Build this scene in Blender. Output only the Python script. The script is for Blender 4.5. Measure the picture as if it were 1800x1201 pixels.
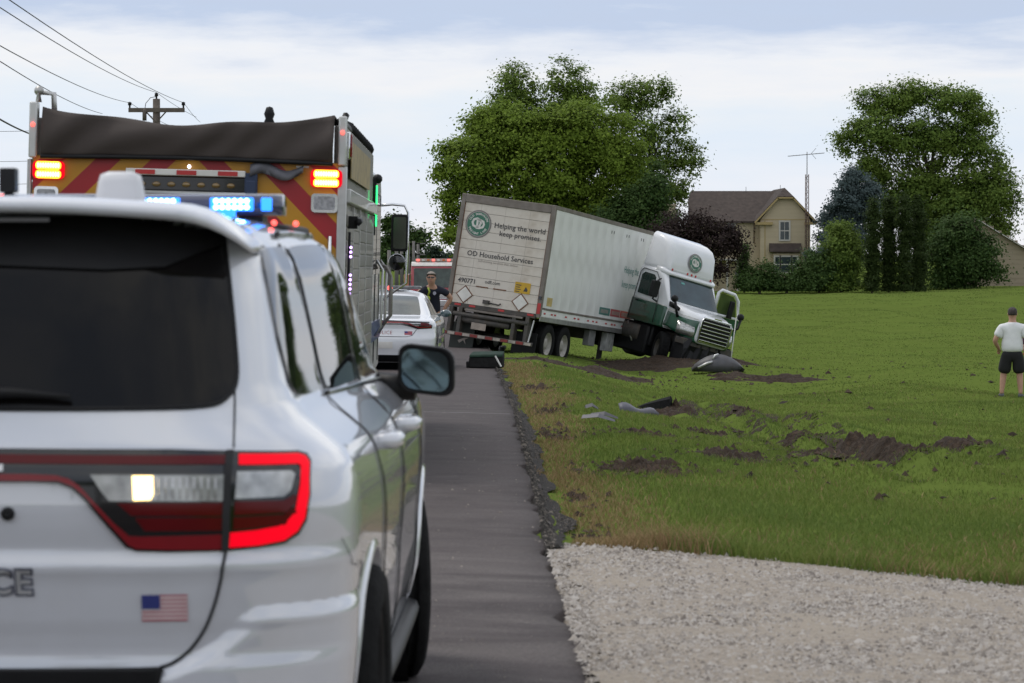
import bpy, bmesh, math, random
import numpy as np
from mathutils import Vector, Matrix, Euler
from mathutils.geometry import delaunay_2d_cdt
random.seed(7); RNG = np.random.default_rng(7)
S = bpy.context.scene
for o in list(bpy.data.objects): bpy.data.objects.remove(o)
COL = S.collection
R = math.radians

# ---------------------------------------------------------------- camera
FPX, CX, HY, CAMZ = 5000.0, 900.0, 460.0, 1.62          # focal length in photo pixels, horizon row, eye height
PITCH = math.atan((600.5 - HY) / FPX)
cam_d = bpy.data.cameras.new('camera'); cam = bpy.data.objects.new('camera', cam_d); COL.objects.link(cam)
cam.location = (0, 0, CAMZ); cam.rotation_euler = (R(90) - PITCH, 0, 0)
cam_d.sensor_width = 36; cam_d.lens = 36 * FPX / 1800
cam_d.clip_start = 0.5; cam_d.clip_end = 6000
cam_d.dof.use_dof = True; cam_d.dof.focus_distance = 74; cam_d.dof.aperture_fstop = 8.5
S.camera = cam

# ---------------------------------------------------------------- sky and sun
SUN_EL, SUN_AZ = R(62), R(-50)
wd = bpy.data.worlds.new('World'); S.world = wd; wd.use_nodes = True
nt = wd.node_tree; N = nt.nodes; L = nt.links
bg = N['Background']; bg.inputs['Strength'].default_value = 0.10
sky = N.new('ShaderNodeTexSky'); sky.sky_type = 'NISHITA'; sky.sun_disc = False
sky.sun_elevation = SUN_EL; sky.sun_rotation = SUN_AZ; sky.air_density = 1.2; sky.dust_density = 2.0
tc = N.new('ShaderNodeTexCoord'); sep = N.new('ShaderNodeSeparateXYZ'); L.new(tc.outputs['Generated'], sep.inputs[0])
def wmap(sx, sy, sz, loc=(0, 0, 0)):
    m = N.new('ShaderNodeMapping'); m.inputs['Scale'].default_value = (sx, sy, sz); m.inputs['Location'].default_value = loc
    L.new(tc.outputs['Generated'], m.inputs[0]); return m
def wnoise(m, scale, det, rough=.55):
    n = N.new('ShaderNodeTexNoise'); n.inputs['Scale'].default_value = scale; n.inputs['Detail'].default_value = det
    n.inputs['Roughness'].default_value = rough; L.new(m.outputs[0], n.inputs[0]); return n
def wmath(op, a, b):
    n = N.new('ShaderNodeMath'); n.operation = op
    for i, v in enumerate((a, b)):
        if hasattr(v, 'links'): L.new(v, n.inputs[i])
        else: n.inputs[i].default_value = v
    return n.outputs[0]
def wramp(src, stops):
    r = N.new('ShaderNodeValToRGB'); el = r.color_ramp.elements
    while len(el) < len(stops): el.new(.5)
    for e, (p, c) in zip(el, stops): e.position = p; e.color = (*c, 1)
    L.new(src, r.inputs[0]); return r.outputs[0]
n1 = wnoise(wmap(9, 9, 60, (3.1, .4, 1.3)), 1.0, 6)          # stratus streaks
n2 = wnoise(wmap(26, 26, 130, (7.7, 2, .6)), 1.0, 5, .6)
# elevation wobbling with the noise: 0 at the horizon .. 0.1 just above the frame
el_ = wmath('ADD', sep.outputs['Z'], wmath('MULTIPLY', wmath('SUBTRACT', n1.outputs[0], .5), .046))
el_ = wmath('ADD', el_, wmath('MULTIPLY', wmath('SUBTRACT', n2.outputs[0], .5), .022))
deck = wramp(wmath('MULTIPLY', el_, 8.0),                    # 0..0.125 -> 0..1
    [(0.0, (9.9, 9.9, 10.2)), (.20, (9.0, 9.4, 10.2)), (.36, (8.1, 9.0, 10.2)), (.44, (8.6, 9.2, 10.0)), (.52, (9.4, 9.5, 9.9)), (.57, (8.9, 9.2, 9.9)), (.70, (5.6, 6.6, 8.6)), (1.0, (5.6, 6.3, 7.8))])
n3 = wnoise(wmap(2.2, 2.2, 5, (1, 5, 2)), 1.0, 6)            # broken cloud overhead
over = wramp(n3.outputs[0], [(.36, (6.0, 6.9, 8.6)), (.5, (9.0, 9.4, 10.2)), (.62, (12.5, 12.4, 12.2))])
hi = N.new('ShaderNodeMapRange'); hi.inputs['From Min'].default_value = .10; hi.inputs['From Max'].default_value = .22
L.new(sep.outputs['Z'], hi.inputs['Value'])
mx = N.new('ShaderNodeMixRGB'); L.new(hi.outputs[0], mx.inputs[0]); L.new(deck, mx.inputs[1]); L.new(over, mx.inputs[2])
fin = N.new('ShaderNodeMixRGB'); fin.inputs[0].default_value = .9
L.new(sky.outputs[0], fin.inputs[1]); L.new(mx.outputs[0], fin.inputs[2]); L.new(fin.outputs[0], bg.inputs['Color'])
sd = bpy.data.lights.new('sun', 'SUN'); sd.energy = 1.1; sd.angle = R(18); sd.color = (1, .95, .88)
sun = bpy.data.objects.new('sun', sd); COL.objects.link(sun)
sun.rotation_euler = (R(90) - SUN_EL, 0, R(180) - SUN_AZ)
S.view_settings.view_transform = 'Standard'; S.view_settings.look = 'None'
S.view_settings.exposure = 0.0; S.view_settings.gamma = 1.0; S.view_settings.use_curve_mapping = False

# ---------------------------------------------------------------- helpers
def at(px, py, Y):
    """world point that lies Y metres ahead and is seen at photo pixel (px, py)"""
    a = (px - CX) / FPX; b = (600.5 - py) / FPX; c, s = math.cos(PITCH), math.sin(PITCH)
    dy = c + b * s; dz = -s + b * c; k = Y / dy
    return Vector((a * k, Y, CAMZ + dz * k))

def setp(o, label=None, cat=None, group=None, kind=None):
    if label: o['label'] = label
    if cat: o['category'] = cat
    if group: o['group'] = group
    if kind: o['kind'] = kind
    return o
def thing(name, label, cat, loc=(0, 0, 0), rot=(0, 0, 0), group=None, scale=1, mat4=None):
    o = bpy.data.objects.new(name, None); COL.objects.link(o); o.empty_display_size = .2
    if mat4 is not None: o.matrix_world = mat4
    else: o.location = loc; o.rotation_euler = rot; o.scale = (scale,) * 3
    return setp(o, label, cat, group)

def smooth(e0, e1, x):
    t = np.clip((np.asarray(x, float) - e0) / (e1 - e0), 0, 1); return t * t * (3 - 2 * t)

class MB:
    """collects shapes for one mesh"""
    def __init__(s): s.v = []; s.f = []; s.sm = []
    def add(s, v, f, sm=False):
        b = len(s.v); s.v += [tuple(map(float, p)) for p in v]; s.f += [tuple(i + b for i in q) for q in f]; s.sm += [sm] * len(f); return s
    def box(s, x0, x1, y0, y1, z0, z1):
        v = [(x, y, z) for z in (z0, z1) for y in (y0, y1) for x in (x0, x1)]
        return s.add(v, [(0, 2, 3, 1), (4, 5, 7, 6), (0, 1, 5, 4), (2, 6, 7, 3), (0, 4, 6, 2), (1, 3, 7, 5)])
    def bar(s, p0, p1, w, h, up=(0, 0, 1)):
        p0, p1 = Vector(p0), Vector(p1); d = (p1 - p0).normalized(); a = d.cross(Vector(up))
        if a.length < 1e-4: a = d.cross(Vector((1, 0, 0)))
        a.normalize(); b = a.cross(d); v = []
        for p in (p0, p1):
            for i, j in ((-1, -1), (1, -1), (1, 1), (-1, 1)): v.append(p + a * (i * w / 2) + b * (j * h / 2))
        return s.add(v, [(3, 2, 1, 0), (4, 5, 6, 7), (0, 1, 5, 4), (1, 2, 6, 5), (2, 3, 7, 6), (3, 0, 4, 7)])
    def tube(s, pts, r, n=8, cap=True):
        pts = [Vector(p) for p in pts]; rs = r if isinstance(r, (list, tuple)) else [r] * len(pts); v = []; f = []; ref = None
        for i, p in enumerate(pts):
            d = (pts[min(i + 1, len(pts) - 1)] - pts[max(i - 1, 0)])
            d = d.normalized() if d.length > 1e-9 else Vector((0, 0, 1))
            if ref is None: ref = d.orthogonal().normalized()
            ref = (ref - d * ref.dot(d)); ref = ref.normalized() if ref.length > 1e-6 else d.orthogonal().normalized()
            b = d.cross(ref)
            for k in range(n):
                t = 2 * math.pi * k / n; v.append(p + (ref * math.cos(t) + b * math.sin(t)) * rs[i])
        for i in range(len(pts) - 1):
            for k in range(n): f.append((i * n + k, i * n + (k + 1) % n, (i + 1) * n + (k + 1) % n, (i + 1) * n + k))
        if cap: f.append(tuple(range(n))[::-1]); f.append(tuple((len(pts) - 1) * n + k for k in range(n)))
        return s.add(v, f, True)
    def lathe(s, prof, o=(0, 0, 0), axis=(1, 0, 0), n=28, closed=False):
        """prof = [(radius, along axis)]"""
        ax = Vector(axis).normalized(); a = ax.orthogonal().normalized(); b = ax.cross(a); o = Vector(o); v = []; f = []
        for r, h in prof:
            for k in range(n):
                t = 2 * math.pi * k / n; v.append(o + ax * h + (a * math.cos(t) + b * math.sin(t)) * r)
        m = len(prof)
        for i in range(m if closed else m - 1):
            j = (i + 1) % m
            for k in range(n): f.append((i * n + k, i * n + (k + 1) % n, j * n + (k + 1) % n, j * n + k))
        return s.add(v, f, True)
    def prism(s, poly, axis, d0, d1):
        """poly in the two other axes (order x,y,z without axis)"""
        n = len(poly); v = []
        for d in (d0, d1):
            for a, b in poly: v.append({'x': (d, a, b), 'y': (a, d, b), 'z': (a, b, d)}[axis])
        f = [tuple(range(n)), tuple(range(2 * n - 1, n - 1, -1))] + [(i, i + n, (i + 1) % n + n, (i + 1) % n) for i in range(n)]
        return s.add(v, f)
    def loft(s, rings, cap=True, sm=True, close=True):
        n = len(rings[0]); v = [p for r in rings for p in r]; f = []
        for i in range(len(rings) - 1):
            for k in range(n if close else n - 1): f.append((i * n + k, i * n + (k + 1) % n, (i + 1) * n + (k + 1) % n, (i + 1) * n + k))
        if cap: f.append(tuple(range(n))[::-1]); f.append(tuple((len(rings) - 1) * n + k for k in range(n)))
        return s.add(v, f, sm)
    def ball(s, c, r, n=10, m=7):
        rx, ry, rz = r if isinstance(r, (tuple, list)) else (r, r, r); rings = []
        for i in range(m + 1):
            p = math.pi * (i / m - .5) * .998
            rings.append([(c[0] + rx * math.cos(p) * math.cos(2 * math.pi * k / n), c[1] + ry * math.cos(p) * math.sin(2 * math.pi * k / n), c[2] + rz * math.sin(p)) for k in range(n)])
        return s.loft(rings)
    def mesh(s, name):
        me = bpy.data.meshes.new(name); me.from_pydata(s.v, [], s.f); me.update()
        me.polygons.foreach_set('use_smooth', s.sm)
        bm = bmesh.new(); bm.from_mesh(me); bmesh.ops.recalc_face_normals(bm, faces=bm.faces); bm.to_mesh(me); bm.free()
        return me
    def build(s, name, mat, parent=None, bev=0, flat=False, recalc=True):
        me = s.mesh(name); o = bpy.data.objects.new(name, me); COL.objects.link(o)
        if mat: me.materials.append(mat)
        if parent is not None: o.parent = parent
        if bev:
            m = o.modifiers.new('b', 'BEVEL'); m.width = bev; m.segments = 2; m.limit_method = 'ANGLE'; m.angle_limit = R(35); m.harden_normals = False
            me.polygons.foreach_set('use_smooth', [True] * len(me.polygons)); me.set_sharp_from_angle(angle=R(35))
        return o
def inst(src, name, parent, loc=(0, 0, 0), rot=(0, 0, 0), scale=None):
    o = bpy.data.objects.new(name, src.data); COL.objects.link(o); o.parent = parent; o.location = loc; o.rotation_euler = rot
    for m in src.modifiers:
        if m.type == 'BEVEL':
            k = o.modifiers.new('b', 'BEVEL'); k.width = m.width; k.segments = m.segments; k.limit_method = 'ANGLE'; k.angle_limit = m.angle_limit
    if scale: o.scale = scale
    return o
def rawmesh(name, V, F, mat, parent=None, smoothed=False):
    """numpy verts (n,3) and faces (m,k) -> object"""
    me = bpy.data.meshes.new(name); V = np.asarray(V, np.float32); F = np.asarray(F, np.int32); k = F.shape[1]
    me.vertices.add(len(V)); me.vertices.foreach_set('co', V.ravel()); me.loops.add(F.size); me.loops.foreach_set('vertex_index', F.ravel())
    me.polygons.add(len(F)); me.polygons.foreach_set('loop_start', np.arange(0, F.size, k)); me.polygons.foreach_set('loop_total', np.full(len(F), k))
    if smoothed: me.polygons.foreach_set('use_smooth', np.ones(len(F), bool))
    me.update(calc_edges=True); me.validate()
    o = bpy.data.objects.new(name, me); COL.objects.link(o); me.materials.append(mat)
    if parent is not None: o.parent = parent
    return o

# ---------------------------------------------------------------- materials
def pm(name, col, rough=.5, metal=0., var=.12, scale=6., bump=0., bscale=60., coat=0., spec=.5, emit=None, es=1., col2=None, dirt=None, stretch=None):
    m = bpy.data.materials.new(name); m.use_nodes = True; nt = m.node_tree; n = nt.nodes; l = nt.links; b = n['Principled BSDF']
    b.inputs['Roughness'].default_value = rough; b.inputs['Metallic'].default_value = metal
    b.inputs['Coat Weight'].default_value = coat; b.inputs['Coat Roughness'].default_value = .03
    b.inputs['Specular IOR Level'].default_value = spec
    tcn = n.new('ShaderNodeTexCoord'); src = tcn.outputs['Object']
    if stretch:
        mp = n.new('ShaderNodeMapping'); mp.inputs['Scale'].default_value = stretch; l.new(src, mp.inputs[0]); src = mp.outputs[0]
    nz = n.new('ShaderNodeTexNoise'); nz.inputs['Scale'].default_value = scale; nz.inputs['Detail'].default_value = 5; l.new(src, nz.inputs[0])
    rp = n.new('ShaderNodeValToRGB'); e = rp.color_ramp.elements; e[0].position = .3; e[1].position = .7
    c2 = col2 if col2 else tuple(min(1, c * (1 + var)) for c in col)
    c1 = col if col2 else tuple(c * (1 - var) for c in col)
    e[0].color = (*c1, 1); e[1].color = (*c2, 1); l.new(nz.outputs[0], rp.inputs[0]); out = rp.outputs[0]
    if dirt:   # (colour, amount, scale)
        dn = n.new('ShaderNodeTexNoise'); dn.inputs['Scale'].default_value = dirt[2]; dn.inputs['Detail'].default_value = 8; l.new(src, dn.inputs[0])
        dr = n.new('ShaderNodeMapRange'); dr.inputs[1].default_value = .45; dr.inputs[2].default_value = .8; dr.inputs[4].default_value = dirt[1]; l.new(dn.outputs[0], dr.inputs[0])
        mx = n.new('ShaderNodeMixRGB'); mx.inputs[2].default_value = (*dirt[0], 1); l.new(dr.outputs[0], mx.inputs[0]); l.new(out, mx.inputs[1]); out = mx.outputs[0]
    l.new(out, b.inputs['Base Color'])
    if bump:
        bn = n.new('ShaderNodeTexNoise'); bn.inputs['Scale'].default_value = bscale; bn.inputs['Detail'].default_value = 4; l.new(src, bn.inputs[0])
        bp = n.new('ShaderNodeBump'); bp.inputs['Strength'].default_value = bump; bp.inputs['Distance'].default_value = .02; l.new(bn.outputs[0], bp.inputs['Height']); l.new(bp.outputs[0], b.inputs['Normal'])
    if emit: b.inputs['Emission Color'].default_value = (*emit, 1); b.inputs['Emission Strength'].default_value = es
    return m
M = {}
M['white'] = pm('white_paint', (.60, .615, .665), .22, var=.015, coat=1.0, spec=.5, dirt=((.40, .37, .34), .16, 5)); M['white'].node_tree.nodes['Principled BSDF'].inputs['Coat IOR'].default_value = 2.1
M['black'] = pm('black_plastic', (.010, .010, .011), .5, var=.2, spec=.25)
M['blackgloss'] = pm('gloss_black', (.006, .006, .007), .12, var=.1, coat=.5)
M['glass'] = pm('tinted_glass', (.005, .0045, .0045), .03, var=.1, spec=.2)
M['sideglass'] = pm('side_glass', (.012, .013, .014), .02, var=.1, spec=1.0)
M['rubber'] = pm('tyre_rubber', (.012, .012, .012), .9, var=.3, scale=20, bump=.3, bscale=40, spec=.12)
M['chrome'] = pm('chrome', (.75, .75, .76), .12, metal=1, var=.04)
M['alu'] = pm('aluminium', (.52, .52, .51), .38, metal=.75, var=.1, dirt=((.22, .19, .15), .4, 4))
M['steel'] = pm('dirty_steel', (.075, .07, .065), .7, metal=.2, var=.25, scale=9, dirt=((.10, .07, .045), .7, 5))
M['seam'] = pm('panel_gap', (.02, .02, .022), .8, var=.1)
M['red'] = pm('red_tape', (.45, .03, .03), .45, var=.12)
M['whitetape'] = pm('white_tape', (.68, .66, .62), .5, var=.1)
M['lampred'] = pm('red_lens', (.22, .006, .012), .2, var=.1, coat=.3)
M['lampdark'] = pm('dark_red_lens', (.10, .003, .005), .2, var=.1, spec=.3)
M['lampclear'] = pm('clear_lens', (.42, .42, .41), .2, metal=.5, var=.35, scale=25, coat=1)
M['ledred'] = pm('lit_red_led', (.12, .0, .004), .5, spec=.15, emit=(1, .0, .014), es=.95)
M['ledredhot'] = pm('lit_red_point', (.5, .01, .02), .3, emit=(1, .1, .08), es=3)
M['ledamber'] = pm('lit_amber_led', (.6, .3, .02), .3, emit=(1, .55, .03), es=3.2)
M['ledwarm'] = pm('lit_warm_bulb', (.8, .6, .3), .3, emit=(1, .68, .25), es=4.5)
M['ledblue'] = pm('lit_blue_led', (.02, .1, .6), .3, emit=(.02, .22, 1), es=2.6)
M['ledcyan'] = pm('lit_blue_point', (.3, .6, 1), .3, emit=(.35, .75, 1), es=9)
M['ledviolet'] = pm('lit_violet_led', (.4, .2, .8), .3, emit=(.62, .36, 1), es=5)
M['ledgreen'] = pm('lit_green_led', (.05, .6, .2), .3, emit=(.03, 1, .22), es=2.2)
M['ledwhite'] = pm('lit_white_led', (.8, .8, .8), .3, emit=(1, .9, .95), es=5)
M['skin'] = pm('skin', (.46, .26, .18), .55, var=.1, scale=14)
M['trunk'] = pm('bark', (.075, .06, .045), .9, var=.35, scale=4, bump=.5, bscale=8)
M['wood'] = pm('weathered_wood', (.11, .09, .075), .85, var=.25, scale=5, bump=.3)

def wheel(parent, pos, r, w, side=1, rim=.56, name='wheel', rimmat=None, steer=0., lean=0.):
    """tyre with tread grooves and a dished rim, axis along x; side=+1 rim faces +x"""
    e = MB()
    t = w / 2; rr = r * rim
    prof = [(rr, -t * .8), (rr * 1.08, -t * .96), (r * .90, -t), (r * .975, -t * .86), (r, -t * .66)]
    for k in range(-2, 3):
        c = k * t * .26; prof += [(r, c - t * .09), (r - .012, c - t * .07), (r - .012, c + t * .07), (r, c + t * .09)]
    prof += [(r, t * .66), (r * .975, t * .86), (r * .90, t), (rr * 1.08, t * .96), (rr, t * .8)]
    e.lathe([(a, b * side) for a, b in prof], n=40)
    ty = e.build(name, M['rubber'], parent); ty.location = pos; ty.rotation_euler = (0, lean, steer)
    g = MB(); g.lathe([(rr * 1.01, t * .88 * side), (rr * .94, t * .8 * side), (rr * .86, t * .3 * side), (rr * .5, t * .15 * side), (rr * .42, t * .55 * side), (rr * .2, t * .62 * side), (.001, t * .62 * side)], n=32)
    g.lathe([(rr * 1.0, -t * .8 * side), (rr * .9, -t * .5 * side), (.001, -t * .4 * side)], n=24)
    for k in range(10):
        a = 2 * math.pi * k / 10; g.lathe([(.012, 0), (.018, t * .2 * side), (.001, t * .24 * side)], (t * .18 * side, math.cos(a) * rr * .66, math.sin(a) * rr * .66), (1, 0, 0), 6)
    rm = g.build('rim', rimmat or M['alu'], ty)
    return ty

def text2d(body, size, bold=0., align='CENTER', spacing=1.0, shear=0.):
    cu = bpy.data.curves.new('t', 'FONT'); cu.body = body; cu.size = size; cu.align_x = align; cu.align_y = 'CENTER'
    cu.offset = bold; cu.space_character = spacing; cu.shear = shear; cu.resolution_u = 2
    o = bpy.data.objects.new('t', cu); COL.objects.link(o); bpy.context.view_layer.update()
    me = bpy.data.meshes.new_from_object(o.evaluated_get(bpy.context.evaluated_depsgraph_get()))
    v = [(p.co.x, p.co.y) for p in me.vertices]; f = [tuple(q.vertices) for q in me.polygons]
    bpy.data.objects.remove(o); bpy.data.curves.remove(cu); bpy.data.meshes.remove(me)
    return v, f
def text_on(name, body, size, mat, parent, mapf, c=(0, 0), **k):
    v, f = text2d(body, size, **k); m = MB(); m.add([mapf(a + c[0], b + c[1]) for a, b in v], f); return m.build(name, mat, parent)
def patch(poly, mapf, step=.05, skirt=None):
    """fills a 2D polygon with a fine triangulation and maps it onto a surface; skirt(a,b) gives the sunken rim"""
    P = []; n = len(poly)
    for i in range(n):
        a, b = Vector(poly[i]).to_2d(), Vector(poly[(i + 1) % n]).to_2d(); k = max(1, int((b - a).length / step))
        P += [a.lerp(b, j / k) for j in range(k)]
    m = len(P); xs = [p.x for p in P]; ys = [p.y for p in P]; pts = list(P)
    def inside(q):
        c = False; j = m - 1
        for i in range(m):
            if (P[i].y > q[1]) != (P[j].y > q[1]) and q[0] < (P[j].x - P[i].x) * (q[1] - P[i].y) / (P[j].y - P[i].y) + P[i].x: c = not c
            j = i
        return c
    x = min(xs) + step * .5
    while x < max(xs):
        y = min(ys) + step * .5
        while y < max(ys):
            if inside((x, y)): pts.append(Vector((x, y)))
            y += step
        x += step
    r = delaunay_2d_cdt(pts, [(i, (i + 1) % m) for i in range(m)], [list(range(m))], 1, 1e-6)
    mb = MB(); mb.add([mapf(p.x, p.y) for p in r[0]], [tuple(f) for f in r[2]], True)
    if skirt:
        b = len(mb.v); mb.v += [tuple(mapf(p.x, p.y)) for p in P] + [tuple(skirt(p.x, p.y)) for p in P]
        for i in range(m): mb.f.append((b + i, b + (i + 1) % m, b + m + (i + 1) % m, b + m + i)); mb.sm.append(False)
    return mb
def rpoly(x0, x1, y0, y1, r, n=4):
    out = []
    for cx, cy, a in ((x1 - r, y1 - r, 0), (x0 + r, y1 - r, 90), (x0 + r, y0 + r, 180), (x1 - r, y0 + r, 270)):
        for k in range(n + 1): t = R(a + 90 * k / n); out.append((cx + r * math.cos(t), cy + r * math.sin(t)))
    return out
# ================================================================ terrain, road, driveway, grass
EY = np.array([-60, 0, 10.9, 16, 34, 68, 170, 420, 900]); EX = np.array([.75, .36, .28, .20, .02, -.54, -2.2, -6.4, -14.5])
RY = np.array([-60, 8, 16, 22, 34, 55, 74, 110, 150, 230, 420, 700, 3000]); RZ = np.array([.05, 0, -.03, -.09, -.2, -.43, -.62, -.95, -1.25, -1.0, .3, .9, .9])
def edge(Y): return np.interp(Y, EY, EX)
def zroad(Y): return np.interp(Y, RY, RZ)
def vn(x, y, seed=0):
    """cheap smooth value noise"""
    xi = np.floor(x).astype(int); yi = np.floor(y).astype(int); fx = x - xi; fy = y - yi; fx = fx * fx * (3 - 2 * fx); fy = fy * fy * (3 - 2 * fy)
    def h(a, b):
        n = (a * 374761393 + b * 668265263 + seed * 974711) & 0x7fffffff; n = (n ^ (n >> 13)) * 1274126177 & 0x7fffffff; return ((n ^ (n >> 16)) & 0xffff) / 65535.
    return (h(xi, yi) * (1 - fx) + h(xi + 1, yi) * fx) * (1 - fy) + (h(xi, yi + 1) * (1 - fx) + h(xi + 1, yi + 1) * fx) * fy
def driveY(X): return 16.45 - .9 * (np.asarray(X, float) - .2)      # far edge of the gravel drive
def zg(X, Y):
    """height of the ground"""
    X = np.asarray(X, float); Y = np.asarray(Y, float); u = X - edge(Y); zr = zroad(Y)
    D = np.interp(Y, [14, 18, 30, 45, 60, 100, 240, 400], [.04, .10, .34, .55, .70, .45, .2, .1])
    far = np.interp(Y, [80, 110, 160, 240, 420, 3000], [0, 0, .25, .12, .3, .3])          # lawn stays flatter than the road dips
    z = zr - D * smooth(.25, 4.0, u) + far * smooth(3, 12, u)
    z = z - .10 * smooth(0, .12, u) * smooth(1.3, .45, u) * smooth(16.2, 18, Y)             # broken road edge
    z = z + .55 * smooth(10, 40, X) * smooth(90, 200, Y) + .16 * np.exp(-((X - 4.7) / 2.4) ** 2 - ((Y - 76.5) / 2.2) ** 2)
    z += (vn(X * .35, Y * .22, 3) - .5) * .32 * smooth(1.5, 5, u) * smooth(15, 24, Y) + (vn(X * 1.3, Y * .8, 5) - .5) * .07 * smooth(.6, 2, u) * smooth(15, 18, Y)
    # two wheel ruts running through the lawn
    for (a, b, w, d) in RUTS:
        A = np.array(a); B = np.array(b); t = np.clip(((X - A[0]) * (B[0] - A[0]) + (Y - A[1]) * (B[1] - A[1])) / ((B - A) @ (B - A)), 0, 1)
        q = np.hypot(X - A[0] - t * (B[0] - A[0]), Y - A[1] - t * (B[1] - A[1]))
        z = z - d * np.exp(-(q / w) ** 2) + d * .7 * np.exp(-((q - w * 1.7) / (w * .6)) ** 2)
    left = smooth(-6.6, -9.5, u)
    z = np.where(u < .0, zr - .08 - .35 * left, z)
    return z
RUTS = [((3.2, 52.), (4.6, 28.0), .34, .15), ((2.5, 48.), (3.8, 24.5), .30, .12)]
def grid_obj(name, xs, ys, zf, mat, keep=None):
    Xg, Yg = np.meshgrid(xs, ys); Z = zf(Xg, Yg); V = np.stack([Xg, Yg, Z], -1).reshape(-1, 3); nx = len(xs)
    i = np.arange(len(ys) - 1)[:, None] * nx + np.arange(nx - 1)[None]; F = np.stack([i, i + 1, i + nx + 1, i + nx], -1).reshape(-1, 4)
    return rawmesh(name, V, F, mat, smoothed=True)
def gmat(name, cols, scale, rough=.9, bump=.4, bscale=30, big=None, bigcol=None, spec=.2, stretch=None):
    """ground material: three-stop noise colour with a larger second noise mixed over"""
    m = bpy.data.materials.new(name); m.use_nodes = True; nt = m.node_tree; n = nt.nodes; l = nt.links; b = n['Principled BSDF']
    b.inputs['Roughness'].default_value = rough; b.inputs['Specular IOR Level'].default_value = spec
    g = n.new('ShaderNodeNewGeometry'); src = g.outputs['Position']
    if stretch:
        mp = n.new('ShaderNodeMapping'); mp.inputs['Scale'].default_value = stretch; l.new(src, mp.inputs[0]); src2 = mp.outputs[0]
    else: src2 = src
    a = n.new('ShaderNodeTexNoise'); a.inputs['Scale'].default_value = scale; a.inputs['Detail'].default_value = 8; a.inputs['Roughness'].default_value = .65; l.new(src2, a.inputs[0])
    r = n.new('ShaderNodeValToRGB'); e = r.color_ramp.elements
    while len(e) < len(cols): e.new(.5)
    for k, (q, c) in enumerate(zip(e, cols)): q.position = .3 + .4 * k / (len(cols) - 1); q.color = (*c, 1)
    l.new(a.outputs[0], r.inputs[0]); out = r.outputs[0]
    if big:
        c = n.new('ShaderNodeTexNoise'); c.inputs['Scale'].default_value = big; c.inputs['Detail'].default_value = 5; l.new(src2, c.inputs[0])
        mr = n.new('ShaderNodeMapRange'); mr.inputs[1].default_value = .42; mr.inputs[2].default_value = .66; l.new(c.outputs[0], mr.inputs[0])
        mx = n.new('ShaderNodeMixRGB'); mx.inputs[2].default_value = (*bigcol, 1); l.new(mr.outputs[0], mx.inputs[0]); l.new(out, mx.inputs[1]); out = mx.outputs[0]
    l.new(out, b.inputs['Base Color'])
    bn = n.new('ShaderNodeTexNoise'); bn.inputs['Scale'].default_value = bscale; bn.inputs['Detail'].default_value = 5; l.new(src, bn.inputs[0])
    bp = n.new('ShaderNodeBump'); bp.inputs['Strength'].default_value = bump; bp.inputs['Distance'].default_value = .03; l.new(bn.outputs[0], bp.inputs['Height']); l.new(bp.outputs[0], b.inputs['Normal'])
    return m
G_LAWN = gmat('lawn_ground', [(.083, .117, .026), (.10, .137, .031), (.118, .155, .036)], 1.1, big=.22, bigcol=(.104, .145, .032), bscale=14, bump=.6, spec=0.)
G_FIELD = gmat('far_field', [(.06, .10, .02), (.08, .13, .025), (.11, .15, .03)], .05, big=.01, bigcol=(.07, .13, .02))
G_ROAD = gmat('asphalt', [(.048, .039, .039), (.066, .055, .054), (.09, .077, .075)], 2.2, rough=.8, big=.35, bigcol=(.074, .061, .060), bscale=120, bump=.5, spec=.25, stretch=(1., 1.15, 1))
G_GRAVEL = gmat('gravel_bed', [(.22, .185, .15), (.31, .27, .225), (.40, .355, .30)], 22, big=.9, bigcol=(.34, .295, .24), bscale=45, bump=.9)
G_SOIL = gmat('torn_soil', [(.016, .010, .007), (.036, .024, .016), (.065, .044, .029)], 14, bscale=22, bump=1.0)
G_SHOULDER = gmat('dark_shoulder_gravel', [(.012, .011, .010), (.026, .023, .021), (.075, .066, .058)], 22, bscale=40, bump=1.0)

ys = np.concatenate([np.arange(-60, 8, 4), np.arange(8, 60, .4), np.arange(60, 130, 1.), np.arange(130, 460, 8), [500, 600, 800, 1200, 2000, 3500]])
xs = np.concatenate([[-2500, -1200, -500, -200, -90, -45, -25, -16, -11, -9, -8, -7.2, -6.5], np.arange(-6, -2, .8), np.arange(-2, 12, .2), np.arange(12, 30, 1.), [32, 40, 55, 80, 120, 200, 400, 900, 2500]])
lawn = grid_obj('lawn', xs, ys, zg, G_LAWN); setp(lawn, kind='structure')
# road: crowned strip draped over the ground, its right edge ragged
ry = np.concatenate([np.arange(-60, 8, 4), np.arange(8, 50, .12), np.arange(50, 130, 1.5), np.arange(130, 700, 10)])
off = np.array([-6.7, -6.2, -5, -4, -3.2, -2.4, -1.5, -.7, -.25, 0, .03]); V = []
for y in ry:
    j = (vn(np.array([y * 2.3]), np.array([.5]), 9)[0] - .5) * .13 + (vn(np.array([y * 7.]), np.array([.5]), 4)[0] - .5) * .07
    for k, o_ in enumerate(off):
        x = edge(y) + o_ + (j if k >= len(off) - 2 else 0)
        z = zroad(y) + .004 + .05 * (1 - (abs(o_ + 3.2) / 3.2) ** 2) - (.12 if k == len(off) - 1 else 0) - (.1 if k == 0 else 0)
        V.append((x, y, z))
n = len(off); i = np.arange(len(ry) - 1)[:, None] * n + np.arange(n - 1)[None]
road = rawmesh('road', V, np.stack([i, i + 1, i + n + 1, i + n], -1).reshape(-1, 4), G_ROAD, smoothed=True); setp(road, kind='structure')
def zr_at(x, y): o_ = x - edge(y); return zroad(y) + .004 + .05 * (1 - (abs(o_ + 3.2) / 3.2) ** 2)
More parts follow.
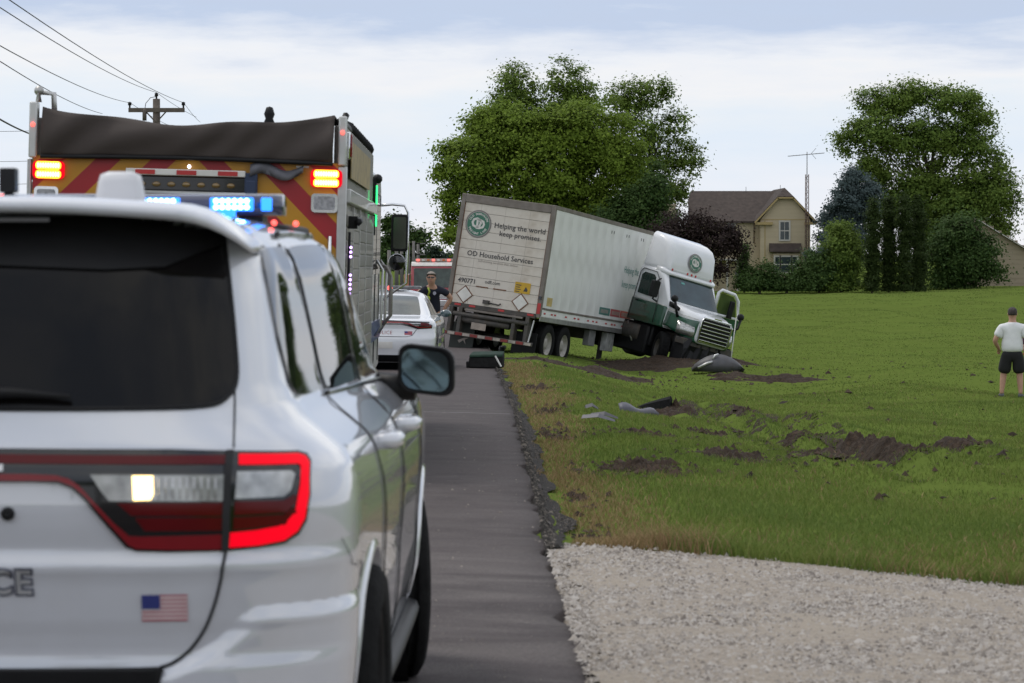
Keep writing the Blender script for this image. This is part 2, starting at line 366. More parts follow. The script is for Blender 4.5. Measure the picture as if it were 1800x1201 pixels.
nt_ = G_ROAD.node_tree; nn, ll = nt_.nodes, nt_.links; bs = nn['Principled BSDF']; prev = bs.inputs['Base Color'].links[0].from_socket   # stone dust carried onto the lane by the drive
gp_ = nn.new('ShaderNodeNewGeometry'); sp3 = nn.new('ShaderNodeSeparateXYZ'); ll.new(gp_.outputs['Position'], sp3.inputs[0]); r1 = nn.new('ShaderNodeMapRange'); r1.inputs[1].default_value = 23; r1.inputs[2].default_value = 13; ll.new(sp3.outputs[1], r1.inputs[0])
mp_ = nn.new('ShaderNodeMapping'); mp_.inputs['Scale'].default_value = (.55, 1.5, 1); mp_.inputs['Rotation'].default_value = (0, 0, .22); ll.new(gp_.outputs['Position'], mp_.inputs[0]); n9 = nn.new('ShaderNodeTexNoise'); n9.inputs['Scale'].default_value = 1.3; n9.inputs['Detail'].default_value = 7; n9.inputs['Distortion'].default_value = .6; ll.new(mp_.outputs[0], n9.inputs[0])
r2 = nn.new('ShaderNodeMapRange'); r2.inputs[1].default_value = .4; r2.inputs[2].default_value = .72; ll.new(n9.outputs[0], r2.inputs[0]); mu = nn.new('ShaderNodeMath'); mu.operation = 'MULTIPLY'; ll.new(r1.outputs[0], mu.inputs[0]); ll.new(r2.outputs[0], mu.inputs[1])
mxd = nn.new('ShaderNodeMixRGB'); mxd.inputs[2].default_value = (.135, .118, .112, 1); ll.new(mu.outputs[0], mxd.inputs[0]); ll.new(prev, mxd.inputs[1])
n8 = nn.new('ShaderNodeTexNoise'); n8.inputs['Scale'].default_value = 70; n8.inputs['Detail'].default_value = 3; ll.new(gp_.outputs['Position'], n8.inputs[0]); r8 = nn.new('ShaderNodeMapRange'); r8.inputs[1].default_value = .3; r8.inputs[2].default_value = .7; r8.inputs[3].default_value = .72; r8.inputs[4].default_value = 1.28; ll.new(n8.outputs[0], r8.inputs[0])
mx8 = nn.new('ShaderNodeMixRGB'); mx8.blend_type = 'MULTIPLY'; mx8.inputs[0].default_value = 1; ll.new(mxd.outputs[0], mx8.inputs[1]); ll.new(r8.outputs[0], mx8.inputs[2]); ll.new(mx8.outputs[0], bs.inputs['Base Color'])
# sealed crack across the lane
m = MB()
m.add([(p[0], p[1], zr_at(p[0], p[1]) + .004) for p in [(-6, 33.9), (-3, 33.8), (-1.2, 33.75), (-.02, 33.7), (-.02, 33.78), (-1.2, 33.82), (-3, 33.88), (-6, 33.98)]], [(0, 1, 6, 7), (1, 2, 5, 6), (2, 3, 4, 5)])
setp(m.build('crack_seal', pm('crack_filler', (.17, .165, .16), .8), road), None)
def catmull2(P, n=6):
    P = [np.array(p, float) for p in P]; out = []
    for i in range(len(P) - 1):
        p0, p1, p2, p3 = P[max(i - 1, 0)], P[i], P[i + 1], P[min(i + 2, len(P) - 1)]
        for k in range(n): t = k / n; out.append(tuple(.5 * (2 * p1 + (p2 - p0) * t + (2 * p0 - 5 * p1 + 4 * p2 - p3) * t * t + (3 * p1 - p0 - 3 * p2 + p3) * t ** 3)))
    return out + [tuple(P[-1])]
# dusty tyre arcs swept onto the road from the drive
def strip(name, pts, w, mat, z):
    m = MB(); v = []
    for i_, p in enumerate(pts):
        a = Vector(pts[max(i_ - 1, 0)]); b = Vector(pts[min(i_ + 1, len(pts) - 1)]); d = (b - a).normalized(); q = Vector((-d.y, d.x)); ww = w * (.25 + .75 * math.sin(math.pi * (i_ + .5) / len(pts)))
        for s_ in (-1, 1): c = Vector(p) + q * (s_ * ww / 2); v.append((c.x, c.y, zr_at(c.x, c.y) + z))
    m.add(v, [(2 * k, 2 * k + 1, 2 * k + 3, 2 * k + 2) for k in range(len(pts) - 1)]); return m.build(name, mat, road)
# gravel drive
gx = np.concatenate([np.arange(.0, 4, .16), np.arange(4, 15, 1.)]); V = []; tt = np.linspace(0, 1, 60)
for t in tt:
    for x in gx:
        yf = driveY(x) + (vn(np.array([x * 3.]), np.array([1.]), 2)[0] - .5) * .35 + (vn(np.array([x * 9.]), np.array([3.]), 2)[0] - .5) * .12; y = 5.0 + (yf - 5.0) * t
        e = float(edge(y)) + .0 + (vn(np.array([y * 1.3]), np.array([7.]), 6)[0] - .5) * .16
        X = max(x + e - .02, e - .02); V.append((X, y, float(zg(X, y)) + .022 + (.012 * float(vn(np.array(X * 5.), np.array(y * 5.), 8)))  - (.05 if t > .985 else 0)))
n = len(gx); i = np.arange(len(tt) - 1)[:, None] * n + np.arange(n - 1)[None]
drive = rawmesh('gravel_drive', V, np.stack([i, i + 1, i + n + 1, i + n], -1).reshape(-1, 4), G_GRAVEL, smoothed=True); setp(drive, kind='structure')
# dark broken shoulder along the road edge
sy = np.arange(16.0, 130, .25); V = []
for y in sy:
    w = .07 + .15 * vn(np.array([y * .8]), np.array([2.]), 12)[0] + .08 * vn(np.array([y * 3.]), np.array([2.]), 13)[0]
    for k in range(5): x = edge(y) - .02 + w * k / 4; V.append((x, y, float(zg(x, y)) + .045))
i = np.arange(len(sy) - 1)[:, None] * 5 + np.arange(4)[None]
sh = rawmesh('road_shoulder', V, np.stack([i, i + 1, i + 6, i + 5], -1).reshape(-1, 4), G_SHOULDER, smoothed=True); setp(sh, kind='structure')

# ---- loose stones (nobody could count them)
def stones(name, P, size, mat, label, cat):
    n = len(P); base = np.array([[1, 0, -.5], [-1, 0, -.5], [0, 1, -.5], [0, -1, -.5], [0, 0, 1]], float); Fb = np.array([[0, 2, 4], [2, 1, 4], [1, 3, 4], [3, 0, 4]])
    sc = size[:, None] * RNG.uniform(.6, 1.3, (n, 3)) * np.array([1, 1, .5]); a = RNG.uniform(0, 6.28, n)
    b = base[None] * sc[:, None] + RNG.normal(0, .18, (n, 5, 3)) * size[:, None, None]
    c, s = np.cos(a)[:, None], np.sin(a)[:, None]; x = b[..., 0] * c - b[..., 1] * s; y = b[..., 0] * s + b[..., 1] * c
    V = np.stack([x + P[:, :1], y + P[:, 1:2], b[..., 2] + P[:, 2:3]], -1).reshape(-1, 3); F = (Fb[None] + (np.arange(n) * 5)[:, None, None]).reshape(-1, 3)
    return setp(rawmesh(name, V, F, mat), label, cat, kind='stuff')
def islandmat(name, cols, rough=.9, trans=0.):
    """colour that varies from piece to piece"""
    m = bpy.data.materials.new(name); m.use_nodes = True; nt = m.node_tree; n = nt.nodes; l = nt.links; b = n['Principled BSDF']; b.inputs['Roughness'].default_value = rough; b.inputs['Specular IOR Level'].default_value = .25
    g = n.new('ShaderNodeNewGeometry'); r = n.new('ShaderNodeValToRGB'); e = r.color_ramp.elements
    while len(e) < len(cols): e.new(.5)
    for k, (q, c) in enumerate(zip(e, cols)): q.position = k / max(1, len(cols) - 1); q.color = (*c, 1)
    l.new(g.outputs['Random Per Island'], r.inputs[0]); l.new(r.outputs[0], b.inputs['Base Color'])
    if trans:
        t = n.new('ShaderNodeBsdfTranslucent'); l.new(r.outputs[0], t.inputs[0]); a = n.new('ShaderNodeMixShader'); a.inputs[0].default_value = trans
        l.new(b.outputs[0], a.inputs[1]); l.new(t.outputs[0], a.inputs[2]); l.new(a.outputs[0], n['Material Output'].inputs[0])
    return m
n = 110000; gy = 7 + (RNG.random(n) ** .9) * 10; gxx = RNG.uniform(-.1, 1, n) * (.26 * gy + .4) + edge(gy); ok = (gy < driveY(gxx) + RNG.normal(0, .10, n) + RNG.exponential(.05, n)) & (gxx > edge(gy) - RNG.exponential(.05, n))
P = np.stack([gxx, gy, zg(gxx, gy) + .028], -1)[ok]
stones('gravel', P, (RNG.gamma(2.2, .0028, len(P)) + .0035) * np.where(RNG.random(len(P)) < .03, 1.7, 1.), islandmat('gravel_stone', [(.14, .12, .105), (.25, .225, .20), (.34, .31, .28), (.42, .39, .36), (.28, .245, .205)]), 'pale crushed stone lying over the gravel drive', 'gravel')
n = 15000; gy = 16 + RNG.random(n) ** 1.5 * 45; gxx = edge(gy) - .05 + RNG.random(n) ** 1.5 * (.08 + .22 * vn(gy * .8, gy * 0 + 2., 12)); P = np.stack([gxx, gy, zg(gxx, gy) + .045], -1)
stones('shoulder_stones', P, RNG.gamma(1.6, .0030, n) + .003, islandmat('shoulder_stone', [(.012, .011, .010), (.022, .020, .018), (.045, .040, .035), (.16, .14, .12)]), 'dark loose stones spilling along the broken road edge', 'gravel')
n = 500; gy = 10 + RNG.random(n) ** 1.4 * 30; gxx = edge(gy) - np.abs(RNG.normal(0, .8, n)) - .02; P = np.stack([gxx, gy, zr_at(gxx, gy) + .003], -1)
stones('road_grit', P, RNG.gamma(2.0, .0016, n) + .0016, islandmat('grit', [(.17, .15, .135), (.27, .24, .21), (.10, .085, .075)]), 'scattered light grit and crumbs on the asphalt', 'grit')

# ---- grass
def blades(name, X, Y, h, w, lean, mat, label):
    n = len(X); a = RNG.uniform(0, 6.28, n); b = RNG.uniform(0, 6.28, n); Z = zg(X, Y) - .01
    dx, dy = np.cos(a) * w / 2, np.sin(a) * w / 2; lx, ly = np.cos(b) * lean * h, np.sin(b) * lean * h
    v = np.empty((n, 5, 3)); v[:, 0] = np.stack([X - dx, Y - dy, Z], -1); v[:, 1] = np.stack([X + dx, Y + dy, Z], -1)
    v[:, 2] = np.stack([X + dx * .7 + lx * .35, Y + dy * .7 + ly * .35, Z + h * .6], -1); v[:, 3] = np.stack([X - dx * .7 + lx * .35, Y - dy * .7 + ly * .35, Z + h * .6], -1)
    v[:, 4] = np.stack([X + lx, Y + ly, Z + h], -1); k = np.arange(n)[:, None] * 5
    F = np.concatenate([k + [0, 1, 2], k + [0, 2, 3], k + [3, 2, 4]], 0)
    return setp(rawmesh(name, v.reshape(-1, 3), F, mat), label, 'grass', kind='stuff')
PATCH = []   # torn turf: (x, y, rx, ry)
for (px, py, Yp, rx, ry) in [(1285, 800, 27.5, .45, 1.0), (1590, 785, 30, .62, 1.5), (1540, 770, 31.5, .5, 1.2), (1640, 800, 29, .5, .9), (1690, 775, 31.5, .55, .8), (1440, 790, 28.5, .4, .9), (1520, 830, 27, .35, .8), (1135, 845, 24.5, .35, .8), (1100, 835, 25, .28, .6), (1160, 860, 24, .22, .5), (1180, 700, 40, .5, 1.2), (1330, 688, 41, .55, .8), (1130, 760, 31, .35, .6), (1030, 640, 66, 1.6, 2.2), (1060, 642, 65, 1.4, 1.6), (1185, 641, 75.5, 2.6, 1.6), (1350, 637, 70, 1.5, 1.2), (1480, 742, 34.5, .3, .5), (1240, 745, 34, .4, .5), (1380, 735, 35.5, .4, .7), (938, 668, 46, .22, 1.2), (962, 712, 37, .20, 1.0), (962, 760, 31, .2, .9), (990, 872, 21.5, .16, .7), (1015, 930, 18.2, .16, .5)]:
    p = at(px, py, Yp); PATCH.append((p.x, p.y, rx, ry))
def torn(X, Y):
    d = np.full(np.shape(X), 9.)
    for x, y, rx, ry in PATCH: d = np.minimum(d, ((X - x) / rx) ** 2 + ((Y - y) / ry) ** 2)
    for (a, b, w, dd) in RUTS:
        A = np.array(a); B = np.array(b); t = np.clip(((X - A[0]) * (B[0] - A[0]) + (Y - A[1]) * (B[1] - A[1])) / ((B - A) @ (B - A)), 0, 1); q = np.hypot(X - A[0] - t * (B[0] - A[0]), Y - A[1] - t * (B[1] - A[1])); d = np.minimum(d, .70 + (q / (w * .9)) ** 2 + .9 * vn(X * 1.1, Y * .7, 77))
    return d
def lawn_xy(n, y0, y1, p):
    Y = y0 + (y1 - y0) * RNG.random(n) ** p; X = edge(Y) + .06 + RNG.random(n) * (.235 * Y + .6 - edge(Y)); return X, Y
GREEN = islandmat('grass_blade', [(.115, .165, .034), (.143, .197, .039), (.167, .218, .045), (.195, .24, .055), (.23, .235, .08)], trans=.25)
def tint(m, col, sc, amt):
    """broad patches of a second hue over the per-blade colour"""
    nt = m.node_tree; n = nt.nodes; l = nt.links; g = n.new('ShaderNodeNewGeometry'); nz = n.new('ShaderNodeTexNoise'); nz.inputs['Scale'].default_value = sc; nz.inputs['Detail'].default_value = 5; l.new(g.outputs['Position'], nz.inputs[0])
    mr = n.new('ShaderNodeMapRange'); mr.inputs[1].default_value = .4; mr.inputs[2].default_value = .62; mr.inputs[4].default_value = amt; l.new(nz.outputs[0], mr.inputs[0]); mx = n.new('ShaderNodeMixRGB'); mx.inputs[2].default_value = (*col, 1); l.new(mr.outputs[0], mx.inputs[0])
    l.new([q for q in n if q.type == 'VALTORGB'][0].outputs[0], mx.inputs[1])
    for q in n:
        if q.type == 'BSDF_PRINCIPLED': l.new(mx.outputs[0], q.inputs['Base Color'])
        if q.type == 'BSDF_TRANSLUCENT': l.new(mx.outputs[0], q.inputs[0])
tint(GREEN, (.10, .16, .036), .30, .5)
DRY = islandmat('dry_grass_blade', [(.22, .145, .075), (.31, .21, .11), (.39, .275, .15), (.25, .165, .085), (.17, .17, .055)], trans=.2)
def dryness(X, Y):
    u = X - edge(Y); w = .30 + .007 * Y + .60 * vn(X * 1.2, Y * .35, 21) + .6 * smooth(2.0, .3, Y - driveY(X)) * vn(X * .9, Y, 31); return smooth(1.25, .55, u / w)
X, Y = lawn_xy(285000, 13.2, 62, 1.55); ok = (Y > driveY(X) + .02 + .1 * vn(X * 6, Y * 0, 5)) & (X - edge(Y) > .05 + .17 * vn(X * 0, Y * .8, 12)); X, Y = X[ok], Y[ok]
bare = torn(X, Y) + RNG.normal(0, .25, len(X)); ok = (bare > 1.) | (RNG.random(len(X)) < .2); X, Y = X[ok], Y[ok]
dr = RNG.random(len(X)) < dryness(X, Y) * .88 + .01 + .2 * smooth(.55, .8, vn(X * .8, Y * .35, 30)) * smooth(30, 16, Y)
tall = 1 + 2.6 * smooth(.9, .0, Y - driveY(X)) * (.25 + vn(X * 2.5, Y * 2, 8)) * smooth(.2, 1.2, X) ; hh = (.02 + .035 * RNG.random(len(X)) + .03 * vn(X * 1.2, Y * .8, 15) ** 2) * tall
ww = .004 + .00016 * Y
blades('grass', X[~dr], Y[~dr], hh[~dr], ww[~dr], RNG.uniform(.2, .9, (~dr).sum()), GREEN, 'mown green lawn grass beyond the gravel drive')
blades('dry_grass', X[dr], Y[dr], hh[dr] * 1.15, ww[dr], RNG.uniform(.2, 1.0, dr.sum()), DRY, 'tan dry grass along the road edge')
X, Y = lawn_xy(110000, 58, 235, 1.15); ok = torn(X, Y) > 1; X, Y = X[ok], Y[ok]
blades('far_grass', X, Y, .018 + .03 * RNG.random(len(X)), .010 + .0003 * Y, RNG.uniform(.2, .9, len(X)), GREEN, 'lawn grass around and behind the crashed truck')

# ---- torn soil mounds and clods
def mound(name, label, x, y, rx, ry, h, seed, cat='soil mound'):
    """lumpy heap of torn sod"""
    n = 56; a = np.linspace(0, 2 * np.pi, n, endpoint=False); V = []; rr = np.linspace(1, 0, 20)
    for k, r in enumerate(rr):
        q = r * (1 + .55 * (vn(np.cos(a) * 2.2 + 5, np.sin(a) * 2.2 + 5, seed) - .5) + .35 * (vn(np.cos(a) * 6 + 9, np.sin(a) * 6 + 9, seed) - .5))
        X = x + rx * q * np.cos(a); Y = y + ry * q * np.sin(a); sc = 1 / max(.25, rx)
        big = vn(X * 3.2 * sc + seed, Y * 1.9 * sc, seed + 1); mid_ = vn(X * 9 * sc, Y * 6 * sc, seed + 2); fine = vn(X * 26 * sc, Y * 17 * sc, seed + 3)
        z = zg(X, Y) - .05 + (1 - r ** 4) * (h * (.1 + 1.0 * big ** 2) + h * .8 * (mid_ - .35) * (.4 + big) + h * .55 * (fine - .4)) + .03 * (1 - r ** 2)
        V += list(np.stack([X, Y, z], -1))
    F = [(i * n + k, i * n + (k + 1) % n, (i + 1) * n + (k + 1) % n, (i + 1) * n + k) for i in range(19) for k in range(n)]
    return setp(rawmesh(name, V, F, G_SOIL), label, cat, 'mounds of soil torn out of the lawn')
LB = ['wide dark heap of torn soil in the middle of the lawn', 'long ridge of torn sod, the largest one on the lawn', 'dark sod heap at the far side of the largest soil ridge', 'near end of the largest soil ridge, sloping to the right',
      'loose soil heap at the right end of the torn ridge', 'narrow strip of torn turf between the two wheel ruts', 'brown scraped rut end in front of the largest ridge', 'torn turf beside the dry grass nearest the gravel drive', 'small scraped soil patch left of the torn turf by the dry grass', 'lowest soil scrape, nearest the gravel drive',
      'torn soil next to the grey fender piece', 'flat dark sod lumps behind the middle of the lawn', 'small soil scrape below the grey fender piece', 'churned mud behind the trailer wheels', 'churned mud under the trailer', 'churned soil under the crashed tractor', 'soil thrown up right of the broken bumper', 'single tuft of sod standing alone on the lawn', 'small soil clump left of the lone tuft', 'thin soil streak at the head of the wheel rut', 'bare dirt on the road verge beside the green torn step', 'bare dirt on the verge left of the thin grey trim strips', 'bare dirt on the verge halfway along the dry grass', 'bare dirt in the dry grass above the gravel corner', 'bare dirt at the corner of gravel drive and road']
for k, ((x, y, rx, ry), lb) in enumerate(zip(PATCH, LB)):
    mound('soil_mound', lb, x, y, rx, ry, [.09, .14, .14, .10, .09, .06, .05, .08, .05, .05, .08, .07, .04, .12, .10, .13, .12, .14, .06, .06, .05, .05, .05, .04, .04][k], 40 + k)
n = 2400; k = RNG.integers(0, len(PATCH), n); PA = np.array(PATCH); X = PA[k, 0] + RNG.normal(0, .8, n) * PA[k, 2]; Y = PA[k, 1] + RNG.normal(0, .8, n) * PA[k, 3]
ok = X > edge(Y) + .3; X, Y = X[ok], Y[ok]
stones('soil_clods', np.stack([X, Y, zg(X, Y) + .02], -1), RNG.gamma(1.3, .012, len(X)) + .006 + Y * .00025, islandmat('clod', [(.02, .012, .008), (.04, .025, .017), (.065, .042, .028)]), 'dark crumbs of soil strewn over the torn lawn', 'soil')
n = 260; Y = 22 + RNG.random(n) * 60; X = edge(Y) + 1 + RNG.random(n) * (.2 * Y)
stones('grass_clods', np.stack([X, Y, zg(X, Y) + .03], -1), RNG.gamma(2., .012, n) + .012, islandmat('clod2', [(.02, .014, .008), (.05, .035, .02)]), 'single small clods thrown far across the lawn', 'soil')

# ---- the two wheel ruts: broken streaks of bare soil
for q, (a, b, w, d) in enumerate(RUTS):
    A, B = np.array(a), np.array(b); dr_ = (B - A) / np.linalg.norm(B - A); nr = np.array([-dr_[1], dr_[0]]); nl_, nw = 620, 19; V = []; F = []
    for i in range(nl_):
        t = i / (nl_ - 1); c = A + (B - A) * t + nr * .35 * math.sin(t * 5 + q)
        for j in range(nw): p_ = c + nr * ((j / (nw - 1) - .5) * 2.4 * w); V.append((p_[0], p_[1], 0))
    V = np.array(V); V[:, 2] = zg(V[:, 0], V[:, 1]) - .012 + .05 * vn(V[:, 0] * 16, V[:, 1] * 10, 61 + q) * vn(V[:, 0] * 5, V[:, 1] * 3, 66)
    dens_ = vn(V[:, 0] * 1.6 + 3, V[:, 1] * .55, 63 + q) * .45 + vn(V[:, 0] * 6, V[:, 1] * 3, 64) * .25 + vn(V[:, 0] * 17, V[:, 1] * 9, 67) * .3
    for i in range(nl_ - 1):
        for j in range(nw - 1):
            k = i * nw + j
            if dens_[k] > .38 + .20 * abs(j - 9) / 9: F.append((k, k + 1, k + nw + 1, k + nw))
    setp(rawmesh('tyre_rut', V, F, G_SOIL), ['longer soil rut running from the truck towards the right edge', 'shorter soil rut nearer the road, leading to the truck'][q], 'rut', 'wheel ruts in the lawn')
# ================================================================ cars built on a common parametric skin
class CarSkin:
    def __init__(s, W, YR, YF, a=.55, n=3.6, af=.7, kt=((0, .03), (1.1, .03), (1.3, .09), (2, .10)), ty=(.3, 2.4), ftaper=.05):
        s.W = np.array(W).T; s.YR = np.array(YR).T; s.YF = np.array(YF).T; s.a = a; s.n = n; s.af = af; s.kt = np.array(kt).T; s.ty = ty; s.ft = ftaper
    def w(s, z): return float(np.interp(z, s.W[0], s.W[1]))
    def yr(s, z): return float(np.interp(z, s.YR[0], s.YR[1]))
    def yf(s, z): return float(np.interp(z, s.YF[0], s.YF[1]))
    def tap(s, y, z): return 1 - float(np.interp(z, s.kt[0], s.kt[1])) * (1 - float(smooth(s.ty[0], s.ty[1], y))) - s.ft * float(smooth(3.2, 5.2, y))
    def xs(s, y, z):
        """half width of the side at (y, z)"""
        y0 = s.yr(z) + s.a; yf = s.yf(z) - s.af; w = s.w(z)
        if y < y0: t = min(1, max(0, (y0 - y) / s.a)); return w * s.tap(y0, z) * max(0, 1 - t ** s.n) ** (1 / s.n)
        if y > yf: t = min(1, max(0, (y - yf) / s.af)); return w * s.tap(yf, z) * max(0, 1 - t ** 3) ** (1 / 3)
        return w * s.tap(y, z)
    def yrear(s, x, z):
        w = s.w(z) * s.tap(s.yr(z) + s.a, z); t = min(.9999, abs(x) / w); return s.yr(z) + s.a * (1 - (1 - t ** s.n) ** (1 / s.n))
    def outline(s, z, nc=16, ns=34):
        w = s.w(z) * s.tap(s.yr(z) + s.a, z); yr = s.yr(z); y0 = yr + s.a; yf = s.yf(z) - s.af; P = []
        for k in range(nc):
            t = k / (nc - 1) * .999; q = math.sin(t * math.pi / 2) ** .8 if t else 0; x = w * q; P.append((x, yr + s.a * (1 - max(0, 1 - q ** s.n) ** (1 / s.n))))
        # stretch of the corner towards the side
        for k in range(1, 10): y = P[nc - 1][1] + (y0 - P[nc - 1][1]) * k / 9; P.append((s.xs(y, z), y))
        for k in range(1, ns): y = y0 + (yf - y0) * k / (ns - 1); P.append((s.xs(y, z), y))
        wf = s.w(z) * s.tap(yf, z)
        for k in range(1, 12): t = k / 11; x = wf * math.cos(t * math.pi / 2) ** .75 if k < 11 else 0.; P.append((x, yf + s.af * max(0, 1 - (x / wf) ** 3) ** (1 / 3)))
        return P
    def body(s, zs):
        rings = []
        for z in zs:
            P = s.outline(z); rings.append([(x, y, z) for x, y in P] + [(-x, y, z) for x, y in P[-2:0:-1]])
        mb = MB(); mb.loft(rings); return mb
    def rear(s, off): return lambda x, z: (x, s.yrear(x, z) - off, z)
    def side(s, off): return lambda y, z: (s.xs(y, z) + off, y, z)
    def lside(s, off): return lambda y, z: (-s.xs(y, z) - off, y, z)
    def hit(s, mw, px, py):
        """(x, z) on the rear skin seen at a photo pixel"""
        inv = mw.inverted(); o = inv @ Vector((0, 0, CAMZ)); d = (inv @ at(px, py, 10.)) - o; y = .1
        for _ in range(12):
            k = (y - o.y) / d.y; p = o + d * k
            if abs(p.x) > s.w(p.z): p.x = math.copysign(s.w(p.z) * .99, p.x)
            y = s.yrear(p.x, p.z)
        return (p.x, p.z)
def cut_arches(ob, cyls):
    """wheel openings cut out of the body"""
    for (y, z, r) in cyls:
        c = MB(); c.lathe([(.001, -1.4), (r, -1.4), (r, 1.4), (.001, 1.4)], (0, y, z), (1, 0, 0), 48); co = c.build('cut', None, ob.parent)
        md = ob.modifiers.new('x', 'BOOLEAN'); md.operation = 'DIFFERENCE'; md.solver = 'EXACT'; md.object = co
        bpy.context.view_layer.update(); me = bpy.data.meshes.new_from_object(ob.evaluated_get(bpy.context.evaluated_depsgraph_get()))
        ob.modifiers.clear(); old = ob.data; ob.data = me; bpy.data.objects.remove(co)
    ob.data.polygons.foreach_set('use_smooth', [True] * len(ob.data.polygons)); ob.data.set_sharp_from_angle(angle=R(50))
def seamline(parent, pts, r=.0024, mat=None, name='panel_gap'):
    m = MB(); m.tube(pts, r, 6); return m.build(name, mat or M['seam'], parent)
def densify(P, n=6):
    out = []
    for i in range(len(P) - 1):
        for k in range(n): t = k / n; out.append(tuple(P[i][j] * (1 - t) + P[i + 1][j] * t for j in range(2)))
    return out + [P[-1]]
def catmull(P, n=8):
    P = [np.array(p, float) for p in P]; out = []
    for i in range(len(P) - 1):
        p0, p1, p2, p3 = P[max(i - 1, 0)], P[i], P[i + 1], P[min(i + 2, len(P) - 1)]
        for k in range(n):
            t = k / n; out.append(tuple(.5 * (2 * p1 + (p2 - p0) * t + (2 * p0 - 5 * p1 + 4 * p2 - p3) * t * t + (3 * p1 - p0 - 3 * p2 + p3) * t ** 3)))
    return out + [tuple(P[-1])]

# ---------------------------------------------------------------- police SUV
suv = thing('police_suv', 'white police SUV filling the left foreground, seen from its rear corner', 'car', (-1.35, 7.0, 0), (0, 0, R(-.8)))
bpy.context.view_layer.update(); SM = suv.matrix_world.copy()
sk = CarSkin(
    W=[(.28, .86), (.36, .91), (.5, .945), (.62, .955), (.72, .958), (.8, .965), (.92, .972), (.99, .970), (1.04, .962), (1.09, .95), (1.13, .93), (1.17, .89), (1.21, .845), (1.25, .82), (1.32, .808), (1.45, .785), (1.55, .765), (1.62, .745), (1.67, .715), (1.70, .675), (1.727, .61), (1.748, .53), (1.768, .40), (1.786, .22), (1.793, .08)],
    YR=[(.28, .16), (.36, .10), (.5, .075), (.6, .07), (.64, .078), (.70, .068), (.715, .062), (.838, .044), (.853, .030), (.865, .034), (.90, .050), (.95, .040), (1.0, .035), (1.1, .04), (1.16, .06), (1.21, .09), (1.25, .115), (1.35, .165), (1.5, .245), (1.62, .315), (1.70, .37), (1.735, .41), (1.76, .50), (1.78, .8), (1.793, 1.2)],
    YF=[(.28, 4.9), (.5, 5.02), (.8, 5.04), (1.0, 4.98), (1.07, 4.85), (1.11, 4.4), (1.14, 3.75), (1.25, 3.55), (1.5, 3.1), (1.65, 2.85), (1.74, 2.6), (1.793, 2.0)], a=.55, n=3.4)
zs = sorted(set(list(np.linspace(.28, 1.06, 44)) + list(np.linspace(1.06, 1.26, 22)) + list(np.linspace(1.26, 1.70, 32)) + list(np.linspace(1.70, 1.793, 18))))
body = sk.body(zs).build('body', M['white'], suv); cut_arches(body, [(1.02, .39, .43), (4.06, .39, .43)])
# dark inner liners of the wheel openings
for y in (1.02, 4.06):
    m = MB(); m.lathe([(.425, -.82), (.425, .90)], (0, y, .39), (1, 0, 0), 40); m.box(-.5, .5, y - .4, y + .4, .25, .7); m.build('wheel_housing', M['black'], suv)
for y, st in ((1.02, 0), (4.06, R(17))):
    for sx in (1, -1): wheel(suv, (sx * (.845 if y < 2 else .80), y, .385), .385, .265, sx, .66, steer=st * .6, rimmat=M['black'])
# flared arch lips on the right side
def arch(y0, z0, r0, r1, d):
    A = [(y0 + r0 * math.cos(R(t)), z0 + r0 * math.sin(R(t))) for t in range(-8, 189, 7)]; B = [(y0 + r1 * math.cos(R(t)), z0 + r1 * math.sin(R(t))) for t in range(-8, 189, 7)]
    rings = []
    for a, b in zip(A, B):
        xa = sk.xs(a[0], max(.3, a[1])); xb = sk.xs(b[0], max(.3, b[1])); rings.append([(xa - .10, a[0], a[1]), (xa + d, a[0], a[1]), (xb + d * .8, b[0] * .4 + a[0] * .6, b[1] * .4 + a[1] * .6), (xb - .004, b[0], b[1])])
    m = MB(); m.loft(rings, cap=False, close=False); return m
for y in (1.02, 4.06): arch(y, .39, .420, .455, .010).build('arch_lip', M['white'], suv)
m = MB(); m.tube([(sk.xs(y, .36) + .012, y, .33) for y in np.linspace(1.5, 3.62, 12)], .035, 8); m.build('side_sill', M['black'], suv)
RE = lambda off: sk.rear(off)
def rp(pts): return [sk.hit(SM, *p) for p in pts]
def rear_patch(name, pts, mat, off, step=.03, raw=False, parent=None):
    P = pts if raw else rp(pts); return patch(P, RE(off), step, RE(-.01)).build(name, mat, parent or suv)
# rear window with the frit band below the spoiler
gw = catmull([(-.60, 1.262), (0, 1.252), (.40, 1.252), (.57, 1.256), (.622, 1.275), (.642, 1.32), (.632, 1.42), (.612, 1.55), (.59, 1.66), (.565, 1.738)], 5)
glass = [(-x, z) for x, z in gw[::-1][:-1] if x > 0.02] + [p for p in gw if p[0] > -.58]
gl = [(x, z) for x, z in gw if x >= 0]; GL = gl + [(-x, z) for x, z in gl[::-1]]
rw = rear_patch('rear_window', GL, M['glass'], .006, .05, True)
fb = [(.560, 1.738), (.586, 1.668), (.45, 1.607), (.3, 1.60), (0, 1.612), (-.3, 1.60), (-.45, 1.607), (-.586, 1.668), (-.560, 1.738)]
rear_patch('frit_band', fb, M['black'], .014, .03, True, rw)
m = MB(); m.tube([(x, sk.yrear(x, z) - .03, z) for x, z in [(-.12, 1.29), (.0, 1.293), (.12, 1.292), (.245, 1.282)]], [.016, .016, .012, .006], 8); m.build('wiper', M['black'], rw)
# thin rubber outline
seamline(suv, [RE(.004)(x, z) for x, z in densify(gl, 2)], .006, M['black'], 'window_seal')
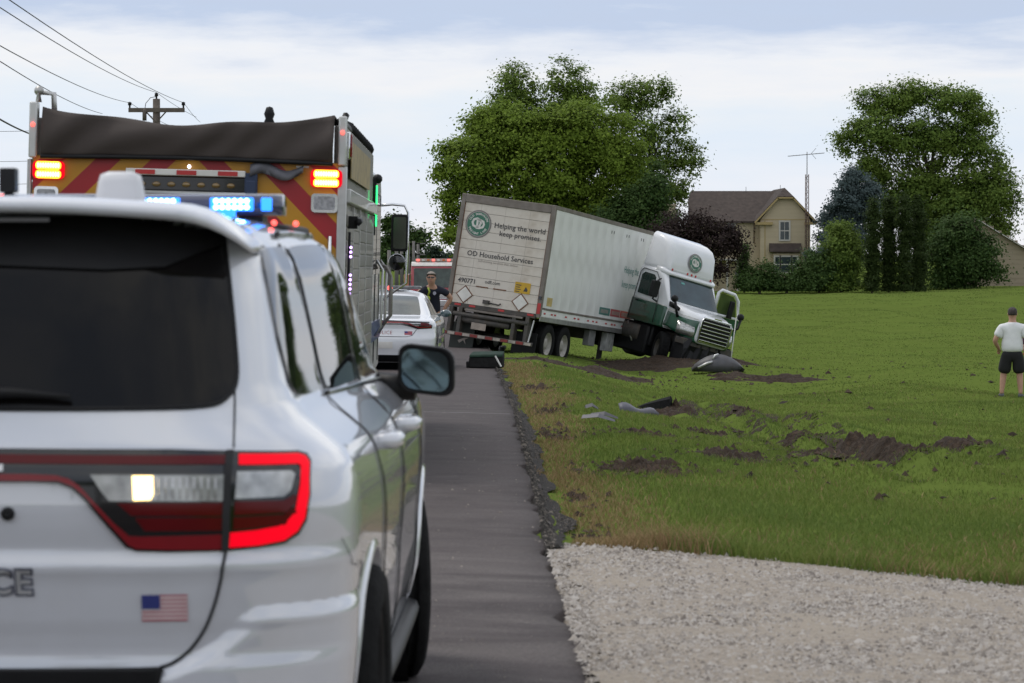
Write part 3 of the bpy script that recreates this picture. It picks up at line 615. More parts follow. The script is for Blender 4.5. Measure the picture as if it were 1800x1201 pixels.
# roof spoiler overhanging the glass
rings = []
for x in np.linspace(-.665, .665, 41):
    e = abs(x) / .665; q = max(0, e - .72) / .28; dz = .024 - .040 * e ** 2 - .070 * q ** 2.2; yb = .235 + .05 * e ** 2 + .12 * q ** 2; z0 = 1.735 + dz; th = 1 - .55 * q ** 2
    rings.append([(x, yb + .01, z0 - .012 * th), (x, yb, z0 + .008), (x, yb + .03, z0 + .024 * th), (x, yb + .28, z0 + .036 * th), (x, yb + .55, z0 + .034 - .03 * q), (x, yb + .5, z0 - .03), (x, yb + .16, z0 - .016 * th), (x, yb + .05, z0 - .014 * th)])
sp = MB(); sp.loft(rings); sp.build('spoiler', M['white'], suv)
m = MB(); m.box(-.16, .16, .30, .33, 1.722, 1.732); m.build('brake_light', M['blackgloss'], suv)
# tail-light band across the tailgate and its lamps
hous = [(-60, 787), (300, 789), (525, 791), (541, 796), (548, 808), (547, 870), (540, 915), (527, 938), (503, 954), (455, 963), (398, 968), (300, 970), (240, 969), (222, 962), (200, 938), (150, 880), (128, 860), (104, 850), (60, 848), (-60, 848)]
band = rear_patch('taillight', hous, M['blackgloss'], .010, .03)
L2 = [('upper_stripe', [(-60, 797), (398, 799), (398, 815), (-60, 813)], M['lampdark']),
      ('lower_stripe', [(-60, 832), (60, 833), (100, 835), (122, 841), (142, 855), (200, 918), (228, 942), (250, 943), (393, 939), (392, 965), (300, 966), (240, 964), (226, 957), (205, 934), (152, 874), (130, 855), (104, 845), (-60, 844)], M['lampred']),
      ('reverse_lens', [(160, 834), (398, 834), (396, 880), (193, 880), (178, 862)], M['lampclear']),
      ('lens_row', [(207, 884), (394, 883), (393, 906), (232, 906)], M['lampdark']), ('lens_row', [(238, 910), (392, 909), (391, 932), (256, 933)], M['lampdark']),
      ('side_marker_lens', [(418, 828), (512, 826), (520, 832), (512, 862), (500, 872), (414, 876)], M['lampclear']),
      ('lens_row', [(414, 881), (500, 879), (520, 868), (524, 880), (505, 900), (413, 905)], M['lampdark']), ('lens_row', [(412, 909), (500, 904), (522, 888), (524, 899), (502, 922), (411, 931)], M['lampdark']),
      ('lit_outline', [(421, 797), (525, 796), (538, 800), (545, 811), (544, 868), (537, 910), (524, 933), (501, 949), (455, 958), (404, 962), (406, 936), (450, 932), (492, 924), (510, 911), (522, 888), (529, 850), (530, 818), (526, 814), (421, 816)], M['ledred'])]
for nm, pts, mt_ in L2: rear_patch(nm, pts, mt_, .0135, .025, parent=band)
for k, (a, b) in enumerate([(160, 834)]): pass
rear_patch('lit_bulb', [(234, 836), (270, 836), (271, 868), (266, 878), (236, 879)], M['ledwarm'], .0155, .03, parent=band)
m = MB()
for k in range(9):
    x0, z0 = sk.hit(SM, 280 + k * 12.5, 838); x1, z1 = sk.hit(SM, 280 + k * 12.5, 878); m.tube([RE(.0150)(x0, z0), RE(.015)(x1, z1)], .0012, 4)
m.build('lens_ribs', M['chrome'], band)
rear_patch('lamp_gap', [(399, 790), (412, 790), (404, 968), (391, 969)], M['seam'], .0165, .03, parent=band)
# tailgate outline, lock, badge, lettering, flag
gap = rp([(388, 425), (404, 520), (412, 640), (411, 786)]); seamline(suv, [RE(.002)(x, z) for x, z in densify(gap, 6)])
gap = catmull(rp([(397, 970), (389, 1015), (378, 1060), (362, 1102), (338, 1138), (312, 1160), (285, 1172), (240, 1176), (-80, 1178)]), 5); seamline(suv, [RE(.002)(x, z) for x, z in gap], .0045)
x, z = sk.hit(SM, 14, 903); y = sk.yrear(x, z); m = MB(); m.lathe([(.017, .0), (.017, .012), (.012, .015), (.001, .013)], (x, y + .002, z), (0, -1, 0), 20); m.build('lock_barrel', M['black'], suv)
def rtext(name, body_, size, mat, off, c, **k): return text_on(name, body_, size, mat, suv, RE(off), c, **k)
zc = .5 * (sk.hit(SM, 40, 1004)[1] + sk.hit(SM, 40, 1048)[1]); letter = pm('letter_outline', (.045, .05, .09), .5); letf = pm('letter_fill', (.36, .36, .37), .5)
rtext('lettering', 'POLICE', .088, letter, .0035, (0, zc), bold=.006, spacing=1.13); rtext('lettering', 'POLICE', .088, letf, .0050, (0, zc), bold=.0015, spacing=1.13)
badge = sk.hit(SM, 16, 822); rtext('badge', 'DODGE', .020, M['chrome'], .0165, (badge[0] - .058, badge[1]), bold=.001, spacing=1.5)
fx0, fz1 = sk.hit(SM, 249, 1046); fx1, fz0 = sk.hit(SM, 331, 1091); fw, fh = fx1 - fx0, fz1 - fz0
fl = patch([(fx0, fz0), (fx1, fz0), (fx1, fz1), (fx0, fz1)], RE(.003), .05).build('flag_decal', pm('flag_white', (.66, .62, .62), .5, var=.03), suv)
mr, mbl = pm('flag_red', (.42, .10, .13), .5), pm('flag_blue', (.03, .04, .20), .5)
for k in range(7): a = fz1 - fh * (2 * k) / 13; patch([(fx0, a - fh / 13), (fx1, a - fh / 13), (fx1, a), (fx0, a)], RE(.0042), .06).build('stripe', mr, fl)
patch([(fx0, fz1 - fh * 7 / 13), (fx0 + fw * .4, fz1 - fh * 7 / 13), (fx0 + fw * .4, fz1), (fx0, fz1)], RE(.0052), .05).build('canton', mbl, fl)
# bumper: bulged corner cap and ribbed step pad
def bump_off(x, z):
    g = float(np.interp(z, [.58, .62, .66, .70, .76, .82], [.42, .50, .575, .625, .665, .69])); return .026 * float(smooth(g, g + .09, abs(x))) * float(smooth(.768, .715, z)) - .006 * (1 - float(smooth(g - .02, g, abs(x))))
bp = []
for z in np.linspace(.30, .80, 56):
    ring = []
    for t in np.linspace(0, 1, 110):
        if t < .7: x = t / .7 * sk.w(z) * .955; y = sk.yrear(x, z); nx, ny = 0, -1
        else: y = sk.yrear(sk.w(z) * .955, z) + (t - .7) / .3 * (.62 - sk.yrear(sk.w(z) * .955, z)); x = sk.xs(y, z)
        o_ = bump_off(x, z) * float(smooth(.66, .45, y)); b = float(smooth(.5, .95, x / sk.w(z))); ring.append((x + o_ * b * .6 - .002, y - o_ * (1 - .4 * b) - .001 + .003, z))
    bp.append(ring)
m = MB()
for i in range(len(bp) - 1):
    for k in range(109): m.add([bp[i][k], bp[i][k + 1], bp[i + 1][k + 1], bp[i + 1][k]], [(0, 1, 2, 3)], True)
for i in range(len(bp) - 1):
    for k in range(109): m.add([(-p[0], p[1], p[2]) for p in (bp[i][k], bp[i + 1][k], bp[i + 1][k + 1], bp[i][k + 1])], [(0, 1, 2, 3)], True)
bo = m.build('bumper', M['white'], suv)
bm = bmesh.new(); bm.from_mesh(bo.data); bmesh.ops.remove_doubles(bm, verts=bm.verts, dist=.0004); bmesh.ops.recalc_face_normals(bm, faces=bm.faces); bm.to_mesh(bo.data); bm.free()
sp_ = rp([(-80, 1176), (288, 1176), (282, 1201), (278, 1230), (-80, 1230)]); pad = rear_patch('step_pad', sp_, M['black'], .020, .04, True)
m = MB()
for k in range(9): z = sp_[0][1] - .006 - k * .007; m.tube([(x, sk.yrear(x, z) - .022, z) for x in np.linspace(-.45, .46, 12)], .0022, 5)
m.build('pad_ribs', M['black'], pad)
# side windows (right and left), pillars, handles, mirrors
def win(poly, name, mp, sk_=sk): return patch(poly, mp(.006), .06, mp(-.02)).build(name, M['sideglass'], suv)
Q = catmull([(.60, 1.285), (.545, 1.42), (.60, 1.60), (.70, 1.652), (.90, 1.66), (1.09, 1.66), (1.12, 1.64), (1.19, 1.30), (1.17, 1.262), (1.0, 1.255), (.70, 1.262), (.60, 1.285)], 4)[:-1]
D1 = catmull([(1.30, 1.262), (1.25, 1.45), (1.22, 1.63), (1.26, 1.66), (1.7, 1.672), (2.03, 1.668), (2.05, 1.64), (2.09, 1.28), (2.06, 1.25), (1.7, 1.246), (1.34, 1.25), (1.30, 1.262)], 4)[:-1]
D2 = [(2.19, 1.24), (2.15, 1.66), (2.55, 1.645), (2.72, 1.60), (3.12, 1.30), (3.2, 1.225)]
for mp in (sk.side, sk.lside): win(Q, 'quarter_window', mp); win(D1, 'door_window', mp); win(D2, 'door_window', mp)
for mp in (sk.side,):
    patch([(2.07, 1.25), (2.17, 1.25), (2.14, 1.665), (2.04, 1.665)], mp(.008), .06, mp(-.01)).build('pillar_trim', M['blackgloss'], suv)
    seamline(suv, [mp(.008)(y, z) for y, z in densify([(1.22, 1.243), (1.7, 1.236), (2.1, 1.232), (2.6, 1.222), (3.25, 1.205)], 8)], .006, M['blackgloss'], 'belt_moulding')
    seamline(suv, [mp(.004)(y, z) for y, z in densify([(1.20, 1.70), (1.23, 1.28), (1.26, 1.05), (1.40, .86), (1.50, .62), (1.52, .42)], 8)])
    seamline(suv, [mp(.004)(y, z) for y, z in densify([(2.14, 1.24), (2.13, .9), (2.14, .42)], 8)])
    seamline(suv, [mp(.004)(y, z) for y, z in densify([(3.30, 1.18), (3.32, .9), (3.28, .42)], 8)])
    seamline(suv, [mp(.003)(y, z) for y, z in densify([(.30, .91), (.37, .84), (.44, .825), (.54, .83), (.60, .78)], 6)], .0010)
    m = MB(); m.tube([mp(.012)(y, z) for y, z in densify([(1.25, 1.70), (1.6, 1.706), (2.3, 1.702), (2.7, 1.67)], 6)], .008, 8); m.build('roof_rail', M['blackgloss'], suv)
for yh in (1.50, 2.36):
    m = MB(); x = sk.xs(yh, 1.09); m.tube([(x - .01, yh - .12, 1.088), (x + .035, yh - .09, 1.09), (x + .048, yh, 1.092), (x + .035, yh + .09, 1.092), (x - .01, yh + .12, 1.09)], [.022, .024, .025, .024, .02], 10); m.build('door_handle', M['white'], suv)
for sx in (1, -1):
    hx = .87 * sx; m = MB(); m.tube([(hx - .06 * sx, 3.02, 1.185), (hx + .10 * sx, 3.0, 1.175)], [.05, .045], 8)
    ringz = []
    for k, (dy, s_) in enumerate([(-.045, .93), (-.05, 1.0), (.02, 1.03), (.09, .85), (.14, .45), (.15, .1)]):
        P = rpoly(-.097 * s_, .097 * s_, -.084 * s_, .084 * s_, .045 * s_, 4); ringz.append([(hx + .138 * sx + a * sx, 2.99 + dy, 1.24 + b - .12 * a) for a, b in P])
    m.loft(ringz); mo = m.build('mirror', M['black'], suv)
    P = rpoly(-.084, .080, -.070, .070, .04, 4); g = MB(); g.add([(hx + .138 * sx + a * sx, 2.937 - .02 * a, 1.24 + b - .12 * a) for a, b in P], [tuple(range(len(P)))]); g.build('mirror_glass', pm('mirror_silver', (.10, .14, .15), .04, metal=1, var=.02), mo)
# roof equipment
bx = MB(); bx.box(-.54, .54, 2.30, 2.58, 1.765, 1.780); rr_ = []
for x in np.linspace(-.56, .56, 15):
    e = abs(x) / .56; d = .06 * max(0, e - .8) / .2; rr_.append([(x, 2.30 + d, 1.772), (x, 2.285 + d, 1.800), (x, 2.30 + d, 1.832), (x, 2.36 + d * .5, 1.842), (x, 2.56 - d, 1.840), (x, 2.60 - d, 1.810), (x, 2.58 - d, 1.772)])
lbm = pm('light_bar_lens', (.012, .02, .07), .1, var=.2, coat=1)
bar = MB(); bar.loft(rr_); bar = bar.build('light_bar', lbm, suv)
for x0, x1, lit in ((-.5, -.34, 1), (-.30, -.14, 0), (-.10, .10, 0), (.10, .235, 1), (.335, .475, 1), (.50, .535, 1)):
    m = MB(); m.box(x0, x1, 2.272 if abs(x0) < .45 else 2.286, 2.30, 1.785, 1.828); md = m.build('led_module', M['ledblue'] if lit else lbm, bar, .004)
    if lit and x1 - x0 > .08:
        m = MB()
        for k in range(6):
            for j in range(2): m.ball((x0 + .02 + (x1 - x0 - .04) * k / 5, 2.272, 1.797 + .02 * j), (.0085, .006, .008), 6, 4)
        m.build('lit_leds', M['ledcyan'], bar)
m = MB(); m.box(-.5, .5, 2.42, 2.46, 1.74, 1.752); m.box(-.5, -.42, 2.34, 2.5, 1.710, 1.770); m.box(.42, .5, 2.34, 2.5, 1.690, 1.770); m.build('bar_feet', M['black'], bar)
m = MB(); m.box(.40, .45, 1.95, 2.0, 1.78, 1.750); m.build('lit_blue_spot', M['ledblue'], suv)
dm = pm('dome_plastic', (.62, .62, .64), .35, var=.03); rr_ = []
for z, s_ in ((1.75, .92), (1.79, .86), (1.84, .76), (1.862, .68), (1.87, .42)): rr_.append([(.245 + a * s_, .95 + b * s_, z) for a, b in rpoly(-.075, .075, -.09, .09, .04, 4)])
m = MB(); m.loft(rr_); m.build('antenna_dome', dm, suv)
m = MB(); m.box(-.115, -.070, 1.05, 1.11, 1.815, 1.885); m.box(-.105, -.08, 1.06, 1.10, 1.76, 1.815); m.build('camera_pod', M['black'], suv, .004)
m = MB(); m.tube([(.585, 1.7, 1.72), (.665, 2.0, 1.71)], .02, 6); m.build('side_warning_light', M['black'], suv)
for q in (1.72, 1.9):
    m = MB(); m.ball((.60 + (q - 1.72) * .28, q - .02, 1.738), .009, 8, 5); m.build('lit_red_point', M['ledredhot'], suv)
m = MB(); m.box(-.30, -.20, 1.55, 1.6, 1.80, 1.822); m.build('lit_red_lamp', M['ledredhot'], suv)
# ================================================================ fire engine ahead of the SUV
fe = thing('fire_engine', 'large fire engine with yellow and red chevron rear and dark tarp over its hose bed', 'fire engine', (-2.63, 22.5, float(zroad(22.5)) - .035), (0, R(1.5), R(.7)))
def chevmat():
    m = bpy.data.materials.new('chevron_sheeting'); m.use_nodes = True; nt = m.node_tree; n = nt.nodes; l = nt.links; b = n['Principled BSDF']; b.inputs['Roughness'].default_value = .4
    t = n.new('ShaderNodeTexCoord'); s = n.new('ShaderNodeSeparateXYZ'); l.new(t.outputs['Object'], s.inputs[0])
    def mm(op, a, b_):
        q = n.new('ShaderNodeMath'); q.operation = op
        for i, v in enumerate((a, b_)):
            if hasattr(v, 'links'): l.new(v, q.inputs[i])
            elif v is not None: q.inputs[i].default_value = v
        return q.outputs[0]
    v = mm('ADD', mm('ABSOLUTE', s.outputs[0], None), mm('ADD', s.outputs[2], -3.07 + 4.3)); f = mm('FRACT', mm('DIVIDE', v, .43), None); g = mm('LESS_THAN', f, .46)
    nz = n.new('ShaderNodeTexNoise'); nz.inputs['Scale'].default_value = 2.5; nz.inputs['Detail'].default_value = 6; l.new(t.outputs['Object'], nz.inputs[0])
    mx = n.new('ShaderNodeMixRGB'); mx.inputs[1].default_value = (.50, .235, .008, 1); mx.inputs[2].default_value = (.34, .012, .018, 1); l.new(g, mx.inputs[0])
    hs = n.new('ShaderNodeMixRGB'); hs.blend_type = 'MULTIPLY'; hs.inputs[0].default_value = .5; l.new(mx.outputs[0], hs.inputs[1]); l.new(nz.outputs[0], hs.inputs[2])
    br = n.new('ShaderNodeMixRGB'); br.blend_type = 'MULTIPLY'; br.inputs[0].default_value = 1; br.inputs[2].default_value = (1.3, 1.3, 1.3, 1); l.new(hs.outputs[0], br.inputs[1]); l.new(br.outputs[0], b.inputs['Base Color']); return m
CHEV = chevmat(); FESILVER = pm('engine_silver', (.19, .175, .16), .5, metal=.15, var=.08, coat=.2, dirt=((.2, .18, .15), .3, 3))
FEWHITE = pm('engine_white', (.58, .58, .57), .35, var=.04, coat=.6); TARP = pm('dark_tarp', (.050, .038, .033), .8, var=.04, scale=1.2, bump=.25, bscale=2.5, stretch=(1.5, 1, .6)); GREY = pm('grey_cloth', (.10, .10, .115), .8, var=.25, scale=8)
W2 = 1.25
m = MB(); m.box(-W2 + .03, W2 - .03, .0, .06, .45, 2.56); m.build('rear_panel', CHEV, fe, .01)
m = MB(); m.box(-W2 + .01, W2 - .01, .065, 6.2, .42, 2.36); m.build('body', FESILVER, fe, .02)
m = MB(); m.box(W2 - .10, W2 - .012, .065, 6.15, 2.36, 2.86); m.build('upper_side_panel', FESILVER, fe, .015)
m = MB(); m.box(-W2 + .012, -W2 + .10, .065, 6.15, 2.36, 2.86); m.build('upper_side_panel', FESILVER, fe, .015)
m = MB(); m.box(-W2 + .1, W2 - .1, .3, 6.1, 2.30, 2.40); m.build('hose_bed_floor', M['black'], fe)
for sx, zt in ((-1, 2.98), (1, 2.93)):
    m = MB(); m.box(sx * W2 - .032 - .03 * sx, sx * W2 + .032 - .03 * sx, -.03, .10, 2.54, zt); m.build('corner_post', FEWHITE, fe, .012)
    m = MB(); m.ball((sx * W2 - .03 * sx, -.035, 2.80), .018, 8, 5); m.build('marker_lamp', M['ledredhot'], fe)
m = MB(); m.tube([(-W2 + .06, .05, 2.98), (-W2 + .06, .05, 3.06), (-W2 + .17, .1, 3.05), (-W2 + .18, .1, 2.88)], .025, 8); m.ball((-W2 + .06, .05, 3.07), .04, 8, 5); m.build('grab_handle', M['alu'], fe)
# sagging tarp with folds
rings = []; nx = 64
for j, t in enumerate(np.linspace(0, 1, 15)):
    row = []
    for i in range(nx + 1):
        x = -W2 + .10 + (2 * W2 - .20) * i / nx; u = i / nx
        sag = .075 * math.sin(math.pi * u) ** .8 + .012 * math.sin(17 * u) + .045 * math.exp(-((u - .05) / .06) ** 2) * 0; top = 2.93 + .02 * (1 - u) - sag - .03 * math.exp(-((u - .45) / .25) ** 2)
        fold = .034 * math.sin(15 * u + 5 * t + 2.2 * math.sin(5 * u)) * math.sin(math.pi * min(1, t * 1.05)) + .010 * math.sin(34 * u + 11 * t + 2 * math.sin(9 * u))
        if t < .35: q = t / .35; y = .9 - .92 * q; z = top - .03 * (1 - q) + .02 * math.sin(9 * u) * (1 - q)
        else: q = (t - .35) / .65; y = -.02 - .035 * math.sin(math.pi * q) + fold - .03 * q; z = top - q * (top - 2.545 - .02 * math.sin(math.pi * u))
        row.append((x, y, z))
    rings.append(row)
m = MB(); m.loft(rings, cap=False, close=False); tp = m.build('tarp', TARP, fe); sm_ = tp.modifiers.new('s', 'SOLIDIFY'); sm_.thickness = .012
m = MB(); m.tube([(x, -.065, 2.545 + .02 * math.sin(math.pi * (x + W2) / 2.5)) for x in np.linspace(-W2 + .1, W2 - .1, 24)], .018, 6); m.build('tarp_hem', M['black'], tp)
rings = []
for i in range(18):
    u = i / 17; x = .50 + .42 * u; z = 2.53 - .05 * u + .03 * math.sin(7 * u) - .03 * (1 - u); h = .035 + .025 * math.sin(math.pi * u) + .05 * (1 - u) ** 2
    rings.append([(x, -.05, z + .03), (x, -.085 - .02 * math.sin(14 * u), z - h * .3), (x, -.07 - .02 * math.sin(11 * u + 1), z - h * .8), (x, -.055, z - h * .75), (x, -.03, z)])
m = MB(); m.loft(rings); m.build('loose_strap', GREY, tp)
m = MB(); m.box(.46, .56, -.08, -.02, 1.98, 2.46); m.box(.47, .55, -.10, -.02, 2.25, 2.40); m.build('hanging_strap', pm('navy_webbing', (.03, .045, .09), .8), fe, .01)
def rear_lamp(x0, x1, z0, z1):
    m = MB(); P = rpoly(x0, x1, z0, z1, .035); m.prism(P, 'y', -.035, .0); lm = m.build('warning_lamp', M['ledred'], fe)
    h = (z1 - z0) / 2
    for k in range(2):
        zc_ = z0 + h * (k + .5); m = MB(); P = rpoly(x0 + .025, x1 - .025, zc_ - h * .45, zc_ + h * .45, .025); m.prism(P, 'y', -.045, -.034); m.build('led_row', M['ledamber'], lm)
        m = MB()
        for q in range(9): m.ball((x0 + .045 + (x1 - x0 - .09) * q / 8, -.046, zc_), (.010, .006, .022), 6, 4)
        m.build('lit_leds', M['ledwarm'], lm)
rear_lamp(-1.215, -.965, 2.375, 2.515); rear_lamp(.975, 1.225, 2.365, 2.505)
for x0, x1 in ((-1.20, -1.01), (.985, 1.195)):
    m = MB(); m.prism(rpoly(x0, x1, 2.165, 2.315, .03), 'y', -.03, 0); lm = m.build('work_lamp', M['chrome'], fe)
    m = MB(); m.prism(rpoly(x0 + .022, x1 - .022, 2.187, 2.293, .02), 'y', -.036, -.028); m.build('lens', pm('work_lens', (.32, .32, .34), .25, var=.3, scale=40), lm)
# arrow board
m = MB(); m.box(-.475, .465, -.085, -.02, 2.425, 2.475); ab = m.build('arrow_board', M['whitetape'], fe, .006)
for k in range(3): m = MB(); m.box(-.40 + k * .325, -.245 + k * .325, -.089, -.083, 2.432, 2.468); m.build('red_band', M['red'], ab)
m = MB(); m.box(-.455, .50, -.07, -.005, 2.305, 2.42); m.build('lamp_tray', M['blackgloss'], ab, .01)
m = MB(); m.box(-.44, .49, -.085, -.01, 2.285, 2.303); m.build('tray_lip', M['alu'], ab)
for k in range(7): m = MB(); m.ball((-.35 + k * .117, -.072, 2.355), (.035, .02, .022), 8, 5); m.build('lamp_bulb', pm('amber_lens', (.20, .12, .03), .2, coat=1), ab)
m = MB(); m.ball((.02, -.055, 2.50), .014, 8, 5); m.build('lit_lamp', M['ledwhite'], fe)
# rear roll-up door with its slats
m = MB(); m.box(-.44, .30, -.045, -.005, 1.15, 2.275); rd = m.build('roller_door_frame', M['alu'], fe, .008)
sl = None
for k in range(12):
    z = 1.20 + k * .086
    if sl is None: m = MB(); m.box(-.39, .25, -.058, -.04, 0, .08); sl = m.build('slat', FEWHITE, rd, .006); sl.location = (0, 0, z)
    else: inst(sl, 'slat', rd, (0, 0, z))
m = MB(); m.box(-.95, -.46, -.04, -.005, 2.09, 2.13); m.build('grab_rail', M['alu'], fe, .008)
m = MB(); m.box(-1.245, -.95, -.02, .0, 1.2, 2.14); m.build('ladder_door', M['alu'], fe, .006) if False else None
m = MB(); m.box(W2 - .06, W2 + .012, -.012, .05, .5, 2.53); m.build('corner_trim', M['alu'], fe, .006)
m = MB(); m.box(-W2 - .012, -W2 + .02, -.012, .05, .5, 2.53); m.build('corner_trim', M['alu'], fe, .006)
m = MB(); m.box(-1.2, 1.2, -.35, .0, .42, .47); m.build('rear_step', M['alu'], fe, .01)
m = MB(); m.tube([(1.14, -.06, 1.0), (1.14, -.06, 1.98)], .018, 8); m.build('hand_rail', M['chrome'], fe)
m = MB(); m.box(.86, .96, -.012, -.004, 2.515, 2.53); m.build('plate', M['whitetape'], fe)
# right side: compartment doors, strips, rails, cab
xx = W2 - .008
for k, (y0, y1) in enumerate(((.22, 1.35), (1.45, 2.7), (2.8, 4.1), (4.2, 5.9))):
    m = MB(); m.box(xx, xx + .012, y0, y1, .62 if k != 1 else 1.25, 2.20); cd = m.build('compartment_door', FESILVER, fe, .006)
    for q in range(14):
        z = (.66 if k != 1 else 1.29) + q * .108
        if z < 2.1: m = MB(); m.box(xx + .012, xx + .02, y0 + .04, y1 - .04, z, z + .098); m.build('slat', FESILVER, cd, .004)
    m = MB(); m.box(xx, xx + .024, y1, y1 + .06, .6, 2.24); m.build('door_pillar', M['alu'], fe)
m = MB(); m.box(xx, xx + .05, .07, 6.1, 2.25, 2.36); m.build('drip_rail', FEWHITE, fe, .008)
m = MB(); m.box(xx + .02, xx + .026, .6, 4.6, 2.46, 2.76); m.build('gold_lettering_panel', pm('faded_gold', (.26, .18, .05), .5, var=.5, scale=7), fe)
m = MB(); m.tube([(xx + .03, .35, 1.02), (xx + .035, .34, 1.6), (xx + .035, .36, 2.02)], .012, 6); m.build('led_strip_holder', M['black'], fe)
for k in range(22):
    if 15 < k < 19: continue
    m = MB(); m.ball((xx + .05, .33, 1.12 + k * .037), .011, 6, 4); m.build('lit_strip_led', M['ledviolet'], fe)
for z in (1.0, 2.1):
    m = MB(); m.box(xx + .01, xx + .09, .45, .62, z - .05, z + .05); m.tube([(xx + .10, .4, z), (xx + .10, .7, z + .02)], .03, 6); m.build('tool_bracket', M['black'], fe)
m = MB(); m.box(W2 - .02, W2 + .02, .25, .36, 2.60, 2.82); sm1 = m.build('side_marker', M['chrome'], fe, .01); m = MB(); m.box(W2 + .02, W2 + .035, .26, .35, 2.62, 2.80); m.build('lens', M['lampred'], sm1, .006)
# ribbed suction hose and hose fittings along the top edge
m = MB(); m.tube([(W2 - .07, y, 2.885) for y in np.linspace(.35, 6.0, 30)], .05, 8); hs_ = m.build('suction_hose', M['black'], fe)
m = MB()
for k in range(46): m.lathe([(.05, -.012), (.072, 0), (.05, .012)], (W2 - .07, 1.5 + k * .098, 2.89 + .01 * math.sin(k * 1.7)), (0, 1, .0), 8)
m.tube([(W2 - .08, .62, 2.86), (W2 - .04, .66, 2.97), (W2 - .06, .75, 2.93)], .03, 6)
setp(m.build('hose_ribs', M['black'], hs_), kind='stuff')
m = MB(); m.lathe([(.05, 0), (.045, .1), (.06, .14), (.035, .2), (.05, .24), (.03, .3), (.001, .31)], (.40, 3.2, 2.85), (0, 0, 1), 12); m.tube([(.40, 3.2, 2.4), (.40, 3.2, 2.9)], .05, 8); m.build('deck_gun', M['black'], fe)
# cab
cabm = FEWHITE
m = MB(); P = [(6.25, .55), (6.25, 2.66), (6.4, 2.72), (8.7, 2.72), (8.95, 2.6), (9.2, 1.6), (9.25, .6)]; m.prism(P, 'x', -W2 + .02, W2 - .02); cb = m.build('cab', cabm, fe, .05)
for y0, y1 in ((6.45, 7.45), (7.65, 8.7)):
    m = MB(); m.box(W2 - .022, W2 - .012, y0, y1, 1.65, 2.4); m.build('cab_window', M['sideglass'], cb, .003)
    seamline(cb, [(W2 - .018, y0 - .06, .7), (W2 - .018, y0 - .06, 2.5), (W2 - .018, y1 + .06, 2.5), (W2 - .018, y1 + .06, .7)], .006)
    m = MB(); m.tube([(W2, y1 - .1, 1.0), (W2 + .06, y1 - .1, 1.1), (W2 + .07, y1 - .1, 1.7), (W2, y1 - .1, 1.8)], .014, 8); m.build('grab_rail', M['alu'], cb)
m = MB(); m.box(W2 - .018, W2 - .004, 6.3, 9.1, .95, 1.15); m.build('stripe', pm('engine_blue', (.05, .08, .25), .4, coat=.5), cb)
m = MB(); m.box(W2 - .06, W2 + .02, 6.22, 6.30, 2.05, 2.62); m.build('lamp_column', M['black'], fe); m = MB(); m.box(W2 + .02, W2 + .035, 6.2, 6.24, 2.14, 2.55); m.build('lit_green_strip', M['ledgreen'], fe)
m = MB(); m.ball((W2 + .03, 6.3, 2.62), .05, 8, 5); m.build('side_spotlight', M['black'], fe)
# big mirrors on a bent arm
m = MB(); m.tube([(W2 - .05, 8.9, 2.40), (W2 + .10, 9.0, 2.42), (W2 + .24, 9.0, 2.41), (W2 + .28, 9.0, 2.33), (W2 + .28, 9.0, 1.55), (W2 + .0, 8.95, 1.35)], .016, 8); ma = m.build('mirror_arm', M['chrome'], fe)
m = MB(); m.prism(rpoly(W2 + .10, W2 + .285, 1.90, 2.31, .03), 'y', 8.90, 8.98); m.build('mirror', M['black'], ma, .01)
m = MB(); m.prism(rpoly(W2 + .125, W2 + .265, 1.93, 2.28, .02), 'y', 8.892, 8.902); m.build('mirror_glass', pm('mirror_dim', (.05, .06, .04), .1, metal=.3), ma)
m = MB(); m.lathe([(.001, 0), (.06, .005), (.09, .03), (.095, .06), (.06, .10), (.001, .11)], (W2 + .17, 8.90, 1.78), (0, 1, 0), 18); m.build('convex_mirror', M['blackgloss'], ma)
for z, y0 in ((1.75, 8.2), (1.72, 8.5)):
    m = MB(); m.tube([(W2, y0, z), (W2 + .08, y0, z - .02), (W2 + .13, y0, z - .12), (W2 + .13, y0, 1.2), (W2 + .05, y0, 1.1)], .018, 8); m.build('exhaust_rail', FESILVER, fe)
m = MB(); m.ball((W2 + .12, 8.3, 1.50), .028, 8, 5); m.build('lit_red_lamp', M['ledredhot'], fe)
for y in (1.9, 7.9):
    for sx in (-1, 1): wheel(fe, (sx * 1.08, y, .5), .5, .30, sx, .6)
m = MB(); m.box(-1.0, 1.0, .3, 9.0, .35, .6); m.build('chassis', M['black'], fe)

# ================================================================ white patrol sedan further up the road
ch = thing('police_sedan', 'white police sedan parked on the road behind the wrecked trailer', 'car', (-2.32, 51.5, float(zroad(51.5))), (0, R(.8), R(-1.0)))
bpy.context.view_layer.update(); CMW = ch.matrix_world.copy()
ck = CarSkin(W=[(.18, .84), (.3, .91), (.5, .94), (.65, .95), (.78, .95), (.86, .945), (.93, .92), (.98, .87), (1.02, .80), (1.1, .765), (1.25, .70), (1.36, .65), (1.42, .58), (1.46, .42), (1.48, .2), (1.485, .08)],
    YR=[(.18, .2), (.3, .06), (.5, 0), (.62, .0), (.72, .04), (.8, .05), (.90, .035), (.96, .08), (.985, .25), (1.02, .75), (1.1, .95), (1.25, 1.3), (1.36, 1.62), (1.42, 1.85), (1.46, 2.1), (1.485, 2.5)],
    YF=[(.18, 4.85), (.5, 5.0), (.8, 4.95), (.92, 4.6), (.99, 3.9), (1.05, 3.75), (1.25, 3.35), (1.4, 3.0), (1.485, 2.7)], a=.5, n=3.4, ty=(.3, 2.6))
CW = pm('sedan_white', (.72, .73, .76), .25, var=.02, coat=1)
cz = sorted(set(list(np.linspace(.18, .9, 30)) + list(np.linspace(.9, 1.06, 16)) + list(np.linspace(1.06, 1.485, 26))))
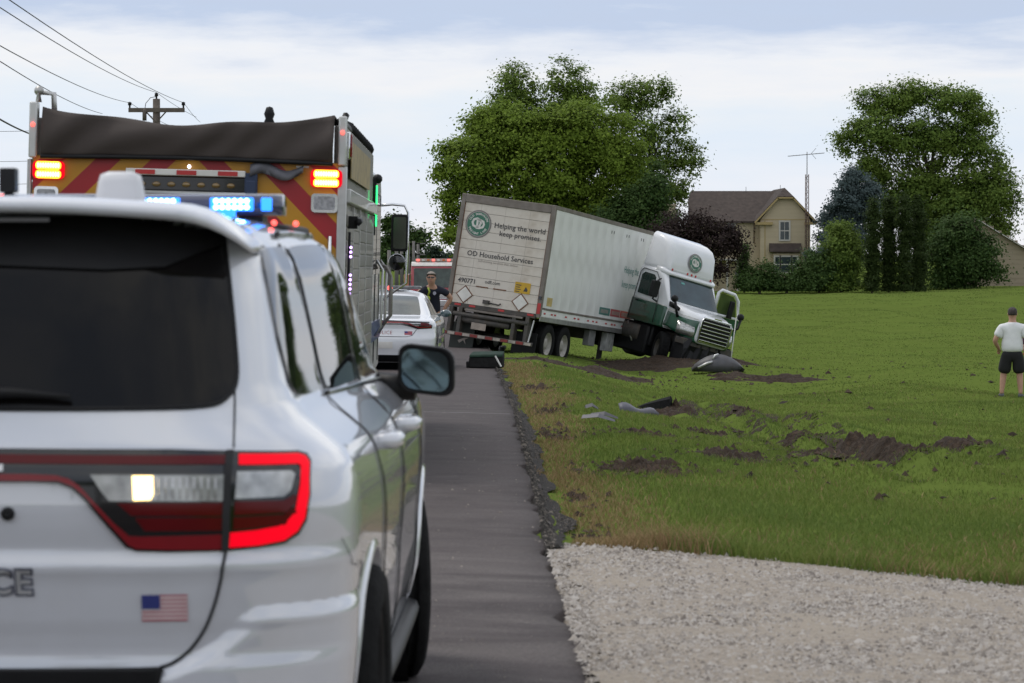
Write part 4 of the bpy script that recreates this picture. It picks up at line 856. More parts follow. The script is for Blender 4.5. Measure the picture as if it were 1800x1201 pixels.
cbd = ck.body(cz).build('body', CW, ch); cut_arches(cbd, [(1.0, .34, .385), (4.05, .34, .385)])
for y in (1.0, 4.05):
    m = MB(); m.lathe([(.38, -.8), (.38, .88)], (0, y, .34), (1, 0, 0), 32); m.build('wheel_housing', M['black'], ch)
    for sx in (-1, 1): wheel(ch, (sx * .80, y, .34), .34, .23, sx, .68)
CR = ck.rear
def cpatch(name, poly, mat, off, parent=ch, step=.05): return patch(poly, CR(off), step, CR(-.01)).build(name, mat, parent)
cg = [(x, z) for x, z in catmull([(0, 1.045), (.52, 1.045), (.60, 1.055), (.57, 1.2), (.52, 1.33), (.45, 1.37), (0, 1.385)], 4)]; cg = cg + [(-x, z) for x, z in cg[::-1] if x > .001]
def cwin(x, z):   # rear glass lies on the sloping back of the cabin
    return (x, ck.yrear(x, z) - .012, z)
patch(cg, cwin, .06).build('rear_window', pm('sedan_glass', (.05, .06, .055), .06, var=.3, spec=.7), ch)
tl = cpatch('taillight', [(-.86, .86), (-.80, .93), (0, .955), (.80, .93), (.86, .86), (.85, .81), (.60, .795), (.42, .85), (.3, .875), (-.3, .875), (-.42, .85), (-.60, .795), (-.85, .81)], M['blackgloss'], .008)
cpatch('red_outline', [(-.3, .905), (.3, .905), (.44, .878), (.62, .815), (.83, .825), (.84, .86), (.83, .875), (.81, .84), (.63, .835), (.46, .90), (.3, .925), (-.3, .925)], M['lampred'], .012, tl)
cpatch('reverse_lens', [(.47, .885), (.62, .87), (.62, .845), (.55, .85)], M['lampclear'], .013, tl); cpatch('red_core', [(.65, .915), (.80, .90), (.81, .855), (.65, .855)], M['lampdark'], .0125, tl)
cpatch('lit_point', [(-.02, .93), (.03, .93), (.03, .90), (-.02, .90)], M['ledamber'], .014, tl)
pl = cpatch('trunk_panel', [(-.45, .66), (.45, .66), (.5, .70), (.56, .78), (-.56, .78), (-.5, .70)], CW, .006)
seamline(ch, [CR(.004)(x, z) for x, z in densify([(-.58, .79), (-.5, .68), (-.4, .655), (.4, .655), (.5, .68), (.58, .79)], 5)], .004)
text_on('lettering', 'POLICE', .09, pm('red_letter', (.35, .12, .12), .5), ch, CR(.009), (-.02, .725), spacing=1.1)
cf = cpatch('flag_decal', [(.36, .69), (.5, .69), (.5, .755), (.36, .755)], mr, .010); cpatch('canton', [(.36, .722), (.42, .722), (.42, .755), (.36, .755)], mbl, .012, cf)
cpatch('license_recess', [(-.28, .40), (.28, .40), (.36, .58), (-.36, .58)], CW, -.004 + .008); cpatch('license_plate', [(-.15, .44), (.15, .44), (.15, .56), (-.15, .56)], M['whitetape'], .012)
cpatch('lower_valance', [(-.78, .19), (.78, .19), (.70, .32), (-.70, .32)], M['black'], .010)
for mp in (ck.side, ck.lside):
    patch([(1.35, 1.03), (2.2, 1.02), (2.15, 1.38), (1.75, 1.33), (1.4, 1.12)], mp(.006), .08).build('side_window', M['sideglass'], ch); patch([(2.3, 1.02), (3.4, 1.0), (2.9, 1.33), (2.25, 1.39)], mp(.006), .08).build('side_window', M['sideglass'], ch)
for sx in (-1, 1): m = MB(); m.ball((sx * .98, 3.05, 1.03), (.11, .07, .075), 10, 6); m.tube([(sx * .82, 3.1, 1.0), (sx * .95, 3.07, 1.01)], .03, 6); m.build('mirror', pm('mirror_shell', (.06, .10, .11), .15, coat=1), ch)
m = MB(); m.box(-.55, .55, 2.05, 2.30, 1.50, 1.56); cbar = m.build('light_bar', pm('bar_lens', (.12, .12, .13), .2, var=.6, scale=8, coat=1), ch, .02)
m = MB(); m.ball((-.02, .9, 1.04), (.07, .03, .05), 8, 5); m.build('rear_camera', M['whitetape'], ch)

# ================================================================ far red fire truck facing the camera
p = at(763, 556, 150.); ft = thing('fire_truck', 'distant red fire truck facing the camera beyond the sedan', 'fire engine', (p.x, 150., float(zroad(150.))), (0, 0, 0))
FR = pm('truck_red', (.33, .018, .025), .3, var=.1, coat=.8)
m = MB(); m.prism([(0, .55), (-.05, 1.35), (.12, 2.45), (.3, 2.75), (2.2, 2.8), (2.2, .55)], 'x', -1.22, 1.22); fcab = m.build('cab', FR, ft, .05)
m = MB(); m.prism([(-.055, 1.50), (.10, 2.52), (.14, 2.52), (0, 1.50)], 'x', -1.06, 1.06); m.build('windscreen', pm('far_glass', (.03, .05, .045), .08, var=.5, scale=3), fcab, .01)
m = MB(); m.prism([(.17, 2.62), (.24, 2.76), (.4, 2.86), (2.1, 2.86), (2.1, 2.75), (.4, 2.64)], 'x', -1.2, 1.2); m.build('roof', M['whitetape'], fcab, .03)
m = MB(); m.box(-1.0, 1.0, .35, .7, 2.88, 3.02); fb_ = m.build('light_bar', pm('far_lens', (.5, .35, .32), .3, var=.3), ft, .02)
for k in range(7): m = MB(); m.box(-.92 + k * .27, -.78 + k * .27, .325, .35, 2.90, 3.0); m.build('lamp', [M['ledredhot'], M['whitetape'], pm('orange_lens', (.6, .16, .05), .3)][k % 3], fb_)
m = MB(); m.box(-1.22, 1.22, -.45, .05, .5, .85); m.build('front_bumper', M['chrome'], ft, .04)
m = MB(); m.box(-1.1, 1.1, -.09, -.03, .9, 1.3); fg = m.build('grille_panel', M['chrome'], ft, .02)
for sx in (-1, 1):
    m = MB(); m.box(sx * 1.0 - .16, sx * 1.0 + .16, -.12, -.05, .95, 1.2); hl = m.build('headlamp', M['chrome'], ft, .02); m = MB(); m.ball((sx * .95, -.13, 1.08), .07, 8, 5); m.build('lit_bulb', M['ledwhite'], hl)
    m = MB(); m.tube([(sx * 1.2, .15, 2.2), (sx * 1.45, 0, 2.2), (sx * 1.45, 0, 1.5), (sx * 1.2, .1, 1.5)], .03, 6); fm = m.build('mirror_arm', M['chrome'], ft); m = MB(); m.box(sx * 1.45 - .12, sx * 1.45 + .12, -.05, .06, 1.55, 2.2); m.build('mirror', [M['whitetape'], pm('mirror_orange', (.45, .16, .10), .3)][sx > 0 and 0 or 1], fm, .02)
    wheel(ft, (sx * 1.05, 1.3, .5), .5, .3, sx)
m = MB(); m.box(-1.22, 1.22, 2.3, 8, .6, 2.8); m.build('body', FR, ft, .04)
# ================================================================ wrecked semi-trailer
def pose(x, y, z, head, pitch, roll, sc=1.):
    """heading clockwise from +Y, nose up, right side down (degrees)"""
    h, p_, r = R(head), R(pitch), R(roll)
    return Matrix.Translation((x, y, z)) @ Matrix.Rotation(-h, 4, 'Z') @ Matrix.Rotation(p_, 4, 'X') @ Matrix.Rotation(r, 4, 'Y') @ Matrix.Scale(sc, 4)
TL, TH, TW = 8.35, 2.83, 1.29
tr = thing('semi_trailer', 'dirty white box trailer leaning off the road into the ditch', 'trailer', mat4=pose(-.483, 72.464, .408, 20.3, -4.1, 7.6))
TFRAME = pm('trailer_frame', (.20, .175, .155), .6, metal=.2, var=.2, scale=4, dirt=((.10, .075, .055), .6, 3)); TDOOR = pm('grimy_door_white', (.64, .585, .52), .55, var=.06, scale=2, dirt=((.36, .29, .22), .6, 2.2))
TSIDE = pm('side_panel_white', (.74, .74, .73), .5, var=.03, coat=0., dirt=((.34, .33, .30), .4, 1.5)); GREEN_OD = pm('company_green', (.015, .13, .075), .4, var=.08, coat=.3); INK = pm('dark_print', (.05, .05, .055), .6)
FADED = pm('faded_print', (.30, .26, .23), .6); RUST = pm('rusty_edge', (.16, .075, .04), .8, var=.4, scale=12)
# box shell
m = MB(); m.box(-TW + .02, TW - .02, .06, TL, .02, TH - .02); m.build('box_shell', TFRAME, tr)
for x0, x1, nm in ((-TW, -TW + .11, 'door_post'), (TW - .11, TW, 'door_post')): m = MB(); m.box(x0, x1, -.03, .10, -.05, TH); m.build(nm, TFRAME, tr, .012)
m = MB(); m.box(-TW + .111, TW - .111, -.028, .10, TH - .21, TH - .002); m.build('door_header', TFRAME, tr, .012)
m = MB(); m.box(-TW + .111, TW - .111, -.03, .10, -.08, .03); m.build('rear_sill', M['steel'], tr, .01)
# roller door slats
nsl = 11; hsl = (TH - .21 - .035) / nsl; s0 = None; doorw = TW - .125
for k in range(nsl):
    z = .035 + k * hsl
    if s0 is None: m = MB(); m.box(-doorw, doorw, 0, .03, .003, hsl - .004); s0 = m.build('door_slat', TDOOR, tr, .004); s0.location = (0, 0, z)
    else: inst(s0, 'door_slat', tr, (0, .001 * (k % 3), z))
for x in (-doorw - .006, doorw + .006): m = MB(); m.box(x - .006, x + .006, -.012, .02, .04, TH - .22); m.build('door_track', RUST, tr)
m = MB()
for k in range(nsl):
    for x in (-.72, -.05, .62): m.box(x, x + .004, -.002, .0, .045 + k * hsl, .03 + (k + 1) * hsl)
setp(m.build('hinge_lines', FADED, tr), kind='stuff')
RD = lambda a, b: (a, -.006, b)
def emblem(parent, mapf, c, r, lift):
    """round company emblem: grey rim, green field, interlocked letters, ring lettering"""
    def disc(rad, off, mat, nm, r0=0):
        P = [(c[0] + rad * math.cos(t), c[1] + rad * math.sin(t)) for t in np.linspace(0, 2 * math.pi, 40, endpoint=False)]; m = MB(); v = [mapf(a, b, off) for a, b in P]; m.add(v, [tuple(range(40))]); return m.build(nm, mat, parent)
    e = disc(r, lift, pm('emblem_rim', (.16, .15, .145), .5), 'emblem'); parent = e
    disc(r * .93, lift + .003, pm('emblem_ring', (.30, .275, .26), .5), 'ring'); disc(r * .86, lift + .005, GREEN_OD, 'field')
    wm = pm('emblem_white', (.62, .60, .57), .5)
    for tx, cc, sz in (('O', (-.13, .03), 1.02), ('D', (.17, -.04), .98)):
        v, f = text2d(tx, r * sz, bold=r * .035); m = MB(); m.add([mapf(c[0] + a + cc[0] * r, c[1] + b + cc[1] * r, lift + .008) for a, b in v], f); m.build('letter', wm, e)
    for word, a0, a1, up in (('OLD DOMINION', 155, 25, 1), ('FREIGHT LINE', 208, 332, -1)):
        for i, chh in enumerate(word):
            if chh == ' ': continue
            t = R(a0 + (a1 - a0) * i / (len(word) - 1)); v, f = text2d(chh, r * .21, bold=r * .008); rot = t - math.pi / 2 if up > 0 else t + math.pi / 2; m = MB()
            m.add([mapf(c[0] + r * .71 * math.cos(t) + a * math.cos(rot) - b * math.sin(rot), c[1] + r * .71 * math.sin(t) + a * math.sin(rot) + b * math.cos(rot), lift + .008) for a, b in v], f); m.build('ring_letter', wm, e)
    return e
emblem(tr, lambda a, b, o_: (a, -.004 - o_, b), (-.74, 2.10), .355, .003)
def dtext(body_, size, c, mat=INK, **k): return text_on('lettering', body_, size, mat, tr, RD, c, **k)
dtext('Helping the world', .188, (.40, 2.12), bold=.002, spacing=1.02); dtext('keep promises.', .188, (.44, 1.93), bold=.002)
dtext('OD Household Services', .185, (-.02, 1.33), bold=.002); dtext('Self-moving services that deliver', .085, (-.05, 1.17), FADED); dtext('490771', .165, (-.82, .62), bold=.003); dtext('odfl.com', .12, (-.12, .66), bold=.001)
for x0, x1 in ((-.55, -.22), (-.08, .28)): m = MB(); m.box(x0, x1, -.008, 0, .50, .53); m.build('door_scuff', RUST, tr)
m = MB(); m.box(.50, .92, -.012, 0, .50, .78); ys_ = m.build('yellow_placard', pm('yellow_sign', (.55, .33, .02), .5, var=.15), tr)
for k in range(4): m = MB(); m.box(.53, .64 + .03 * (k % 2), -.015, -.012, .53 + k * .055, .55 + k * .055); m.build('print_line', INK, ys_)
m = MB(); m.prism([(.74, .56), (.80, .68), (.86, .60), (.84, .56)], 'y', -.015, -.012); m.build('print_figure', INK, ys_)
for cx_, cz_ in ((-.83, .27), (.70, .27)):
    def dia(r): return [(cx_, cz_ - r), (cx_ + r, cz_), (cx_, cz_ + r), (cx_ - r, cz_)]
    m = MB(); m.prism(dia(.235), 'y', -.016, 0); pc = m.build('placard_holder', RUST, tr); m = MB(); m.prism(dia(.20), 'y', -.02, -.014); m.build('placard', M['whitetape'], pc)
for k, x in enumerate(np.linspace(-1.05, .95, 6)):
    if k in (2, 4): continue
    m = MB(); m.box(x, x + .17, -.038, -.03, -.03, .02); m.build('reflector_strip', M['red'], tr)
m = MB(); m.box(-.28, -.12, -.09, -.0, .10, .20); m.tube([(-.12, -.05, .14), (.15, -.05, .12), (.2, -.05, .16)], .02, 6); m.build('door_latch', M['steel'], tr)
m = MB(); m.box(TW - .10, TW - .01, -.038, -.028, .05, .32); m.build('reflector_strip', M['red'], tr)
m = MB(); m.prism(rpoly(TW - .10, TW - .02, .42, .50, .02), 'y', -.06, -.02); m.build('clearance_lamp', M['blackgloss'], tr)
# side wall panels
SX = TW - .018; npn = 12; wp = TL / npn; s1 = None
for k in range(npn):
    if s1 is None: m = MB(); m.box(SX - .004, SX + .012, .004, wp - .004, .22, TH - .10); s1 = m.build('side_panel', TSIDE, tr, .003); s1.location = (0, .02, 0)
    else: inst(s1, 'side_panel', tr, (0, k * wp + .02, 0))
    inst(s1, 'side_panel', tr, (-2 * SX - .008, k * wp + .02, 0))
    m = MB(); m.box(SX - .004, SX + .010, k * wp + .024, (k + 1) * wp + .016, .0, .17); m.build('skirt_panel', TSIDE, tr, .003)
m = MB(); m.box(SX - .002, SX + .022, .02, TL, TH - .10, TH); m.build('top_rail', TFRAME, tr, .006)
m = MB(); m.box(SX - .002, SX + .028, .25, TL, .172, .218); m.build('rub_rail', TFRAME, tr, .006)
m = MB(); m.box(SX - .002, SX + .02, .02, TL, -.13, -.004); m.build('bottom_rail', M['alu'], tr, .006)
for k, y in enumerate((.25, .8, 1.05, 1.9, 2.6, 2.9, 3.7, 4.1, 4.4, 5.2, 5.7, 5.95, 6.6, 7.3)): m = MB(); m.box(SX + .008, SX + .016, y, y + .14, .06, .10); m.build('side_reflector', M['red'], tr)
m = MB(); m.box(SX + .010, SX + .016, .35, .75, .28, .50); m.build('yellow_label', pm('faded_yellow', (.48, .36, .14), .6, var=.2), tr)
SD = lambda a, b: (SX + .017, a, b)
for y0, y1, mt_ in ((4.55, 5.45, pm('teal_block', (.06, .17, .15), .5)), (5.5, 6.3, pm('red_block', (.36, .07, .08), .5)), (6.34, 7.3, M['red'])):
    m = MB(); m.box(SX + .010, SX + .015, y0, y1, .30, .50); sb_ = m.build('service_block', mt_, tr)
    for k in range(6): m = MB(); m.box(SX + .015, SX + .018, y0 + .12 + k * .11, y0 + .19 + k * .11, .35, .45); m.build('print_mark', FADED, sb_)
gtxt = pm('green_print', (.05, .22, .20), .5)
text_on('lettering', 'Helping the world', .28, gtxt, tr, SD, (7.15, 1.62)); text_on('lettering', 'keep promises.', .28, gtxt, tr, SD, (6.95, 1.22))
for y in (4.6, 5.9, 7.2):
    for d in (0, .2): m = MB(); m.box(SX + .012, SX + .02, y + d, y + d + .03, TH - .34, TH - .26); m.build('vent_slot', INK, tr)
# chassis, lift gear, bumper bar, axles
m = MB(); m.box(-.55, -.42, .1, TL, -.42, -.06); m.build('frame_rail', M['steel'], tr); m = MB(); m.box(.42, .55, .1, TL, -.42, -.06); m.build('frame_rail', M['steel'], tr)
m = MB(); m.tube([(-1.05, -.02, -.24), (1.0, -.02, -.24)], .06, 10); m.build('lift_shaft', M['steel'], tr)
m = MB(); m.tube([(-.85, .05, -.36), (.5, .05, -.38)], .085, 10); m.build('lift_cylinder', M['steel'], tr)
m = MB(); m.box(-.75, .85, -.07, .0, -.14, -.085); m.build('lift_plate_edge', TFRAME, tr, .01)
for x in (-1.12, -.86, .62, .98): m = MB(); m.box(x - .05, x + .05, -.06, .18, -.72, -.06); m.build('lift_bracket', M['steel'], tr, .01)
m = MB(); m.box(-.52, -.12, -.02, .0, -.58, -.36); m.build('license_plate', pm('muddy_plate', (.32, .27, .23), .7, var=.2), tr)
TAPE = [pm('grimy_red_tape', (.22, .035, .03), .7, var=.3, scale=9), pm('grimy_white_tape', (.34, .30, .26), .7, var=.3, scale=9)]
m = MB(); m.box(-1.34, 1.22, -.14, -.05, -.80, -.70); ub = m.build('underride_bar', M['steel'], tr, .01)
for k in range(12):
    x = -1.30 + k * .21; m = MB(); m.box(x, x + .19, -.146, -.139, -.785, -.715); m.build('tape_segment', TAPE[k % 2], ub)
for sx, mt_ in ((-1, pm('mud_flap', (.035, .04, .035), .8)), (1, M['black'])):
    m = MB(); m.box(sx * .85 - .33, sx * .85 + .33, .30, .33, -1.22, -.45); fl_ = m.build('mud_flap', mt_, tr, .01)
m = MB(); m.prism([(-.95, -.92), (-.90, -.98), (-.80, -.90), (-.72, -1.0), (-.76, -.88), (-.66, -.82), (-.80, -.84)], 'y', .293, .299); m.build('flap_emblem', FADED, tr)
RIMW = pm('dusty_rim', (.36, .34, .31), .6, var=.2, scale=6, dirt=((.12, .09, .06), .7, 7))
for y in (1.05, 2.30):
    m = MB(); m.tube([(-1.0, y, -.68), (1.0, y, -.68)], .075, 8); ax_ = m.build('axle', M['steel'], tr)
    for sx in (-1, 1):
        wheel(tr, (sx * 1.10, y, -.68), .52, .27, sx, .56, rimmat=RIMW); wheel(tr, (sx * .77, y, -.68), .52, .27, sx, .56)
m = MB(); m.bar((TW - .12, -.05, -.13), (TW - .2, -.05, -.72), .04, .03); m.build('side_strut', M['alu'], tr)
for y, w_, h_, mt_ in ((4.4, .5, .42, M['alu']), (5.9, .6, .5, M['whitetape'])): m = MB(); m.box(TW - .30, TW - .12, y, y + w_, -.16 - h_, -.15); m.build('under_box', pm('box_grey', (.20, .20, .20), .6, var=.2) if y < 5 else pm('torn_wrap', (.42, .42, .42), .6, var=.3, scale=8), tr, .02)
for sx in (-1, 1): m = MB(); m.box(sx * .75 - .06, sx * .75 + .06, 6.6, 6.72, -1.05, -.1); m.box(sx * .75 - .13, sx * .75 + .13, 6.55, 6.77, -1.09, -1.05); m.build('landing_leg', M['steel'], tr)

# ================================================================ jack-knifed tractor unit
KS = .85
tk = thing('truck_tractor', 'white and green truck tractor jackknifed nose down on the lawn', 'truck', mat4=pose(6.06 * KS, 90.409 * KS, CAMZ + (-1.983 - CAMZ) * KS, 143.2, -8.7, -12.8, KS))
TWH = pm('cab_white', (.70, .71, .73), .28, var=.03, coat=.9, dirt=((.45, .42, .38), .2, 3)); TGR = pm('cab_green', (.006, .075, .038), .3, var=.12, coat=.8, dirt=((.06, .06, .04), .35, 4))
def sect(y, hw, z0, z1, r, n=5, inset=0.):
    """rounded cross-section at y, narrowing towards the top by inset"""
    out = []
    for a, b in rpoly(-hw, hw, z0, z1, r, n): t = (b - z0) / (z1 - z0); out.append((a * (1 - inset * t), y, b))
    return out
# local frame: y = 0 at the bumper, cab behind (negative y), ground z = 0
m = MB(); m.loft([sect(-2.95, 1.16, 1.15, 2.90, .12), sect(-2.90, 1.20, 1.12, 2.95, .14), sect(-2.0, 1.20, 1.12, 2.95, .16, inset=.02), sect(-1.80, 1.18, 1.12, 2.86, .2, inset=.05), sect(-1.30, 1.15, 1.12, 2.10, .15, inset=.04), sect(-1.22, 1.12, 1.12, 2.02, .12, inset=.04)])
cabo = m.build('cab', TWH, tk)
m = MB(); m.loft([sect(-2.93, 1.212, 1.12, 1.86, .05), sect(-1.35, 1.205, 1.12, 1.80, .05), sect(-1.24, 1.17, 1.12, 1.78, .05)]); m.build('green_skirt', TGR, cabo)
# hood with sloping top and flared fenders
H_ = [(-1.25, 1.12, 1.16, 2.02, .16), (-.9, 1.13, 1.14, 1.97, .2), (-.5, 1.08, 1.04, 1.88, .24), (-.2, .95, .95, 1.80, .26), (-.04, .74, .92, 1.73, .2), (.0, .66, .95, 1.66, .15)]
m = MB(); m.loft([sect(*h, inset=.10) for h in H_]); hood = m.build('hood', TWH, tk)
m = MB(); m.loft([sect(y, hw + .012, z0 - .006, z0 + (z1 - z0) * f, r * .6, inset=.06) for (y, hw, z0, z1, r), f in zip(H_[:5], (.66, .68, .74, .82, .88))]); fen = m.build('fender', TGR, tk)
for ob in (hood, fen):
    c = MB(); c.lathe([(.001, -1.6), (.60, -1.6), (.60, 1.6), (.001, 1.6)], (0, -1.15, .62), (1, 0, 0), 40); co = c.build('cut', None, tk); bpy.context.view_layer.update()
    md = ob.modifiers.new('x', 'BOOLEAN'); md.operation = 'DIFFERENCE'; md.solver = 'EXACT'; md.object = co; bpy.context.view_layer.update()
    me = bpy.data.meshes.new_from_object(ob.evaluated_get(bpy.context.evaluated_depsgraph_get())); ob.modifiers.clear(); ob.data = me; bpy.data.objects.remove(co)
for sx in (-1, 1): seamline(hood, [(sx * (hw + .02) * (1 - .06 * f), y, z0 + (z1 - z0) * f + .02) for (y, hw, z0, z1, r), f in zip(H_[:5], (.66, .68, .74, .82, .88))], .010, M['whitetape'], 'pin_stripe')
seamline(cabo, [(1.215, -2.93, 1.88), (1.208, -1.35, 1.82), (1.17, -1.24, 1.80)], .012, M['whitetape'], 'pin_stripe')
# grille with bars
m = MB(); m.prism([(-.60, 1.02), (-.64, 1.62), (-.55, 1.74), (.55, 1.74), (.64, 1.62), (.60, 1.02)], 'y', -.03, .035); gr = m.build('grille', M['black'], tk, .01)
for k in range(6):
    z = 1.05 + k * .118; m = MB(); m.bar((-.60, .05, z), (.60, .05, z), .05, .030); m.build('grille_bar', M['chrome'], gr, .008)
m = MB(); P = [(-.63, .04, 1.0), (-.67, .04, 1.63), (-.57, .03, 1.77), (.57, .03, 1.77), (.67, .04, 1.63), (.63, .04, 1.0), (-.63, .04, 1.0)]; m.tube(P, .028, 8); m.build('grille_surround', M['chrome'], gr)
m = MB(); m.box(-.16, .16, .02, .04, 1.79, 1.83); m.build('nose_badge', M['chrome'], gr)
for sx in (1, -1):
    m = MB(); m.loft([[(sx * (.80 + .40 * t), -.04 - .42 * t, 1.06 + .02 * t), (sx * (.83 + .40 * t), .0 - .42 * t, 1.20 + .03 * t), (sx * (.80 + .40 * t), -.05 - .42 * t, 1.38 + .10 * t), (sx * (.60 + .36 * t), -.16 - .42 * t, 1.22)] for t in (0, .35, .7, 1)]); hl = m.build('headlamp', M['lampclear'], tk)
    m = MB(); m.loft([[(sx * (.965 + .12 * t), -.36 - .14 * t, 1.12 + .02 * t), (sx * (.99 + .12 * t), -.355 - .14 * t, 1.24), (sx * (.975 + .12 * t), -.37 - .14 * t, 1.40), (sx * (.90 + .1 * t), -.42 - .1 * t, 1.24)] for t in (0, .5, 1)]); m.build('turn_signal', pm('orange_signal', (.5, .13, .04), .3, coat=1), hl)
    m = MB(); m.ball((sx * .80, -.10, 1.20), .05, 8, 6); m.build('bulb', M['chrome'], hl)
# windscreen, side glass, roof cap and fairing
def wsp(x, z): t = (z - 2.04) / .78; return (x * (1 - .05 * t), -1.26 - .513 * t + .035 - .03 * (x / 1.05) ** 4, z + .01)
m = patch([(-1.04, 2.04), (1.04, 2.04), (1.0, 2.80), (.9, 2.83), (-.9, 2.83), (-1.0, 2.80)], wsp, .15).build('windscreen', pm('cab_glass', (.03, .05, .055), .06, var=.4, scale=2, spec=.8), cabo)
m = MB(); m.add([wsp(.35, 2.62), wsp(.5, 2.62), wsp(.5, 2.68), wsp(.35, 2.68)], [(0, 1, 2, 3)]); m.v = [(a, b + .01, c_) for a, b, c_ in m.v]; m.build('sticker', pm('teal_sticker', (.12, .35, .32), .5), cabo)
CABW = lambda y, z: (1.226 - .02 * (z - 2), y, z)
gp = [(-2.72, 2.02), (-2.02, 1.98), (-1.98, 2.10), (-2.06, 2.62), (-2.16, 2.70), (-2.62, 2.72), (-2.74, 2.62)]
for sx in (1,):
    patch(gp, CABW, .2, lambda a, b: (1.19, a, b)).build('door_window', pm('door_glass', (.012, .025, .02), .08), cabo)
    seamline(cabo, [CABW(y, z) for y, z in [(-2.84, 1.2), (-2.84, 2.72), (-2.72, 2.83), (-2.05, 2.80), (-1.88, 2.62), (-1.66, 2.0), (-1.60, 1.2)]], .012, M['seam'])
    m = MB(); m.box(1.21, 1.235, -2.72, -2.60, 1.75, 1.80); m.build('door_handle', M['black'], cabo)
    dl = pm('gold_door_print', (.10, .09, .06), .5)
    for k, (tx, sz) in enumerate((('OD', .22), ('OLD DOMINION', .09), ('FREIGHT LINE', .08))): text_on('door_lettering', tx, sz, dl, cabo, lambda a, b: (1.225, -2.25 - a * -1, b), (0, 1.62 - k * .15))
m = MB(); m.loft([sect(-2.2, 1.17, 2.80, 3.02, .08), sect(-1.95, 1.16, 2.80, 3.0, .08), sect(-1.74, 1.06, 2.80, 2.93, .06), sect(-1.66, .96, 2.82, 2.88, .03)]); rc = m.build('sun_visor', TWH, cabo)
for x in (-.85, -.18, 0, .18, .85): m = MB(); m.lathe([(.035, 0), (.03, .05), (.001, .075)], (x, -1.80, 2.97), (0, .35, 1), 8); m.build('marker_lamp', M['red'], rc)
m = MB(); m.loft([sect(-2.95, 1.10, 2.9, 4.04, .10, inset=.07), sect(-2.88, 1.13, 2.9, 4.10, .13, inset=.07), sect(-2.45, 1.13, 2.9, 4.03, .16, inset=.08), sect(-2.15, 1.11, 2.9, 3.93, .18, inset=.09), sect(-1.99, 1.08, 2.9, 3.80, .2, inset=.10), sect(-1.90, 1.04, 2.9, 3.60, .2, inset=.10), sect(-1.83, .99, 2.92, 3.30, .14, inset=.06), sect(-1.79, .95, 2.93, 3.06, .05)]); fr = m.build('roof_fairing', TWH, tk)
def fairmap(a, b, o_): t = (b - 2.9) / 1.0; return (1.145 * (1 - .105 * t) + .012 + o_ - .05 * max(0, a + 2.3) ** 2 * 3, a, b)
emblem(tk, lambda a, b, o_: (-a - .05, float(np.interp(b + 3.40, [3.06, 3.30, 3.60, 3.80, 3.93], [-1.785, -1.825, -1.895, -1.985, -2.14])) + .03 + o_, 3.40 + b), (0, 0), .30, .006)
# mirrors
m = MB(); m.tube([(1.18, -1.75, 1.88), (1.42, -1.68, 1.92), (1.44, -1.68, 2.5), (1.2, -1.8, 2.62)], .03, 8); ma = m.build('mirror_arm', M['black'], tk)
m = MB(); m.prism(rpoly(1.30, 1.58, 1.98, 2.52, .06), 'y', -1.78, -1.62); m.build('mirror', M['black'], ma, .02)
for sx, y0 in ((1, -.75), (-1, -.45)):
    m = MB(); m.tube([(sx * 1.0, y0, 1.55), (sx * 1.22, y0 + .12, 1.72), (sx * 1.32, y0 + .05, 2.02)], [.05, .045, .04], 8); hm = m.build('hood_mirror_arm', M['black'], tk)
    m = MB(); m.ball((sx * 1.33, y0 + .0, 2.10), (.14, .09, .12), 10, 6); m.build('hood_mirror', M['black'], hm)
m = MB(); m.loft([[(1.10, -1.2, 1.84), (1.12, -1.2, 1.98), (1.09, -1.2, 2.0)], [(1.14, -.95, 1.80), (1.16, -.95, 1.95), (1.12, -.95, 1.97)], [(1.12, -.62, 1.75), (1.13, -.62, 1.84), (1.10, -.62, 1.86)]]); m.build('hood_vent', M['black'], hood)
# left door swung wide open
ld = MB(); fr_ = [(0, 1.25), (0, 2.75), (.12, 2.84), (.72, 2.80), (.92, 2.62), (1.12, 2.0), (1.12, 1.25)]; inn = [(.12, 2.02), (.12, 2.66), (.20, 2.72), (.66, 2.70), (.80, 2.58), (.98, 2.04)]
c_, s_ = math.cos(R(68)), math.sin(R(68))
def dmap(u, z, th): return (-1.20 - u * s_ + th * c_, -1.62 - u * c_ * -.35 - th * s_, z)
for P, mt_, nm in (([(0, 1.25), (0, 2.0), (1.12, 2.0), (1.12, 1.25)], TGR, 'open_door'),):
    n_ = len(P); ld.add([dmap(u, z, t) for t in (0, .07) for u, z in P], [tuple(range(n_)), tuple(range(2 * n_ - 1, n_ - 1, -1))] + [(i, i + n_, (i + 1) % n_ + n_, (i + 1) % n_) for i in range(n_)]); dobj = ld.build(nm, mt_, tk)
m = MB(); m.tube([dmap(u, z, .03) for u, z in [(.03, 2.0), (.03, 2.72), (.14, 2.82), (.70, 2.78), (.90, 2.60), (1.09, 2.02), (.03, 2.0)]], .055, 8); m.build('window_frame', TWH, dobj)
m = MB(); m.add([dmap(u, z, .03) for u, z in inn], [tuple(range(6))]); gl_ = pm('open_door_glass', (.06, .09, .03), .05); m.build('door_pane', gl_, dobj)
m = MB(); m.box(-1.78, -1.60, -1.45, -1.35, 1.98, 2.55); m.build('mirror', M['black'], dobj, .02)
